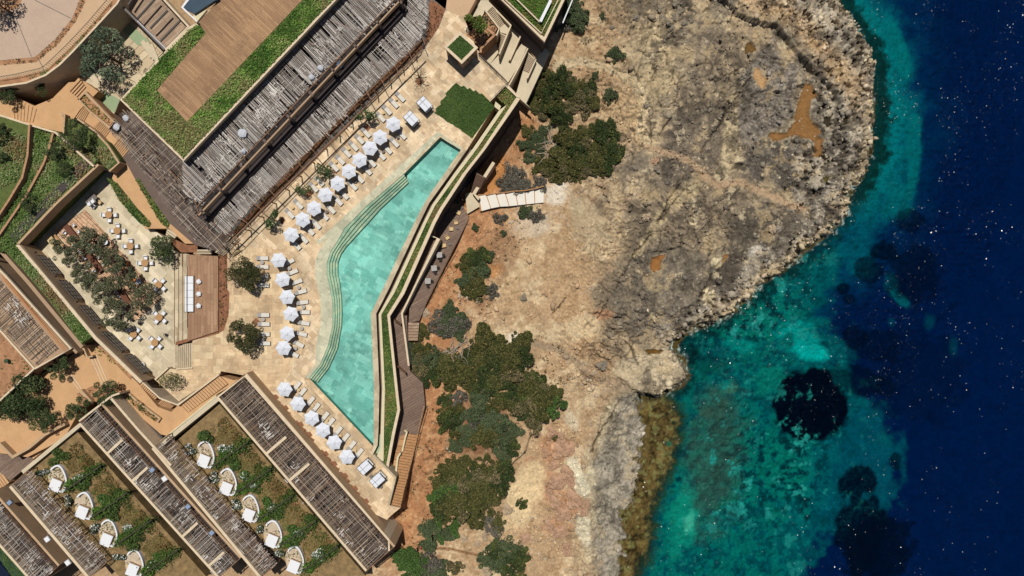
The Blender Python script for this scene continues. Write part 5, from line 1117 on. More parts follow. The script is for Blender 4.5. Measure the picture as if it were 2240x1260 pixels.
for i, c in enumerate(PATS):
    row = 'right' if i < 5 else 'left'; k_ = i if i < 5 else i - 5
    t = thing('garden_patio', '%s curved patio from the top of the %s garden row, with white wall' % (ORD[k_], row), 'patio', W(c, .1), group='curved garden patios')
    E = egg(c, 1.0); MB().prism(px(E, .16), 0).build('paving', 'mat_patio', t)
    arc = E[3:30]; cc_ = c; w_ = MB()
    outer = [(cc_[0] + (p[0] - cc_[0]) * 1.0, cc_[1] + (p[1] - cc_[1]) * 1.0) for p in arc]; inn = [(cc_[0] + (p[0] - cc_[0]) * .86, cc_[1] - 4 + (p[1] - cc_[1] + 4) * .88) for p in arc]
    MB().prism(px(outer + inn[::-1], .75), 0).build('curved_wall', 'mat_white', t)
GZ = .1
# ------------------------------------------------------------------ planting helpers
def leafcards(rs, P_, size, colr, up=.6, asp=.6):
    n = len(P_); d = rs.normal(size=(n, 3)); d[:, 2] = np.abs(d[:, 2]) + up; d /= np.linalg.norm(d, axis=1)[:, None]
    t = rs.normal(size=(n, 3)); t -= d * (t * d).sum(1)[:, None]; t /= np.linalg.norm(t, axis=1)[:, None]; b = np.cross(d, t)
    s_ = size * rs.uniform(.6, 1.3, (n, 1)); V = np.stack([P_ - t * s_, P_ - b * s_ * asp, P_ + t * s_, P_ + b * s_ * asp], 1).reshape(-1, 3)
    return V, np.arange(4 * n).reshape(n, 4), colr
def scatter(poly, z, dens, rs):
    P_ = [(q.x, q.y) for q in px(poly, z)]; xs = [p[0] for p in P_]; ys = [p[1] for p in P_]; A = (max(xs) - min(xs)) * (max(ys) - min(ys))
    x = rs.uniform(min(xs), max(xs), int(A * dens)); y = rs.uniform(min(ys), max(ys), int(A * dens)); m_ = inside(P_, x, y); x, y = x[m_], y[m_]
    return x, y
GR = [C(98, 138, 48), C(72, 112, 38), C(130, 160, 78), C(56, 88, 34), C(150, 160, 96)]
def cover(name, label, poly, z, dens, size, cols, h=.15, seed=1, cat='ground cover', up=.8, pat=.0, psc=.25, var=.25, obj=None):
    rs = np.random.RandomState(seed); x, y = scatter(poly, z, dens, rs)
    if pat: m_ = fbm(x * psc, y * psc, 3, seed) > pat; x, y = x[m_], y[m_]
    n_ = len(x); ci = np.clip((fbm(x * .3, y * .3, 4, seed + 5) * 2.4 - .75 + rs.normal(0, .2, n_)), 0, .999) * len(cols)
    c = np.array([k[:3] for k in cols])[ci.astype(int)] * rs.uniform(1 - var, 1 + var, (n_, 1))
    P_ = np.stack([x, y, z + rs.uniform(0, h, n_) * (.4 + 1.4 * fbm(x * .8, y * .8, 3, seed + 9))], 1); V_, F_, _ = leafcards(rs, P_, size, c, up)
    o = npmesh(name, V_, F_, None, 'mat_leaf')
    at = o.data.color_attributes.new('Col', 'FLOAT_COLOR', 'CORNER'); cc = np.ones((n_ * 4, 4), np.float32); cc[:, :3] = np.repeat(c, 4, 0); at.data.foreach_set('color', cc.ravel())
    return tag(o, label, cat, kind='stuff')
G_ROOF = [C(66, 104, 34), C(90, 132, 48), C(114, 150, 62), C(136, 160, 82), C(156, 168, 100), C(140, 132, 84)]
G_TER = [C(86, 114, 52), C(110, 136, 70), C(126, 144, 88), C(150, 160, 112), C(158, 144, 100), C(140, 112, 76)]
G_LAWN = [C(64, 92, 34), C(74, 104, 40), C(54, 80, 30), C(88, 112, 50)]
G_BED = [C(56, 86, 34), C(84, 114, 48), C(114, 132, 64), C(150, 142, 84), C(132, 110, 70)]
RA = [(268, 218), (401, 346), (409, 338), (409, 268), (343, 198), (450, 72), (434, 52), (416, 63), (365, 112)]
RB = [(401, 346), (826, -104), (764, -104), (409, 268)]
cover('roof_planting', 'green ground cover planting on the west and south sides of the main roof', RA, 8.05, 48, .15, G_ROOF, .25, 1)
cover('roof_planting', 'long strip of green ground cover along the southeast edge of the main roof', RB, 8.05, 48, .15, G_ROOF, .25, 2)
cover('roof_planting', 'bright green planting on the roof of the building at the top right', BRICHT, 2.1, 48, .15, [C(72, 112, 36), C(96, 134, 48), C(60, 96, 32), C(130, 120, 60)], .2, 3)
cover('lawn_grass', 'dark green stepped lawn beside the north end of the pool', LAWN, .03, 90, .1, G_LAWN, .08, 4, 'lawn', var=.3)
kk = [Vector((q.x, q.y, 3.62)) for q in KIOSK]; inv = [(q.x / (K * (H - 3.62) / H) + 1120, 630 - q.y / (K * (H - 3.62) / H)) for q in kk]
cover('roof_lawn_grass', 'small square of grass on top of the kiosk', inv, 3.63, 60, .11, G_LAWN, .08, 5, 'grass')
cover('bed_planting', 'green ground cover filling the bent bed below the pool edge', BED_EAST, -.42, 50, .14, G_BED, .2, 6)
cover('bed_planting', 'green ground cover in the square corner bed under the railing', BED_NE, -.42, 50, .14, G_BED, .2, 7)
cover('terrace_planting', 'pale green ground cover strip west of the dining court', [(8, 546), (34, 534), (97, 604), (205, 737), (180, 750), (110, 656), (50, 588)], 3.05, 46, .15, G_TER, .25, 8)
cover('terrace_planting', 'pale green ground cover on the hillside terraces at the left edge', TER2, 3.1, 42, .15, G_TER, .3, 9, pat=.3)
cover('terrace_planting', 'green ground cover on the highest hillside terrace at the left edge', [(-60, 420), (0, 462), (26, 425), (54, 350), (60, 300), (0, 268), (-60, 250)], 3.85, 38, .15, G_TER, .3, 10, pat=.42)
cover('bed_planting', 'green border plants between the dining court and the ramp', GST1, .35, 36, .16, G_BED + [C(70, 90, 50)], .35, 11)
cover('bed_planting', 'narrow green border on the pergola side of the ramp', GST2, .37, 36, .16, G_BED + [C(70, 90, 50)], .35, 12)
cover('bank_planting', 'green ground cover on the bank beside the sand coloured stair', [(190, 320), (236, 322), (258, 352), (238, 368), (210, 348)], 2.25, 44, .15, G_TER, .3, 13)
cover('road_planting', 'thin line of green plants along the top of the curved retaining wall', [(0, 188), (57, 181), (100, 164), (131, 141), (160, 112), (200, 69), (250, 12), (248, 2), (200, 58), (154, 107), (109, 150), (43, 171), (0, 178)], 4.6, 16, .16, G_TER, .3, 14, pat=.45, psc=.4)
cover('road_planting', 'sparse low plants in the soil strip around the circular plaza', DISC_STRIP, 4.62, 16, .14, [C(120, 100, 70), C(96, 96, 70), C(150, 130, 90), C(110, 84, 60)], .2, 15, pat=.4, psc=.5)
cover('bed_planting', 'low shrubs and stems in the red bed along the lower pergola', PBED, .1, 14, .16, [C(60, 74, 36), C(90, 60, 40), C(40, 60, 28)], .5, 16, pat=.42, psc=.3)
cover('bed_planting', 'dry tufts in the red soil bed at the north end of the lower pergola', [(950, 10), (972, 22), (958, 60), (930, 98), (936, 60), (945, 30)], .1, 8, .14, [C(110, 74, 50), C(130, 96, 66), C(80, 60, 40)], .3, 17)
cover('bed_planting', 'small dark plants in the soil bed east of the timber platform', [(480, 560), (496, 560), (497, 690), (486, 720), (390, 750), (480, 724)], .06, 6, .16, [C(60, 50, 32), C(90, 80, 46), C(52, 66, 34)], .3, 18)
cover('roof_planting', 'scattered small green plants on the red soil roof bed at the left edge', [(-20, 700), (0, 730), (66, 806), (0, 868), (-20, 860)], 2.75, 5, .18, [C(74, 104, 40), C(100, 120, 60)], .3, 19, pat=.55, psc=.7)
cover('bed_planting', 'low grey green plants in the bush bed below the orange path', [(172, 862), (200, 848), (262, 842), (278, 860), (215, 878), (180, 900)], -.2, 8, .16, [C(110, 100, 60), C(90, 96, 50)], .3, 20)
cover('bed_planting', 'small plants in the strip bed along the court wall', [(190, 760), (207, 748), (288, 822), (262, 804)], -.2, 8, .16, [C(120, 130, 50), C(90, 96, 50), C(170, 160, 60)], .3, 21)
cover('bed_planting', 'dark green plants in the narrow bed beside the stair south of the court', GLEFT, -.1, 18, .18, [C(60, 80, 36), C(84, 100, 50)], .4, 22)
cover('bed_planting', 'mixed plants in the zigzag planter beside the water court', [(174, 215), (190, 204), (246, 262), (238, 272), (196, 242)], 2.15, 12, .16, [C(110, 120, 50), C(70, 90, 40), C(150, 140, 60)], .3, 23)
cover('bed_planting', 'dark shrubs in the bed beside the upper concrete steps', [z7(395, 180), z7(570, 415), z7(545, 465), z7(375, 315)], -.05, 16, .2, [C(60, 76, 50), C(40, 52, 34)], .6, 24)
cover('bed_planting', 'dry undergrowth in the small tree bed behind the kiosk', [z7(150, 500), z7(360, 345), z7(490, 470), z7(330, 660)], .15, 8, .15, [C(110, 70, 46), C(90, 96, 50)], .3, 25)
for i_, c in enumerate(SOILP): cover('wall_bed_plants', '%s clump of dry plants from the top along the villa wall facing the deck' % ORD[i_], [(c[0] - 13, c[1] - 8), (c[0] - 8, c[1] - 12), (c[0] + 10, c[1] + 8), (c[0] + 4, c[1] + 8)], .04, 9, .14, [C(90, 76, 44), C(110, 80, 50), C(70, 66, 40)], .3, 800 + i_, 'plants')
# ------------------------------------------------------------------ trees and bushes
def crown(n_, blobs, size, cols, seed, up=.35, dark=.35):
    """leaf cards spread through the volume of several lumps; blobs = (x, y, z, rx, ry, rz)"""
    rs = np.random.RandomState(seed); B = np.array(blobs, float); vol = B[:, 3] * B[:, 4] * B[:, 5] ** .5; idx = rs.choice(len(B), n_, p=vol / vol.sum())
    d = rs.normal(size=(n_, 3)); d /= np.linalg.norm(d, axis=1)[:, None]; r_ = rs.uniform(.3, 1.0, (n_, 1)) ** .4
    P_ = B[idx, :3] + d * r_ * B[idx, 3:]; cb = rs.uniform(0, len(cols), len(B)); k_ = np.clip(cb[idx] + rs.normal(0, .8, n_), 0, len(cols) - .01).astype(int)
    c = np.array([q[:3] for q in cols])[k_] * rs.uniform(.7, 1.3, (n_, 1))
    V_, F_, _ = leafcards(rs, P_, size, c, up); me = npmesh('crown', V_, F_, None, 'mat_leaf', False)
    at = me.color_attributes.new('Col', 'FLOAT_COLOR', 'CORNER'); cc = np.ones((n_ * 4, 4), np.float32); cc[:, :3] = np.repeat(c, 4, 0); at.data.foreach_set('color', cc.ravel())
    return me
OL = [C(84, 90, 62), C(112, 116, 84), C(66, 72, 48), C(134, 136, 104), C(92, 90, 62)]
DKG = [C(58, 74, 40), C(78, 94, 54), C(44, 56, 32), C(104, 114, 70)]
MQ = [C(66, 70, 32), C(86, 86, 42), C(52, 56, 26), C(112, 104, 58), C(74, 76, 36)]
MQ2 = [C(80, 80, 46), C(100, 92, 60), C(60, 60, 36), C(128, 114, 80)]
MQ3 = [C(48, 60, 28), C(62, 76, 34), C(36, 46, 22), C(84, 92, 44)]
GRY = [C(110, 104, 92), C(88, 84, 74), C(130, 124, 108), C(74, 70, 60)]
plain('mat_bark', C(110, 92, 74), .3, 3)
plain('mat_deadwood', C(176, 160, 140), .2, 3)
def limbs(h, r_, seed, nl=7, th=.16, base=.35):
    rr = random.Random(seed); b_ = MB(); b_.tube([(0, 0, -.3), (rr.uniform(-.1, .1), rr.uniform(-.1, .1), h * .5), (rr.uniform(-.2, .2), rr.uniform(-.2, .2), h * .75)], [th * 1.3, th, th * .6])
    for i in range(nl):
        a = 2 * PI * i / nl + rr.uniform(-.3, .3); z0 = h * rr.uniform(base, .6); e = r_ * rr.uniform(.6, .95)
        b_.tube([(0, 0, z0), (math.cos(a) * e * .45, math.sin(a) * e * .45, z0 + h * .18), (math.cos(a + .3) * e, math.sin(a + .3) * e, h * rr.uniform(.7, .92))], [th * .6, th * .35, th * .12], 5)
    return b_
def treeproto(r_, h, n_, cols, seed, nb=16, size=.16, flat=.42, spread=.78, nl=7, th=.16, blobr=(.26, .42)):
    rr = random.Random(seed); bl = []
    for i in range(nb):
        a = rr.uniform(0, 2 * PI); d = r_ * spread * math.sqrt(rr.random()); k_ = rr.uniform(*blobr) * r_
        bl.append((math.cos(a) * d, math.sin(a) * d, h * .8 + rr.uniform(-.5, .5) * r_ * flat - d * .15, k_, k_ * rr.uniform(.7, 1.1), k_ * .7))
    return crown(n_, bl, size, cols, seed), limbs(h, r_, seed, nl, th)
def place_tree(name, cat, label, p, z, proto, s_=1, rz=0, group=None):
    w_ = W(p, z) if z is not None else gpos(p); t = thing(name, label, cat, w_, rz, group); t.scale = (s_, s_, s_)
    c = bpy.data.objects.new('crown', proto[0]); COL.objects.link(c); c.parent = t
    k_ = bpy.data.objects.new('trunk', proto[2]); COL.objects.link(k_); k_.parent = t
    return t
def finish(pr2, mat='mat_bark'):
    o = pr2[1].build('trunk', mat); me = o.data; bpy.data.objects.remove(o); return (pr2[0], None, me)
OLV = [finish(treeproto(2.7, 4.2, 4400, OL, 100 + i, 26, .11, blobr=(.12, .34), spread=.95)) for i in range(4)]
BIGO = [finish(treeproto(3.0, 4.0, 6000, [C(66, 70, 38), C(88, 90, 52), C(50, 52, 28), C(110, 108, 68), C(96, 78, 46)], 110 + i, 34, .12, blobr=(.14, .34), spread=.9)) for i in range(2)]
DRK = [finish(treeproto(3.0, 4.5, 3800, DKG, 120 + i, 26, .13, .5, blobr=(.12, .34), spread=.95)) for i in range(3)]
THIN = [finish(treeproto(1.6, 2.8, 620, [C(70, 92, 52), C(92, 112, 66), C(56, 72, 42)], 130 + i, 8, .14, .8, .8, 6, .09)) for i in range(3)]
BARE = finish((crown(60, [(0, 0, 2.5, 1.6, 1.6, .6)], .12, [C(90, 84, 50)], 5), limbs(3.2, 2.2, 9, 14, .1)))
court_trees = [((140, 548), 1.0, 'first olive tree at the northwest end of the dining court grove'), ((196, 534), 1.08, 'olive tree of the court grove nearest the red tabled end, second from the north'), ((232, 572), .85, 'sparse olive tree beside the square table with orange chairs'),
               ((178, 604), .9, 'olive tree of the court grove nearest the windowed wall'), ((258, 604), .98, 'olive tree beside the southern round white table'), ((216, 640), .95, 'olive tree in the middle of the southern half of the court grove'),
               ((303, 648), .92, 'easternmost olive tree at the corner of the patterned floor'), ((252, 690), 1.08, 'southernmost and largest olive tree of the court grove')]
for i, (p, s_, l) in enumerate(court_trees): place_tree('olive_tree', 'tree', l, (p[0] + 28, p[1] - 2 if p[1] < 630 else p[1] - 2), ZC, OLV[i % 4], s_ * .95, i * 1.3, 'olive trees of the dining court')
place_tree('olive_tree', 'tree', 'broad dark olive tree on the pool deck, the northern of two', (550, 604), 0, BIGO[0], 1.0, 0)
place_tree('olive_tree', 'tree', 'broad dark olive tree on the pool deck, the southern of two', (548, 731), 0, BIGO[1], .98, 1)
place_tree('young_tree', 'tree', 'leaning feathery young tree behind the second parasol from the top', (806, 262), 0, THIN[0], 1.1, 0)
place_tree('young_tree', 'tree', 'small round green tree behind the sixth parasol of the long row', (712, 382), 0, THIN[1], 1.05, 2)
place_tree('young_tree', 'tree', 'thin wispy tree in a square soil pit behind the eighth parasol', (668, 414), 0, THIN[2], .8, 1)
place_tree('young_tree', 'tree', 'low straggling tree in a soil pit at the south end of the long parasol row', (606, 484), 0, THIN[0], 1.1, 4)
place_tree('bare_tree', 'tree', 'bare branched tree in a square soil pit north of the daybeds', (920, 174), 0, BARE, 1.0, 0)
place_tree('young_tree', 'tree', 'bright green tree in the stone edged bed behind the kiosk', (1042, 66), .1, finish(treeproto(1.9, 4.0, 1100, [C(98, 116, 46), C(120, 136, 62), C(76, 92, 38)], 140, 10, .16, .7, .8, 6, .1)), 1.05, 0)
place_tree('feathery_tree', 'tree', 'feathery olive green tree by the north end of the pale court steps', (372, 548), ZC, finish(treeproto(2.8, 3.6, 1500, [C(78, 92, 52), C(100, 112, 66), C(60, 72, 42)], 141, 12, .17)), 1.0, 0)
place_tree('feathery_tree', 'tree', 'tall feathery dark tree leaning over the stepped water court', (262, 138), -.4, finish(treeproto(4.4, 6.5, 5600, [C(82, 98, 76), C(104, 120, 92), C(62, 76, 58), C(128, 140, 110)], 142, 40, .14, .4, 1.0, 9, .2, (.08, .3))), 1.0, 0)
place_tree('dark_tree', 'tree', 'dense blue green tree in the shade below the pergola building at the left edge', (66, 862), -1, finish(treeproto(4.6, 4.5, 9000, DKG, 143, 28, .17)), .98, 0)
for i, (p, s_, z, l) in enumerate((((38, 214), .62, PZ, 'small dark tree casting shade over the wide shallow steps at the far left'), ((100, 200), .4, PZ, 'little green tree under the curved retaining wall beside the stair'), ((186, 302), .78, 2.2, 'dark bushy tree on the bank beside the sand coloured stair'),
                                   ((132, 332), .5, 3.1, 'dark green tree on the hillside terrace nearest the court corner'), ((76, 445), .5, 3.1, 'dark tree growing over the lower dry stone wall'), ((8, 290), .55, 3.8, 'dark tree at the upper left of the hillside terraces'), ((12, 345), .35, 3.8, 'small round bush on the highest hillside terrace'),
                                   ((147, 798), .7, -.5, 'round green tree at the corner of the dark passage below the pergola building'), ((250, 854), .72, -.2, 'round dense green bush tree between the two orange paths'), ((118, 908), .85, -.6, 'loose green tree over the shaded orange path above the lower left stair'),
                                   ((188, 892), .7, -.3, 'green tree leaning over the northern corner of the middle villa row'), ((150, 372), .4, 3.1, 'small bush near the court corner on the hillside terrace'))):
    place_tree('dark_tree', 'tree', l, p, z, DRK[i % 3], s_, i * .9)
place_tree('feathery_tree', 'tree', 'purple grey tree on the circular plaza bed at the top left corner', (26, 28), 4.6, finish(treeproto(2.8, 4.0, 900, [C(110, 96, 84), C(84, 72, 66), C(66, 60, 50)], 144, 14, .18)), 1.0, 0)
place_tree('bare_tree', 'tree', 'sparse branching bush at the court corner with a shadow on the paving', (384, 830), 0, finish((crown(420, [(0, 0, 1.9, 2.2, 1.5, .6)], .15, [C(96, 96, 56), C(120, 116, 76)], 6), limbs(2.4, 2.2, 19, 12, .08))), 1.0, 0)
# --- maquis on the rocks
def bushproto(seed, cols, n_=3200, size=.11):
    rr = random.Random(seed); bl = []
    for i in range(26):
        a = rr.uniform(0, 2 * PI); d = 1.15 * math.sqrt(rr.random()); k_ = rr.uniform(.16, .5); bl.append((math.cos(a) * d * 1.1, math.sin(a) * d, .45 + .35 * (1 - d) + rr.uniform(-.28, .28), k_, k_ * rr.uniform(.8, 1.1), k_ * .7))
    b_ = MB()
    for i in range(6):
        a = rr.uniform(0, 2 * PI); b_.tube([(0, 0, -.2), (math.cos(a) * .4, math.sin(a) * .4, .3), (math.cos(a) * .9, math.sin(a) * .9, .6)], [.06, .04, .02], 4)
    o = b_.build('stem', 'mat_bark'); me = o.data; bpy.data.objects.remove(o)
    return (crown(n_, bl, size * .8, cols, seed, .5), None, me)
BQ = [bushproto(200 + i, (MQ, MQ3, MQ, MQ2, MQ3, MQ)[i]) for i in range(6)]; BG = [bushproto(220 + i, GRY, 1800) for i in range(2)]; BD = [bushproto(230 + i, [C(76, 88, 58), C(98, 108, 72), C(58, 70, 44)]) for i in range(2)]
BF = bushproto(240, [C(66, 92, 42), C(84, 112, 52), C(54, 78, 34)])
rb_ = random.Random(5)
def thicket(poly, n_, where, protos, rad=(1.5, 2.2), seed=1, grp=None):
    rr = random.Random(seed); xs = [p[0] for p in poly]; ys = [p[1] for p in poly]; pts = []; tries = 0
    n_ = int(n_ * 1.35); dmin = 19.
    while len(pts) < n_ and tries < 4000:
        tries += 1; p = (rr.uniform(min(xs), max(xs)), rr.uniform(min(ys), max(ys)))
        if tries % 500 == 499: dmin *= .85
        if inside(poly, np.array([p[0]]), np.array([p[1]]))[0] and all(math.hypot(p[0] - q[0], p[1] - q[1]) > dmin for q in pts): pts.append(p)
    pts.sort(key=lambda p: p[1])
    for i, p in enumerate(pts):
        s_ = rr.uniform(*rad) * rr.choice((.75, 1, 1.1)); lab = '%s shrub from the top in the %s' % (ORD[i] if i < 29 else 'southern', where) if i < 29 else 'shrub at the southern end of the %s' % where
        t = place_tree('maquis_shrub', 'shrub', lab, p, None, protos[rr.randrange(len(protos))], s_, rr.uniform(0, 6), grp or where); t.scale = (s_ * rr.uniform(.85, 1.25), s_ * rr.uniform(.8, 1.1), s_ * rr.uniform(.6, 1.0))
thicket([(1160, 185), (1200, 168), (1260, 172), (1290, 200), (1293, 236), (1240, 258), (1190, 255), (1158, 230)], 17, 'oval thicket beside the lower concrete path', BQ, (1.2, 1.6), 1)
thicket([(1148, 294), (1170, 280), (1190, 290), (1190, 330), (1160, 350), (1140, 325)], 6, 'small thicket left of the dead branches', BD + BQ[:1], (.9, 1.3), 2)
thicket([(1240, 296), (1280, 284), (1330, 292), (1348, 320), (1335, 365), (1300, 385), (1230, 390), (1180, 385), (1165, 362), (1205, 350), (1225, 320)], 20, 'curved thicket above the pale slab boardwalk', BQ, (1.25, 1.6), 3)
thicket([(1098, 395), (1120, 382), (1150, 400), (1185, 396), (1190, 406), (1130, 420), (1100, 412)], 6, 'grey thicket along the pale slab boardwalk', BG, (1.1, 1.5), 4)
thicket([(1018, 560), (1045, 550), (1058, 570), (1050, 600), (1045, 640), (1020, 640), (1008, 615)], 8, 'tall clump east of the lower terrace tables', BQ[:2] + BD[:1], (1.1, 1.5), 5)
thicket([(965, 690), (1000, 695), (1015, 720), (1000, 735), (960, 725), (945, 705)], 6, 'grey green clump above the fallen dead branches', BG[:1] + BD, (1.0, 1.5), 6)
thicket([(905, 790), (950, 775), (1000, 800), (1050, 740), (1090, 725), (1150, 745), (1150, 775), (1120, 790), (1115, 830), (1030, 845), (985, 845), (925, 818)], 20, 'big thicket north of the wooded slope', BQ, (1.4, 1.9), 7)
thicket([(893, 745), (925, 725), (940, 760), (945, 790), (910, 800), (890, 770)], 6, 'loose green clump overhanging the timber walkway', [BD[1], BQ[2]], (1.1, 1.5), 8)
thicket([(1125, 835), (1165, 820), (1205, 860), (1215, 890), (1190, 900), (1170, 930), (1130, 910), (1115, 870)], 14, 'dark thicket at the head of the cliff', BQ[1:] + [BF], (1.4, 1.9), 9)
thicket([(965, 860), (1000, 865), (1060, 870), (1110, 880), (1120, 930), (1150, 950), (1100, 1000), (1080, 960), (1040, 960), (1000, 990), (975, 930)], 18, 'open scrub amid the wooded slope', BQ[:3] + BD + BG[:1], (1.2, 1.7), 10)
thicket([(965, 1025), (1000, 1005), (1060, 1015), (1110, 1010), (1105, 1045), (1075, 1085), (1050, 1120), (1000, 1125), (955, 1110), (965, 1070)], 20, 'dense thicket above the sandy hollow', BQ + [BF], (1.45, 1.9), 11)
thicket([(925, 1170), (960, 1130), (995, 1135), (985, 1165), (940, 1185)], 7, 'thicket beside the start of the foot track', [BF, BQ[0], BD[0]], (1.2, 1.6), 12)
thicket([(1035, 1130), (1065, 1125), (1095, 1145), (1090, 1160), (1045, 1155)], 5, 'low clump on the edge of the sandy hollow', BQ[:2] + BG[:1], (1.0, 1.3), 13)
thicket([(920, 1215), (950, 1210), (975, 1235), (970, 1275), (900, 1280)], 7, 'grey green scrub at the bottom edge', BD + BG[:1], (1.3, 1.8), 14)
thicket([(1070, 1195), (1100, 1180), (1135, 1195), (1150, 1230), (1140, 1270), (1100, 1250), (1060, 1225)], 10, 'flowering scrub beside the foot track', BQ[:2] + BD, (1.1, 1.5), 15)
thicket([(1235, 10), (1265, 5), (1270, 45), (1240, 60)], 5, 'grey scrub beside the top right building', [BG[0], BD[0]], (1.1, 1.5), 16)
thicket([(875, 1215), (910, 1205), (915, 1240), (885, 1250)], 4, 'bright green clump beside the bottom villa corner', [BF], (1.3, 1.6), 17)
SOLO = [((1346, 123), 1.3, BD[0], 'dark round bush on the sand north of the curving path'), ((1336, 212), 1.1, BD[1], 'small dark bush beside the sandy path bend'), ((1303, 165), .6, BD[0], 'tiny dark bush above the oval thicket'), ((1318, 35), .5, BD[1], 'small bush near the top of the sand slope'),
        ((1150, 464), 1.1, BD[0], 'green bush on the south side of the slab boardwalk'), ((1172, 472), 1.1, BG[1], 'grey green bush beneath the east half of the boardwalk'), ((1094, 478), 1.0, BG[0], 'upright grey bush below the west end of the boardwalk'), ((1101, 512), .5, BD[1], 'small dark bush below the upright grey bush'),
        ((1040, 497), .6, BD[0], 'small bush east of the tan armchairs'), ((1078, 636), 1.1, BG[1], 'rounded grey bush among pale stones'), ((986, 674), 1.2, BD[0], 'dark green bush beside the timber steps of the walkway'), ((1143, 1100), .9, BQ[1], 'lone green bush in the sandy hollow'),
        ((998, 1240), 1.2, BQ[3], 'oval green bush at the bottom edge beside the track'), ((1213, 60), .8, BG[0], 'grey bush at the foot of the top right building'), ((1074, 558), .6, BD[1], 'small bush between red soil and pale rock'), ((1213, 958), .5, BQ[0], 'little green bush on the red boulders above the cove'), ((1037, 648), .7, BQ[0], 'small green bush beside the big pale boulder')]
for p, s_, pr3, l in SOLO: place_tree('bush', 'bush', l, p, None, pr3, s_, rb_.uniform(0, 6))
dead = thing('dead_branches', 'tangle of bleached dead branches lying between the green thickets', 'branches', gpos((985, 775))); rr = random.Random(3); b_ = MB()
def dbr(c0, n_, L, b_):
    for i in range(n_):
        a = rr.uniform(0, 2 * PI); p = gpos((c0[0] + rr.uniform(-12, 12), c0[1] + rr.uniform(-8, 8))) + Vector((0, 0, .5)); q = [p]
        for k_ in range(4): a += rr.uniform(-.5, .5); p = p + Vector((math.cos(a) * L / 4, math.sin(a) * L / 4, rr.uniform(-.05, .25))); q.append(p)
        b_.tube(q, [.09, .07, .06, .04, .02], 4)
dbr((985, 770), 16, 3.6, b_); dbr((1015, 755), 10, 3.0, b_); b_.build('branch', 'mat_deadwood', dead)
d2 = thing('dead_branches', 'pale dead branches in the gap between the two northern thickets', 'branches', gpos((1212, 320))); b_ = MB(); dbr((1212, 315), 14, 3.2, b_); dbr((1205, 335), 8, 2.5, b_); b_.build('branch', 'mat_deadwood', d2)
# small scrub and stones as uncountable cover on the slope
def gcover(name, label, polys, n_, cols, size, cat, seed, mat='mat_leaf', hgt=.2, up=.5, clump=0):
    rs = np.random.RandomState(seed); PP = []
    for poly, k_ in zip(polys, n_):
        xs = [p[0] for p in poly]; ys = [p[1] for p in poly]; c0 = 0
        X_ = rs.uniform(min(xs), max(xs), k_ * 4); Y_ = rs.uniform(min(ys), max(ys), k_ * 4); m_ = inside(poly, X_, Y_) & (fbm(X_ / 18, Y_ / 18, 3, seed) > .48); X_, Y_ = X_[m_][:k_], Y_[m_][:k_]
        for x, y in zip(X_, Y_):
            q = gpos((x, y))
            for j in range(max(1, clump)): PP.append((q.x + rs.normal(0, .16), q.y + rs.normal(0, .16), q.z + rs.uniform(.02, hgt)))
    P_ = np.array(PP); n2_ = len(P_); c = np.array([q[:3] for q in cols])[rs.randint(0, len(cols), n2_)] * rs.uniform(.75, 1.25, (n2_, 1))
    V_, F_, _ = leafcards(rs, P_, size, c, up); o = npmesh(name, V_, F_, None, mat)
    at = o.data.color_attributes.new('Col', 'FLOAT_COLOR', 'CORNER'); cc = np.ones((n2_ * 4, 4), np.float32); cc[:, :3] = np.repeat(c, 4, 0); at.data.foreach_set('color', cc.ravel()); return tag(o, label, cat, kind='stuff')
gcover('dry_tufts', 'small dark tufts and seedlings scattered over the red slope below the terraces', [[(1010, 480), (1110, 300), (1200, 100), (1290, 20), (1380, 60), (1330, 240), (1200, 420), (1120, 640), (1000, 720), (950, 680)], [(880, 950), (960, 860), (970, 1100), (900, 1180), (870, 1150)], [(950, 850), (1180, 800), (1220, 900), (1100, 1050), (960, 1020)], [(1150, 700), (1260, 780), (1240, 860), (1200, 840)]], (380, 150, 260, 60), [C(70, 58, 36), C(90, 76, 44), C(60, 60, 34), C(110, 84, 56)], .12, 'tufts', 31, clump=7)
# loose stones
st_proto = []
for k_ in range(3):
    rr = random.Random(60 + k_); bmh = bmesh.new(); bmesh.ops.create_icosphere(bmh, subdivisions=4, radius=1)
    from mathutils import noise as mn_
    for v in bmh.verts:
        q_ = v.co * 1.1 + Vector((k_ * 9, 0, 0)); f_ = .85 + .55 * mn_.noise(q_) + .28 * mn_.noise(q_ * 3.1) + .14 * mn_.noise(q_ * 8); v.co = Vector((v.co.x * f_, v.co.y * f_, max(-.3, v.co.z * f_ * .55)))
    me = bpy.data.meshes.new('boulder'); bmh.to_mesh(me); bmh.free(); st_proto.append(me)
plain('mat_boulder', C(184, 162, 132), .35, 1.5, bst=.9); plain('mat_boulder_red', C(188, 150, 120), .35, 1.5, bst=.9); plain('mat_boulder_grey', C(140, 128, 110), .35, 1.5, bst=.9)
BM = {}
for i, me in enumerate(st_proto):
    for m_ in ('mat_boulder', 'mat_boulder_red', 'mat_boulder_grey'): c = me.copy(); c.materials.append(MATS[m_]); BM[(i, m_)] = c
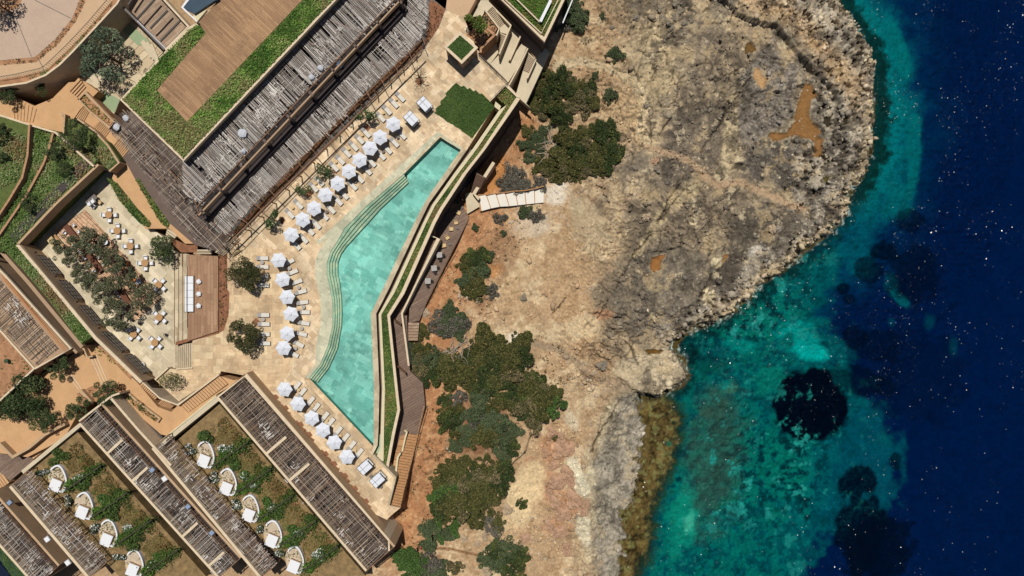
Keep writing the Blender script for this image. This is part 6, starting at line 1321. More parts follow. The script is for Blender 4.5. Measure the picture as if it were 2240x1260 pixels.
BL = [((1048, 658), .75, 'mat_boulder', 'large pale boulder below the rounded grey bush'), ((1145, 652), .8, 'mat_boulder_grey', 'grey boulder on the path side of the rock plateau'), ((1066, 650), .4, 'mat_boulder', 'small pale stone next to the large pale boulder'), ((930, 685), 1.0, 'mat_boulder', 'big flat rounded rock beside the walkway steps'),
      ((1413, 232), .7, 'mat_boulder_grey', 'round boulder at the bend of the sandy path'), ((1421, 253), .6, 'mat_boulder', 'pale stone just below the bend of the sandy path'), ((1432, 352), .8, 'mat_boulder_red', 'reddish boulder beside the worn rock path'), ((1437, 370), .8, 'mat_boulder_grey', 'grey boulder beside the worn rock path'),
      ((1444, 146), .7, 'mat_boulder', 'pale stone alone on the sandy rock'), ((1387, 140), .5, 'mat_boulder', 'small stone beside the dark round bush'), ((1472, 458), .9, 'mat_boulder', 'pale elongated boulder in the long fissure'), ((1414, 475), .9, 'mat_boulder', 'pale wedge of rock beside the long fissure'), ((1690, 500), .9, 'mat_boulder', 'pale rounded boulder on dark rock near the shore'),
      ((1318, 800), 1.1, 'mat_boulder_grey', 'dark boulder in the gully above the headland'), ((1291, 798), .6, 'mat_boulder', 'pale stone in the gully above the headland'), ((1300, 815), .7, 'mat_boulder', 'second pale stone in the gully above the headland'), ((1110, 1115), 1.2, 'mat_boulder', 'long pale slab of rock on the sandy hollow'), ((1313, 1232), .7, 'mat_boulder', 'pale boulder near the shore at the bottom')]
for i, (p, s_, m_, l) in enumerate(BL):
    o = bpy.data.objects.new('boulder', BM[(i % 3, m_)]); COL.objects.link(o); q = gpos(p); o.location = q + Vector((0, 0, s_ * .1)); o.scale = (s_, s_ * .8, s_); o.rotation_euler = (0, 0, i * 1.7); tag(o, l, 'boulder')
RED = [((1175, 950), 1.0), ((1205, 945), 1.3), ((1228, 960), 1.5), ((1245, 985), 1.8), ((1222, 990), 1.6), ((1192, 990), 1.0), ((1215, 1020), 1.4), ((1240, 1035), 1.5), ((1250, 1055), 1.2), ((1220, 1055), 1.7), ((1255, 1095), 2.2), ((1275, 1110), 1.7), ((1235, 1125), 1.8), ((1215, 1100), 1.3), ((1205, 1080), 1.1), ((1225, 1165), 1.7), ((1200, 1150), 1.2), ((1240, 1200), 1.5), ((1150, 1180), 1.3), ((1015, 1180), .8), ((1060, 1175), 1.0), ((1045, 1190), .8), ((1090, 1170), .8), ((1065, 1250), 1.3),
       ((1450, 40), .8), ((1462, 50), .7), ((1474, 38), .8), ((1470, 62), .7), ((1488, 25), .9), ((1512, 42), .9), ((1498, 52), .7), ((1445, 22), .8), ((1385, 15), .8), ((1392, 38), .8), ((1478, 8), .8), ((1430, 8), .7), ((1340, 60), .7), ((1360, 70), .6)]
for i, (p, s_) in enumerate(RED):
    area = 'red boulder pile above the cove' if p[1] > 900 and p[0] > 1120 else ('pale rubble beside the foot track' if p[1] > 900 else 'boulder heap near the top of the sand slope')
    o = bpy.data.objects.new('rock', BM[(i % 3, 'mat_boulder_red' if p[1] > 900 and p[0] > 1120 else ('mat_boulder' if p[1] > 900 else 'mat_boulder_grey'))]); COL.objects.link(o); q = gpos(p); o.location = q + Vector((0, 0, .05)); o.scale = (s_, s_ * (.7 + .05 * (i % 5)), s_ * .95); o.rotation_euler = (0, 0, i * 2.1)
    k_ = [j for j, (pp, _) in enumerate(RED) if (pp[1] > 900) == (p[1] > 900) and (pp[0] > 1120) == (p[0] > 1120)].index(i) + 0
    tag(o, '%s rock of the %s, %s stone' % (ORD[k_] if k_ < 20 else 'outer', area, ('wide', 'narrow', 'squat', 'rounded', 'flat')[i % 5]), 'rock', area)
rs = np.random.RandomState(8); pebs = MB(); plain('mat_pebble', C(188, 172, 148), .2, 4)
for poly, k_ in (([(1000, 620), (1050, 615), (1060, 660), (1000, 665)], 90), ([(960, 850), (1010, 900), (1010, 1000), (960, 980)], 60), ([(1180, 350), (1260, 380), (1300, 480), (1150, 520), (1050, 480)], 140), ([(1700, 430), (1850, 380), (1800, 500), (1640, 620), (1600, 640)], 120), ([(1720, 80), (1880, 100), (1890, 380), (1760, 380)], 70), ([(1220, 740), (1330, 840), (1300, 900), (1230, 860)], 80), ([(1130, 1090), (1290, 930), (1300, 1250), (1000, 1250)], 200)):
    xs = [p[0] for p in poly]; ys = [p[1] for p in poly]
    for j in range(k_):
        p = (rs.uniform(min(xs), max(xs)), rs.uniform(min(ys), max(ys)))
        if not inside(poly, np.array([p[0]]), np.array([p[1]]))[0]: continue
        q = gpos(p); s_ = abs(rs.normal(.08, .07)) + .04; pebs.box((q.x, q.y, q.z + s_ * .3), (s_ * 2, s_ * 1.4, s_), rs.uniform(0, 3), rs.uniform(-.4, .4))
tag(pebs.build('loose_stones', 'mat_pebble'), 'loose pale stones scattered across the rocks and red slope', 'stones', kind='stuff')
# angular rubble lying on the rock and along the shore
def rubble(n_):
    rs = np.random.RandomState(77); bmh = bmesh.new(); bmesh.ops.create_icosphere(bmh, subdivisions=1, radius=1); bv = np.array([v.co[:] for v in bmh.verts]); bf = np.array([[v.index for v in f.verts] for f in bmh.faces]); bmh.free()
    jy_ = rs.randint(0, ny, n_ * 12); jx_ = rs.randint(0, nx, n_ * 12); P2 = PX[jy_, jx_]; Q2 = PY[jy_, jx_]; sea_ = sea[jy_, jx_]
    dens = .08 + .5 * sst(.5, .68, fbm(P2 / 40, Q2 / 40, 3, 601)) * rock[jy_, jx_] + .5 * karst[jy_, jx_] + .7 * sst(60, 20, pdist([(1225, 950), (1245, 1100), (1210, 1180), (1100, 1180)], P2, Q2)) + .5 * sst(50, 20, pdist([(1040, 630), (1060, 655)], P2, Q2)) + .5 * sst(45, 15, pdist([(1300, 830), (1250, 780)], P2, Q2))
    ok = (~sea_) & (P2 > 960) & (P2 < 2000) & (Q2 > -30) & (Q2 < 1290) & (~under[jy_, jx_]) & (PUDM[jy_, jx_] < .1) & (rs.uniform(size=len(P2)) < dens); jy_, jx_ = jy_[ok][:n_], jx_[ok][:n_]; m_ = len(jy_)
    sz = np.clip(np.exp(rs.normal(-1.75, .55, m_)), .07, .75); q = np.stack([X[jy_, jx_] + rs.uniform(-.1, .1, m_), Y[jy_, jx_] + rs.uniform(-.1, .1, m_), ZT[jy_, jx_] + sz * .12], 1)
    an = rs.uniform(0, 6.28, m_); V_ = bv[None] * (1 + rs.normal(0, .22, (m_, len(bv), 1))) * np.stack([sz * rs.uniform(.8, 1.4, m_), sz * rs.uniform(.6, 1, m_), sz * rs.uniform(.4, .75, m_)], 1)[:, None, :]
    c_, s_ = np.cos(an)[:, None], np.sin(an)[:, None]; V_ = np.stack([V_[..., 0] * c_ - V_[..., 1] * s_, V_[..., 0] * s_ + V_[..., 1] * c_, V_[..., 2]], -1) + q[:, None]
    F_ = (bf[None] + (np.arange(m_) * len(bv))[:, None, None]).reshape(-1, 3); cl = np.clip(landcol[jy_, jx_] * rs.uniform(.8, 1.45, (m_, 1)) + .01, 0, .8)
    o = npmesh('rubble', V_.reshape(-1, 3), F_, np.repeat(cl, len(bv), 0), 'mat_leaf'); tag(o, 'broken stones and rubble strewn over the bare rock and the shoreline', 'rubble', kind='stuff')
rubble(5200)
# --- garden rows of the villas
def flat_bush(name, lab, poly, z, dens, cols, h, seed, cat='shrub', size=.17): return cover(name, lab, poly, z, dens, size, cols, h, seed, cat, up=.4)
def perp(p, u, v): # garden frame: u along the row (down right), v across towards the upper right
    return (p[0] + u * .66 + v * .73, p[1] + u * .75 - v * .68)
plain('mat_drygrass', C(132, 106, 62), .3, 1.5, bst=.6)
plain('mat_hedge_frame', C(70, 66, 50), .3, 2)
for i, c in enumerate(PATS):
    row = 'right' if i < 5 else 'left'; k_ = i if i < 5 else i - 5; full = 110
    g_ = [perp(c, -14, 36), perp(c, -22, 60), perp(c, -16, 88), perp(c, 16, 92), perp(c, 22, 66), perp(c, 12, 38)]
    cover('dry_grass', 'patch of dry brown grass beside the %s patio of the %s garden row' % (ORD[k_], row), g_, .14, 90, .12, [C(134, 116, 68), C(150, 130, 84), C(112, 102, 56), C(126, 102, 60)], .16, 300 + i, 'grass')
    a, b_ = perp(c, 27, 2), perp(c, 40, 94)
    t = thing('hedge', 'dark planted screen below the %s patio of the %s garden row' % (ORD[k_], row), 'hedge', W(a, .1), group='hedges dividing the villa gardens')
    fr_ = MB(); fr_.bar(W(a, 1.5), W(b_, 1.5), .22, 1.4); fr_.build('frame', 'mat_hedge_frame', t)
    rs = np.random.RandomState(400 + i); n_ = 1500; u = rs.uniform(0, 1, n_); A_, B_ = np.array(W(a, .8)), np.array(W(b_, .8)); P_ = A_ + (B_ - A_) * u[:, None] + rs.normal(0, .5, (n_, 3)) * [1, 1, .8] - np.array(W(a, .1)) * 1.0
    cl = np.array([q[:3] for q in (C(74, 98, 42), C(98, 122, 54), C(56, 76, 36))])[rs.randint(0, 3, n_)]
    me = npmesh('foliage', *leafcards(rs, P_, .14, cl)[:2], None, 'mat_leaf', False); at = me.color_attributes.new('Col', 'FLOAT_COLOR', 'CORNER'); cc = np.ones((n_ * 4, 4), np.float32); cc[:, :3] = np.repeat(cl, 4, 0); at.data.foreach_set('color', cc.ravel())
    o = bpy.data.objects.new('foliage', me); COL.objects.link(o); o.parent = t
    for (uv, n_, s_, cl, l) in (((24, 46), 900, 1.2, [C(70, 100, 44), C(96, 128, 58), C(84, 112, 50), C(60, 86, 38), C(236, 236, 228)], 'white flowering shrub beside'), ((-33, -10), 450, .8, [C(70, 84, 56), C(96, 104, 78), C(236, 236, 228), C(56, 66, 44)], 'grey green shrub with white flowers above'), ((27, 20), 600, .85, [C(92, 132, 40), C(70, 108, 34), C(110, 146, 52)], 'bright green shrub below'), ((-34, 42), 900, 1.35, [C(72, 94, 44), C(96, 118, 56), C(56, 74, 38)], 'dark green shrub at the far side of'), ((30, 78), 800, 1.3, [C(60, 84, 34), C(84, 104, 46), C(128, 100, 60)], 'loose shrub on the villa side of')):
        w_ = W(perp(c, *uv), .1); t = thing('garden_shrub', '%s the %s patio of the %s garden row' % (l, ORD[k_], row), 'shrub', w_, group='shrubs of the villa gardens')
        me = crown(n_, [(rb_.uniform(-.8, .8) * s_, rb_.uniform(-.8, .8) * s_, .5, .7 * s_, .6 * s_, .45) for _ in range(4)], .15, cl, 500 + i * 7 + int(uv[0])); o = bpy.data.objects.new('foliage', me); COL.objects.link(o); o.parent = t
        b2 = MB()
        for j in range(4): b2.tube([(0, 0, -.1), (math.cos(j * 1.6) * .4, math.sin(j * 1.6) * .4, .45)], [.03, .015], 4)
        b2.build('stem', 'mat_bark', None).parent = t
    cover('garden_groundcover', 'low green and brown ground cover around the %s patio of the %s garden row' % (ORD[k_], row), [perp(c, -37, -14), perp(c, -37, 84), perp(c, 22, 84), perp(c, 22, -14)], .12, 16, .15, [C(96, 112, 52), C(120, 104, 60), C(142, 118, 76), C(80, 96, 44)], .2, 700 + i, 'ground cover', pat=.42, psc=.6)
    cover('border_plants', 'low border plants along the villa wall beside the %s patio of the %s garden row' % (ORD[k_], row), [perp(c, -36, 66), perp(c, -36, 94), perp(c, 22, 96), perp(c, 22, 72)], .14, 26, .16, [C(74, 92, 40), C(104, 84, 50), C(150, 110, 70), C(60, 76, 34)], .4, 600 + i, 'border plants', pat=.4, psc=.5)
# ------------------------------------------------------------------ furniture
def at_px(p, z): return W(p, z)
def pang(dx, dy): return math.atan2(-dy, dx)
plain('mat_loungerframe', C(132, 104, 78), .15, 3)
def make_lounger():
    t = thing('sun_lounger', 'x', 'sun lounger')
    MB().bbox((0, 0, .24), (2.12, .76, .1), 0, .02).build('frame', 'mat_loungerframe', t)
    for sx, sy in ((-.9, .32), (-.9, -.32), (.95, .32), (.95, -.32)): MB().box((sx, sy, .1), (.07, .07, .2)).build('leg', 'mat_loungerframe', t)
    MB().bbox((.32, 0, .34), (1.42, .7, .12), 0, .03).build('cushion', 'mat_fabric', t)
    b_ = MB(); b_.bbox((0, 0, 0), (.66, .7, .12), 0, .03); M = Matrix.Translation((-.7, 0, .4)) @ Matrix.Rotation(R(10), 4, 'Y'); b_.v = [tuple(M @ Vector(v)) for v in b_.v]
    b_.build('headrest', 'mat_headrest', t); return t
L0 = make_lounger(); used = []
def put_copy(proto, p, z, ang, label, group):
    first = proto not in used; o = proto if first else copy_tree(proto)
    if first: used.append(proto)
    o.location = W(p, z); o.rotation_euler = (0, 0, ang); o['label'] = label
    if group: o['group'] = group
    return o
A1 = [(876, 213), (862, 226.5), (847, 241.5), (833, 257), (801, 291), (787, 305), (774, 320), (758.6, 334), (744.7, 350), (731, 365), (699.5, 397), (686.4, 410), (653.7, 447), (634.7, 467.7)]
A2 = [(879, 295), (863, 312), (848, 327), (834, 340), (813, 355), (803.6, 372.7), (786.6, 390.4), (772, 406), (753, 426), (740, 439.5), (724.4, 457), (709.3, 471.6), (692.5, 491), (678.5, 504), (664.6, 522), (649, 536)]
for i, p in enumerate(A1): put_copy(L0, p, 0, pang(.69, .72), '%s sun lounger from the top in the landward line behind the long diagonal parasol row' % ORD[i], 'loungers behind the diagonal parasol row')
for i, p in enumerate(A2): put_copy(L0, p, 0, pang(.69, .72), '%s sun lounger from the top in the poolside line of the long diagonal row' % ORD[i], 'loungers on the pool side of the diagonal parasol row')
B1 = [(575.6, 565), (576, 584), (576.5, 603), (577, 624), (577.5, 689), (578.4, 708.8), (578.6, 731), (579.7, 751)]
for i, p in enumerate(B1): put_copy(L0, p, 0, 0, '%s sun lounger from the top in the level line beside the two broad olive trees' % ORD[i], 'loungers beside the olive trees')
B2 = [((633, 574), -28), ((640.4, 596), -22), ((650, 617), -20), ((659, 638.5), -15), ((662.6, 661.6), -8), ((666, 683), 0), ((665.5, 706.5), 8), ((660, 730), 14), ((653.7, 752), 27), ((642.6, 773.6), 27)]
for i, (p, a) in enumerate(B2): put_copy(L0, p, 0, R(-a), '%s sun lounger from the top in the fan facing the curved pool steps' % ORD[i], 'loungers facing the curved pool steps')
plain('mat_fabric_white', C(232, 230, 222), .05, 2, bst=.1)
C1 = [(650, 845), (662, 858.5), (679.7, 878), (691.5, 892), (711, 911.5), (723.6, 924.6), (740, 943), (755.7, 958), (770, 974.5), (785.8, 991)]
for i, p in enumerate(C1): put_copy(L0, p, 0, pang(.62, -.78), '%s sun lounger from the top in the row at the southwest edge of the pool' % ORD[i], 'loungers at the southwest edge of the pool')
def make_table(name, mat, r_=.26, h=.4):
    t = thing(name, 'x', 'side table'); MB().lathe([(r_ * .95, h - .05), (r_, h - .03), (r_, h), (r_ * .9, h + .005)], 16).build('table_top', mat, t)
    MB().lathe([(r_ * .8, 0), (r_ * .72, .1), (r_ * .78, h - .05)], 12).build('base', 'mat_grey' if mat != 'mat_tan' else 'mat_wood', t); return t
ST, SG, SD = make_table('side_table', 'mat_tan'), make_table('side_table', 'mat_lightgrey', .34), make_table('side_table', 'mat_grey', .3)
T1 = [(867.7, 218), (839.5, 248), (793.7, 296), (764, 326), (736, 355), (692, 401.5), (641.6, 455)]
for i, p in enumerate(T1): put_copy(ST, p, 0, 0, '%s small tan round table from the top behind the diagonal parasol row' % ORD[i], 'tan side tables behind the diagonal row')
T2 = [(871, 301), (839.5, 332), (809.5, 364), (778.7, 397), (746, 431), (716, 463.8), (685, 496), (656, 529)]
for i, p in enumerate(T2): put_copy(SD, p, 0, 0, '%s dark round side table from the top on the pool side of the diagonal row' % ORD[i], 'dark side tables of the diagonal row')
T3 = [(575, 574), (578, 613), (577, 698.7), (578, 742), (634.5, 587), (654.8, 628.6), (665, 672), (661, 718), (647.4, 761.8)]
for i, p in enumerate(T3): put_copy(SG, p, 0, 0, '%s grey round side table %s' % ((ORD[i] if i < 4 else ORD[i - 4]), 'from the top beside the olive trees' if i < 4 else 'from the top facing the curved pool steps'), 'grey side tables in the middle of the deck')
T4 = [(654.8, 852), (685, 886.6), (716.8, 918.7), (745.8, 952.7), (778, 983.9)]
for i, p in enumerate(T4): put_copy(ST, p, 0, 0, '%s tan round side table from the top at the southwest edge of the pool' % ORD[i], 'tan side tables at the southwest edge')
T5 = [(813, 1041.5), (834, 1063.7)]
for i, p in enumerate(T5): put_copy(SD, p, 0, 0, 'dark round side table %s' % ('between the two southern daybeds', 'beside the southernmost daybed')[i], None)
plain('mat_canopy', C(228, 231, 238), .03, .8, bst=.05, rough=.9)
def make_parasol():
    t = thing('parasol', 'x', 'parasol')
    MB().lathe([(.32, 0), (.32, .06), (.08, .1), (.05, .1)], 16).build('base', 'mat_grey', t)
    MB().tube([(0, 0, .05), (0, 0, 2.62)], .03, 8).build('pole', 'mat_white', t)
    V_ = [(0, 0, 2.66)]; F_ = []; NR = 5
    for ring in range(1, NR + 1):
        k_ = ring / NR
        for s_ in range(24):
            a = s_ / 24 * 2 * PI; ph = (s_ % 4) / 4; # 6 panels x 4
            edge = math.cos(PI / 6) / math.cos((ph - .5) * PI / 3) * (1 - .07 * math.sin(PI * ph) * k_ ** 2)
            rr_ = 1.42 * k_ * edge; V_.append((math.cos(a) * rr_, math.sin(a) * rr_, 2.64 - .50 * k_ ** 1.1 - .05 * math.sin(PI * ph) * k_))
    F_ += [(0, 1 + s_, 1 + (s_ + 1) % 24) for s_ in range(24)]
    for r_ in range(NR - 1):
        b0 = 1 + r_ * 24; F_ += [(b0 + s_, b0 + 24 + s_, b0 + 24 + (s_ + 1) % 24, b0 + (s_ + 1) % 24) for s_ in range(24)]
    MB().add(V_, F_).build('canopy', 'mat_canopy', t)
    MB().lathe([(.34, 2.60), (.3, 2.69), (.05, 2.73)], 6).build('top_vent', 'mat_canopy', t)
    MB().lathe([(.05, 2.7), (.05, 2.78), (.01, 2.82)], 8).build('finial', 'mat_grey', t)
    for i in range(6):
        a = i * PI / 3; MB().bar((0, 0, 2.58), (1.38 * math.cos(a), 1.38 * math.sin(a), 2.11), .025, .03).build('rib', 'mat_lightgrey', t)
    return t
U0 = make_parasol(); UZc = 2.5
def up_base(p): q = W(p, UZc + .1); s_ = K; return (q.x / K + 1120, 630 - q.y / K)
PA = [(859, 270), (830, 299), (808, 323), (785, 349), (761.5, 374), (737, 400.5), (710, 425.5), (685, 455), (660, 480), (635, 513)]
rr = random.Random(11)
for i, p in enumerate(PA): put_copy(U0, up_base(p), 0, rr.uniform(0, 1), '%s white six sided parasol from the top in the long diagonal row' % ORD[i], 'white parasols of the diagonal row')
PB = [(607, 569), (616, 611.5), (626, 650), (634, 687), (626, 730), (618, 762)]
for i, p in enumerate(PB): put_copy(U0, up_base(p), 0, rr.uniform(0, 1), '%s white six sided parasol from the top in the middle group of six' % ORD[i], 'white parasols in the middle of the deck')
PC_ = [(620.5, 852.5), (649.5, 884.5), (680, 916), (704.5, 942.5), (729.5, 969.5), (757.5, 1001)]
for i, p in enumerate(PC_): put_copy(U0, up_base(p), 0, rr.uniform(0, 1), '%s white six sided parasol from the top at the southwest edge of the pool' % ORD[i], 'white parasols at the southwest edge')
def make_daybed():
    t = thing('canopy_daybed', 'x', 'daybed'); hx, hy, h = 1.12, .86, 2.0
    for sx in (-1, 1):
        for sy in (-1, 1): MB().box((sx * hx, sy * hy, h / 2), (.05, .05, h)).build('post', 'mat_metal', t)
    b_ = MB()
    for z in (.04, h):
        b_.bar((-hx, -hy, z), (hx, -hy, z), .05, .05); b_.bar((-hx, hy, z), (hx, hy, z), .05, .05); b_.bar((-hx, -hy, z), (-hx, hy, z), .05, .05); b_.bar((hx, -hy, z), (hx, hy, z), .05, .05)
    b_.bar((-.45, -hy, h + .03), (-.45, hy, h + .03), .04, .03); b_.bar((-hx, 0, h + .03), (hx, 0, h + .03), .04, .03); b_.build('frame', 'mat_metal', t)
    b_ = MB(); b_.box((0, 0, h - .05), (2 * hx - .08, 2 * hy - .08, .02)); b_.build('canopy', 'mat_canopy', t)
    MB().bbox((0, 0, .35), (2.0, 1.5, .25), 0, .05).build('mattress', 'mat_fabric_white', t); MB().box((0, 0, .12), (2.05, 1.55, .2)).build('bed_base', 'mat_metal', t); return t
DB = make_daybed()
def dn(p, z): q = W(p, z); return (q.x / K + 1120, 630 - q.y / K)
for p, l, a in (((928, 227), 'white canopied daybed with thin dark frame nearest the bare tree', pang(.7, .72)), ((899, 258.6), 'white canopied daybed with thin dark frame nearest the top parasol', pang(.7, .72)), ((797.6, 1023), 'white canopied daybed beside the last parasol at the south end', pang(.74, -.67)), ((825, 1051), 'white canopied daybed at the southern tip of the pool deck', pang(.74, -.67))):
    put_copy(DB, dn(p, 2), 0, a, l, 'canopied daybeds')
# villa garden daybeds and little tables
def make_pad():
    t = thing('garden_daybed', 'x', 'daybed'); MB().bbox((0, 0, .5), (1.9, 2.1, .26), 0, .04).build('mattress', 'mat_white', t); MB().box((0, 0, .2), (1.95, 2.15, .36)).build('bed_base', 'mat_wood', t); return t
GD = make_pad()
for i, c in enumerate(PATS):
    row = 'right' if i < 5 else 'left'; k_ = i if i < 5 else i - 5
    put_copy(GD, (c[0] + 0, c[1] + 7), .16, R(-22), 'square white daybed on the %s patio of the %s garden row' % (ORD[k_], row), 'white garden daybeds'); put_copy(ST, (c[0] - 12, c[1] - 2), .16, 0, 'small yellow topped round table on the %s patio of the %s garden row' % (ORD[k_], row), 'garden patio tables')
# dining court
plain('mat_tabletop', C(196, 152, 104), .2, 3)
def make_dtable():
    t = thing('dining_table', 'x', 'table'); MB().lathe([(.6, .70), (.63, .72), (.63, .75), (.6, .76)], 24).build('table_top', 'mat_tabletop', t)
    b_ = MB()
    for k_ in range(-3, 4): y = k_ * .165; L = 2 * math.sqrt(.6 ** 2 - y * y); b_.box((0, y, .762), (L, .018, .004))
    b_.build('plank_grooves', 'mat_darkwood', t); MB().lathe([(.3, 0), (.28, .04), (.05, .1), (.05, .7)], 10).build('pedestal', 'mat_grey', t); return t
def make_chair(name='dining_chair', cush='mat_white', fr='mat_lightgrey', w_=.68):
    t = thing(name, 'x', 'chair'); MB().bbox((0, 0, .36), (w_, w_, .16), 0, .04).build('seat', cush, t); MB().bbox((w_ * .5, 0, .52), (.13, w_ + .04, .5), 0, .03).build('backrest', cush, t)
    for sx in (-1, 1):
        for sy in (-1, 1): MB().box((sx * w_ * .42, sy * w_ * .42, .14), (.05, .05, .28)).build('leg', fr, t)
    for sy in (-1, 1): MB().box((-.02, sy * w_ * .49, .5), (w_ * .8, .05, .05)).build('armrest', fr, t)
    return t
DT, DC = make_dtable(), make_chair()
TB = [((242.6, 470.7), 0), ((261, 505.4), 0), ((289.3, 538.8), 0), ((321.4, 575.6), 0), ((351.3, 623), 42), ((352.5, 693.8), 40), ((296.6, 730.6), 42), ((343, 749), 42)]
TN = ['the northernmost round table', 'the second round table from the north', 'the third round table from the north', 'the fourth round table from the north', 'the fifth round table from the north', 'the sixth round table by the steps', 'the round table nearest the grove', 'the southernmost round table']
for i, (p, a) in enumerate(TB):
    put_copy(DT, dn(p, ZC) if 0 else p, ZC, R(-a), 'round wooden dining table, ' + TN[i][4:] if i else 'round wooden dining table, northernmost in the court', 'round dining tables of the court')
    for j in range(4):
        b0 = R(-a) + j * PI / 2; q = W(p, ZC) + Vector((math.cos(b0) * (1.02 if j % 2 == 0 else .92), math.sin(b0) * (1.02 if j % 2 == 0 else .92), 0)); pp = (q.x / (K * (H - ZC) / H) + 1120, 630 - q.y / (K * (H - ZC) / H))
        put_copy(DC, pp, ZC, b0, 'white cushioned chair on the %s side of %s' % ((('east', 'north', 'west', 'south') if a == 0 else ('southeast', 'northeast', 'northwest', 'southwest'))[j], TN[i]), 'white chairs round the court tables')
OC = make_chair('orange_chair', 'mat_orange', 'mat_wood', .5)
def make_cafe():
    t = thing('cafe_table', 'x', 'table'); MB().lathe([(.5, .71), (.5, .75), (.48, .755)], 20).build('table_top', 'mat_white', t); MB().lathe([(.22, 0), (.05, .05), (.04, .7)], 10).build('pedestal', 'mat_metal', t)
    b_ = MB()
    for (x, y) in ((.2, .15), (-.2, .1), (.05, -.25), (-.1, .28)): b_.lathe([(.07, .757), (.09, .77), (.05, .775)], 8, (x, y, 0))
    b_.build('crockery', 'mat_blue', t); return t
CF = make_cafe()
for p, l in (((234.9, 530), 'white round cafe table with crockery near the northern olive trees'), ((307, 616), 'white round cafe table nearest the patterned floor corner')): put_copy(CF, p, ZC, 0, l, None)
for p, a, l in (((231, 521), 100, 'orange chair north of the northern white cafe table'), ((224, 534), 190, 'orange chair west of the northern white cafe table'), ((297, 613), 180, 'orange chair west of the southern white cafe table'), ((269, 567), 90, 'orange chair on the north side of the square court table'), ((279, 577), 0, 'orange chair on the east side of the square court table'), ((270, 587), -90, 'orange chair on the south side of the square court table')):
    put_copy(OC, p, ZC, R(a), l, 'orange chairs in the court')
t = thing('square_table', 'square pale wooden table under the olive trees with orange chairs', 'table', W((268, 577), ZC)); MB().bbox((W((268, 577), ZC).x, W((268, 577), ZC).y, ZC + .73), (.98, .98, .05)).build('table_top', 'mat_tan', t)
for sx in (-1, 1):
    for sy in (-1, 1): q = W((268, 577), ZC); MB().box((q.x + sx * .42, q.y + sy * .42, ZC + .35), (.06, .06, .7)).build('leg', 'mat_wood', t)
def longtable(a, b_, wd, lab, mat='mat_maroon', zt=.75):
    A, B = W(a, ZC), W(b_, ZC); t = thing('long_table', lab, 'table', A); up = Vector((0, 0, zt)); MB().bar(A + up, B + up, wd, .06).build('table_top', mat, t); d = (B - A).normalized()
    for k_ in (.03, .35, .65, .97):
        for s_ in (-1, 1): q = A.lerp(B, k_) + Vector((-d.y, d.x, 0)) * s_ * wd * .42; MB().box((q.x, q.y, ZC + zt / 2 - .03), (.07, .07, zt - .08)).build('leg', 'mat_darkwood', t)
    return t
longtable((149, 494), (226, 594), 1.0, 'long dark red table running beneath the northern olive trees'); longtable((266, 634), (288, 668), 1.0, 'shorter dark red table beneath the southern olive trees'); longtable((112, 520), (134, 546), 1.1, 'wide pale wooden table at the west corner of the court', 'mat_tan')
longtable((122, 514), (146, 542), .4, 'long narrow wooden bench at the west corner of the court', 'mat_wood', .45)
WC = make_chair('white_chair', 'mat_white', 'mat_metal', .46); kk2 = 0
for s_, side in ((-1, 'west'), (1, 'east')):
    for i in range(7):
        u = .08 + i * .14; p = (lerp(149, 226, u) + s_ * 9.5, lerp(494, 594, u) - s_ * 8); put_copy(WC, p, ZC, PI - R(42) if s_ < 0 else R(42), '%s small white chair from the north on the %s side of the long red table' % (ORD[i], side), 'white chairs at the red tables')
for i in range(4): put_copy(WC, (lerp(258, 276, i / 3), lerp(640, 668, i / 3)), ZC, PI - R(42), '%s small white chair from the north beside the shorter red table' % ORD[i], 'white chairs at the red tables')
plain('mat_blackmetal', C(40, 34, 32), .1, 2)
def make_wire():
    t = thing('wire_chair', 'x', 'chair'); MB().lathe([(.24, .42), (.25, .45), (.22, .46)], 14).build('seat', 'mat_blackmetal', t)
    b_ = MB(); b_.tube([(.3 * math.cos(a), .3 * math.sin(a), .74) for a in np.linspace(-1.9, 1.9, 12)], .025, 5); b_.build('back_hoop', 'mat_blackmetal', t)
    for k_ in range(4): MB().tube([(.2 * math.cos(k_ * PI / 2 + .8), .2 * math.sin(k_ * PI / 2 + .8), .43), (.27 * math.cos(k_ * PI / 2 + .8), .27 * math.sin(k_ * PI / 2 + .8), 0)], .02, 5).build('leg', 'mat_blackmetal', t)
    b_ = MB()
    for a in (-1.6, -.8, 0, .8, 1.6): b_.tube([(.24 * math.cos(a), .24 * math.sin(a), .45), (.3 * math.cos(a), .3 * math.sin(a), .74)], .018, 4)
    b_.build('back_struts', 'mat_blackmetal', t); return t
WI = make_wire()
for p, l in (((366, 732), 'black wire chair standing alone between the southern dining tables'), ((300, 686), 'black wire chair at the edge of the olive grove shade'), ((292, 700), 'black wire chair half hidden by the southernmost olive tree'), ((308, 708), 'black wire chair just below the olive grove')): put_copy(WI, p, ZC, rr.uniform(0, 6), l, None)
# stacked loungers and trestle at the north end of the court
t = longtable((196, 447), (214, 428), 1.2, 'grey table piled with white cushioned loungers at the north end of the court', 'mat_grey')
for i, (p, a, l) in enumerate((((198, 447), 30, 'lowest folded white chair on the grey table at the north end'), ((206, 441), 35, 'upper folded white chair on the grey table at the north end'), ((207, 452), 50, 'white cushioned chair parked south of the grey table'), ((221, 444), 50, 'tan framed chair east of the grey table'))): put_copy(DC if i < 3 else make_chair('dining_chair', 'mat_tan', 'mat_metal', .6), p, ZC + (.76 if i < 2 else 0), R(a), l, None)
q = W((315, 800), ZC); t = thing('white_basin', 'white oval basin standing by the last window of the court wall', 'basin', q); b_ = MB(); b_.tube([(q.x + .35 * math.cos(a), q.y + .6 * math.sin(a), ZC + .5) for a in np.linspace(0, 2 * PI, 14)], .08, 6); b_.build('rim', 'mat_white', t); MB().lathe([(.2, 0), (.3, .45), (.1, .48)], 12, q).build('bowl', 'mat_white', t)
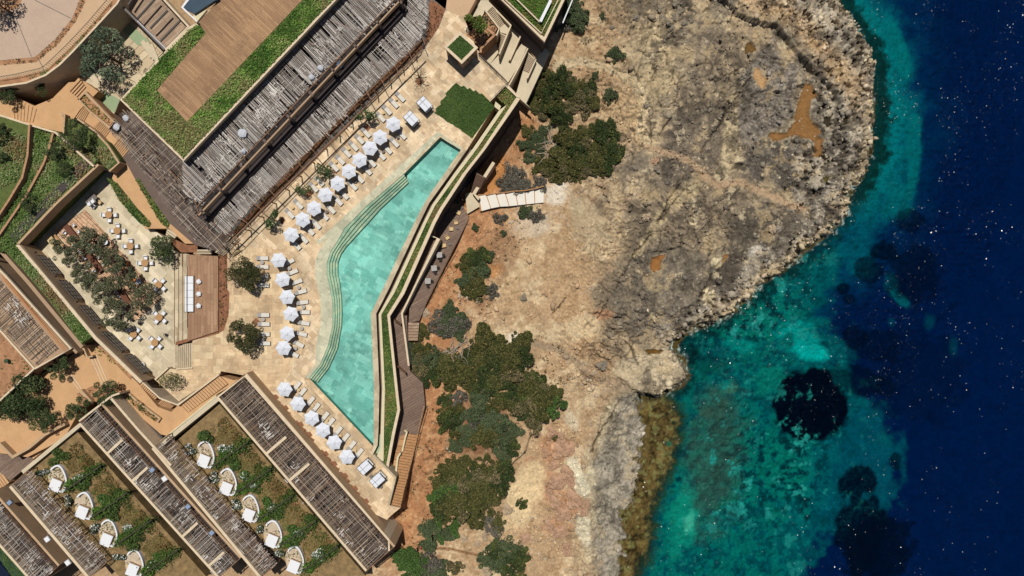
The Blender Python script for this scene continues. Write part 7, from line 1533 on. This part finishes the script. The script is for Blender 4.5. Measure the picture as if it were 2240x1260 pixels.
# sofa and flower stools on the timber platform
t = thing('sofa', 'long white five section sofa on the timber platform', 'sofa', W((417, 643), .32))
for i in range(5):
    y0, y1 = 604 + i * 15.6, 604 + (i + 1) * 15.6; A, B = W((418.5, y0), .32), W((418.5, y1), .32); c = (A + B) / 2; MB().bbox((c.x + .05, c.y, .32 + .32), (.98, abs(B.y - A.y) - .03, .3), 0, .05).build('seat_cushion', 'mat_white', t)
    MB().bbox((c.x - .62, c.y, .32 + .5), (.3, abs(B.y - A.y) - .03, .6), 0, .05).build('back_cushion', 'mat_white', t)
c = W((417, 643), .32); MB().box((c.x - .05, c.y, .41), (1.5, 6.35, .16)).build('base', 'mat_metal', t)
def make_flower():
    t = thing('flower_stool', 'x', 'stool'); b_ = MB(); rr_ = random.Random(4)
    for k_ in range(11):
        a = k_ * 2 * PI / 11; r_ = .3 if k_ % 2 else .38; b_.bbox((math.cos(a) * r_ * .8, math.sin(a) * r_ * .8, .36 + .03 * (k_ % 3)), (.34, .17, .12), a, .04)
    b_.lathe([(.22, .3), (.24, .46), (.1, .5)], 10); b_.build('petals', 'mat_white', t); MB().lathe([(.2, 0), (.26, .3)], 12).build('base', 'mat_white', t); return t
FL = make_flower()
for i, y in enumerate((616, 643, 669)): put_copy(FL, (436.5, y), .32, i, '%s white flower shaped stool in front of the sofa' % ('northern', 'middle', 'southern')[i], 'flower shaped stools')
# lower terrace furniture
AC = make_chair('armchair', 'mat_tan', 'mat_wood', .72); ag = make_chair('armchair', 'mat_green', 'mat_wood', .72)
put_copy(ag, (1001, 443), zT((1001, 443)), R(150), 'green armchair in the deep shade of the lower terrace', None)
for i, (p, a) in enumerate((((1004, 466), 150), ((998, 487), 100), ((988, 501), 180), ((979, 520), 120), ((972, 537), 190))): put_copy(AC, p, zT(p), R(a), '%s tan armchair from the top on the lower terrace' % ORD[i], 'tan armchairs of the lower terrace')
for i, p in enumerate(((1010, 454), (1000.5, 499), (984.5, 534))): put_copy(SD, p, zT(p), 0, '%s little round table from the top among the tan armchairs' % ORD[i], 'round tables among the armchairs')
def make_sq():
    t = thing('terrace_table', 'x', 'table'); MB().bbox((0, 0, .73), (1.0, 1.0, .05), 0, .01).build('table_top', 'mat_lightgrey', t); MB().lathe([(.3, 0), (.05, .06), (.05, .7)], 8).build('pedestal', 'mat_metal', t); return t
SQ = make_sq()
for i, (p, a) in enumerate((((1025, 388), -30), ((1012, 413), -30), ((962, 558), 5), ((950.5, 587), 8), ((937, 615), 0))): put_copy(SQ, p, zT(p), R(a), '%s grey square table from the top on the lower terrace' % ORD[i], 'grey square tables of the lower terrace')
for i, (p, a) in enumerate((((971, 559), 0), ((964, 568), -90), ((959, 586), 0), ((953, 597), -90), ((945.5, 615.5), 0), ((937, 626), -90))): put_copy(WI, p, zT(p), R(a), 'dark wire chair %s the %s grey square table on the lower terrace' % (('east of', 'south of')[i % 2], ('third', 'third', 'fourth', 'fourth', 'fifth', 'fifth')[i]), 'wire chairs of the lower terrace')
# white covers and sacks lying on the reeds
def sack(p, z, lab, s_=.5, mat='mat_sack'):
    q = W(p, z); b_ = MB(); rr_ = random.Random(int(p[0])); b_.lathe([(.5 * s_, 0), (s_, .15), (.9 * s_, .35), (.4 * s_, .5)], 9, q); b_.v = [(x + rr_.uniform(-.1, .1), y + rr_.uniform(-.1, .1), zz) for x, y, zz in b_.v]
    tag(b_.build('white_bundle', mat), lab, 'bundle')
for p, z, l, s_ in (((277, 259), 4.4, 'upper white bundle on the left wing reeds beside the roof corner', .55), ((257, 279), 4.4, 'lower white bundle on the left wing reeds', .6), ((702, 149), 6.35, 'right grey white bundle at the edge of the upper pergola', .5), ((682, 169), 6.35, 'left grey white bundle at the edge of the upper pergola', .5), ((534, 331), 6.35, 'small white bundle near the south end of the upper pergola edge', .45), ((532, 292), 6.4, 'flat white sheet heap on the bleached upper reeds', .8)): sack(p, z, l, s_)
sack((744, 141), 4.2, 'blue grey bundle in the shaded gap behind the upper pergola', .6, 'mat_blue')
# skylights and boxes on the villa roofs
def box_thing(name, lab, cat, p, z, d, a, mat, top=None):
    q = W(p, z); t = thing(name, lab, cat, q); MB().bbox((q.x, q.y, z + d[2] / 2), d, a, .04).build('case', mat, t); MB().box((q.x, q.y, z + d[2] + .01), (d[0] * .8, d[1] * .8, .04), a).build('lid', top or 'mat_white', t)
for p, l in (((335, 1027), 'grey blue air unit at the path side of the middle villa row, topmost'), ((413, 1107), 'grey blue air unit beside the reed roof of the middle villa row'), ((465, 1164), 'small air unit low on the reed roof of the middle villa row'), ((24, 1098), 'grey air unit on the lower left villa roof')): box_thing('air_unit', l, 'air unit', p, 2.7, (.9, .8, .4), R(45), 'mat_grey', 'mat_blue')
for p, l in (((362, 1046), 'white square umbrella base box on the timber balcony of the middle villa row'), ((106, 1178), 'white square box at the path side of the lower left villa row, upper'), ((151, 1229), 'white square box at the path side of the lower left villa row, lower')): box_thing('white_box', l, 'box', p, 2.4, (.95, .95, .4), R(35), 'mat_lightgrey', 'mat_white')
t = thing('solar_panels', 'dark solar panels on the grass roof at the bottom left corner', 'solar panels', W((15, 1240), 2.4))
for i in range(4):
    a = (-40 + i * 20, 1180 + i * 26); MB().prism(px([(a[0], a[1]), (a[0] + 22, a[1] + 26), (a[0] - 20, a[1] + 64), (a[0] - 42, a[1] + 36)], 2.6), 2.45).build('panel', 'mat_solar', t)
tag(pr('roof_lawn', [(-60, 1130), (0, 1190), (70, 1280), (-60, 1400)], 2.3, -6, 'mat_green'), 'green roof strip under the solar panels at the bottom left corner', 'roof lawn')
cover('roof_grass', 'grass of the roof strip at the bottom left corner', [(-20, 1170), (0, 1188), (60, 1262), (20, 1262)], 2.33, 30, .14, G_LAWN + [C(110, 120, 50)], .1, 77, 'grass')
# two walkers on the foot track
def person(p, lab, top, heading=0.0, bag=None):
    b0 = gpos(p); t = thing('person', lab, 'person', b0, heading)
    me = bpy.data.meshes.new('body'); J = [(0, 0, .95), (0, 0, 1.2), (0, 0, 1.42), (0, .01, 1.52), (0, .02, 1.66), (0, .02, 1.76), (.19, 0, 1.42), (.26, .05, 1.15), (.24, .2, .95), (-.19, 0, 1.42), (-.27, -.03, 1.15), (-.25, .08, .92), (.1, 0, .9), (.11, .14, .5), (.11, .08, .06), (.11, .2, .03), (-.1, 0, .9), (-.1, -.06, .5), (-.1, -.26, .1), (-.1, -.16, .03)]
    E = [(0, 1), (1, 2), (2, 3), (3, 4), (4, 5), (2, 6), (6, 7), (7, 8), (2, 9), (9, 10), (10, 11), (0, 12), (12, 13), (13, 14), (14, 15), (0, 16), (16, 17), (17, 18), (18, 19)]
    me.from_pydata(J, E, []); o = bpy.data.objects.new('body', me); COL.objects.link(o); o.parent = t
    sk = o.modifiers.new('s', 'SKIN'); rad = [.15, .14, .16, .06, .1, .07, .06, .045, .03, .06, .045, .03, .09, .06, .045, .035, .09, .06, .045, .035]
    for v, r_ in zip(me.skin_vertices[0].data, rad): v.radius = (r_, r_ * .85)
    me.skin_vertices[0].data[0].use_root = True; ss = o.modifiers.new('u', 'SUBSURF'); ss.levels = 1; ss.render_levels = 2; me.materials.append(MATS['mat_skin'])
    MB().lathe([(.19, .88), (.2, 1.1), (.22, 1.35), (.14, 1.46), (.08, 1.47)], 14).build('shirt', top).parent = t; MB().lathe([(.2, .5), (.21, .8), (.18, .96), (.1, .97)], 12).build('shorts', 'mat_blackmetal').parent = t
    MB().lathe([(.1, 1.66), (.115, 1.72), (.1, 1.79), (.03, 1.83)], 12, (0, .0, 0)).build('hair', 'mat_blackmetal').parent = t
plain('mat_skin', C(200, 150, 120), .05, 2); plain('mat_red', C(190, 50, 40), .1, 2)
person((922, 1193), 'person in a red top walking at the start of the foot track', 'mat_red', 1.2); person((913, 1198), 'person in dark clothes walking behind the one in red', 'mat_blackmetal', 1.3)
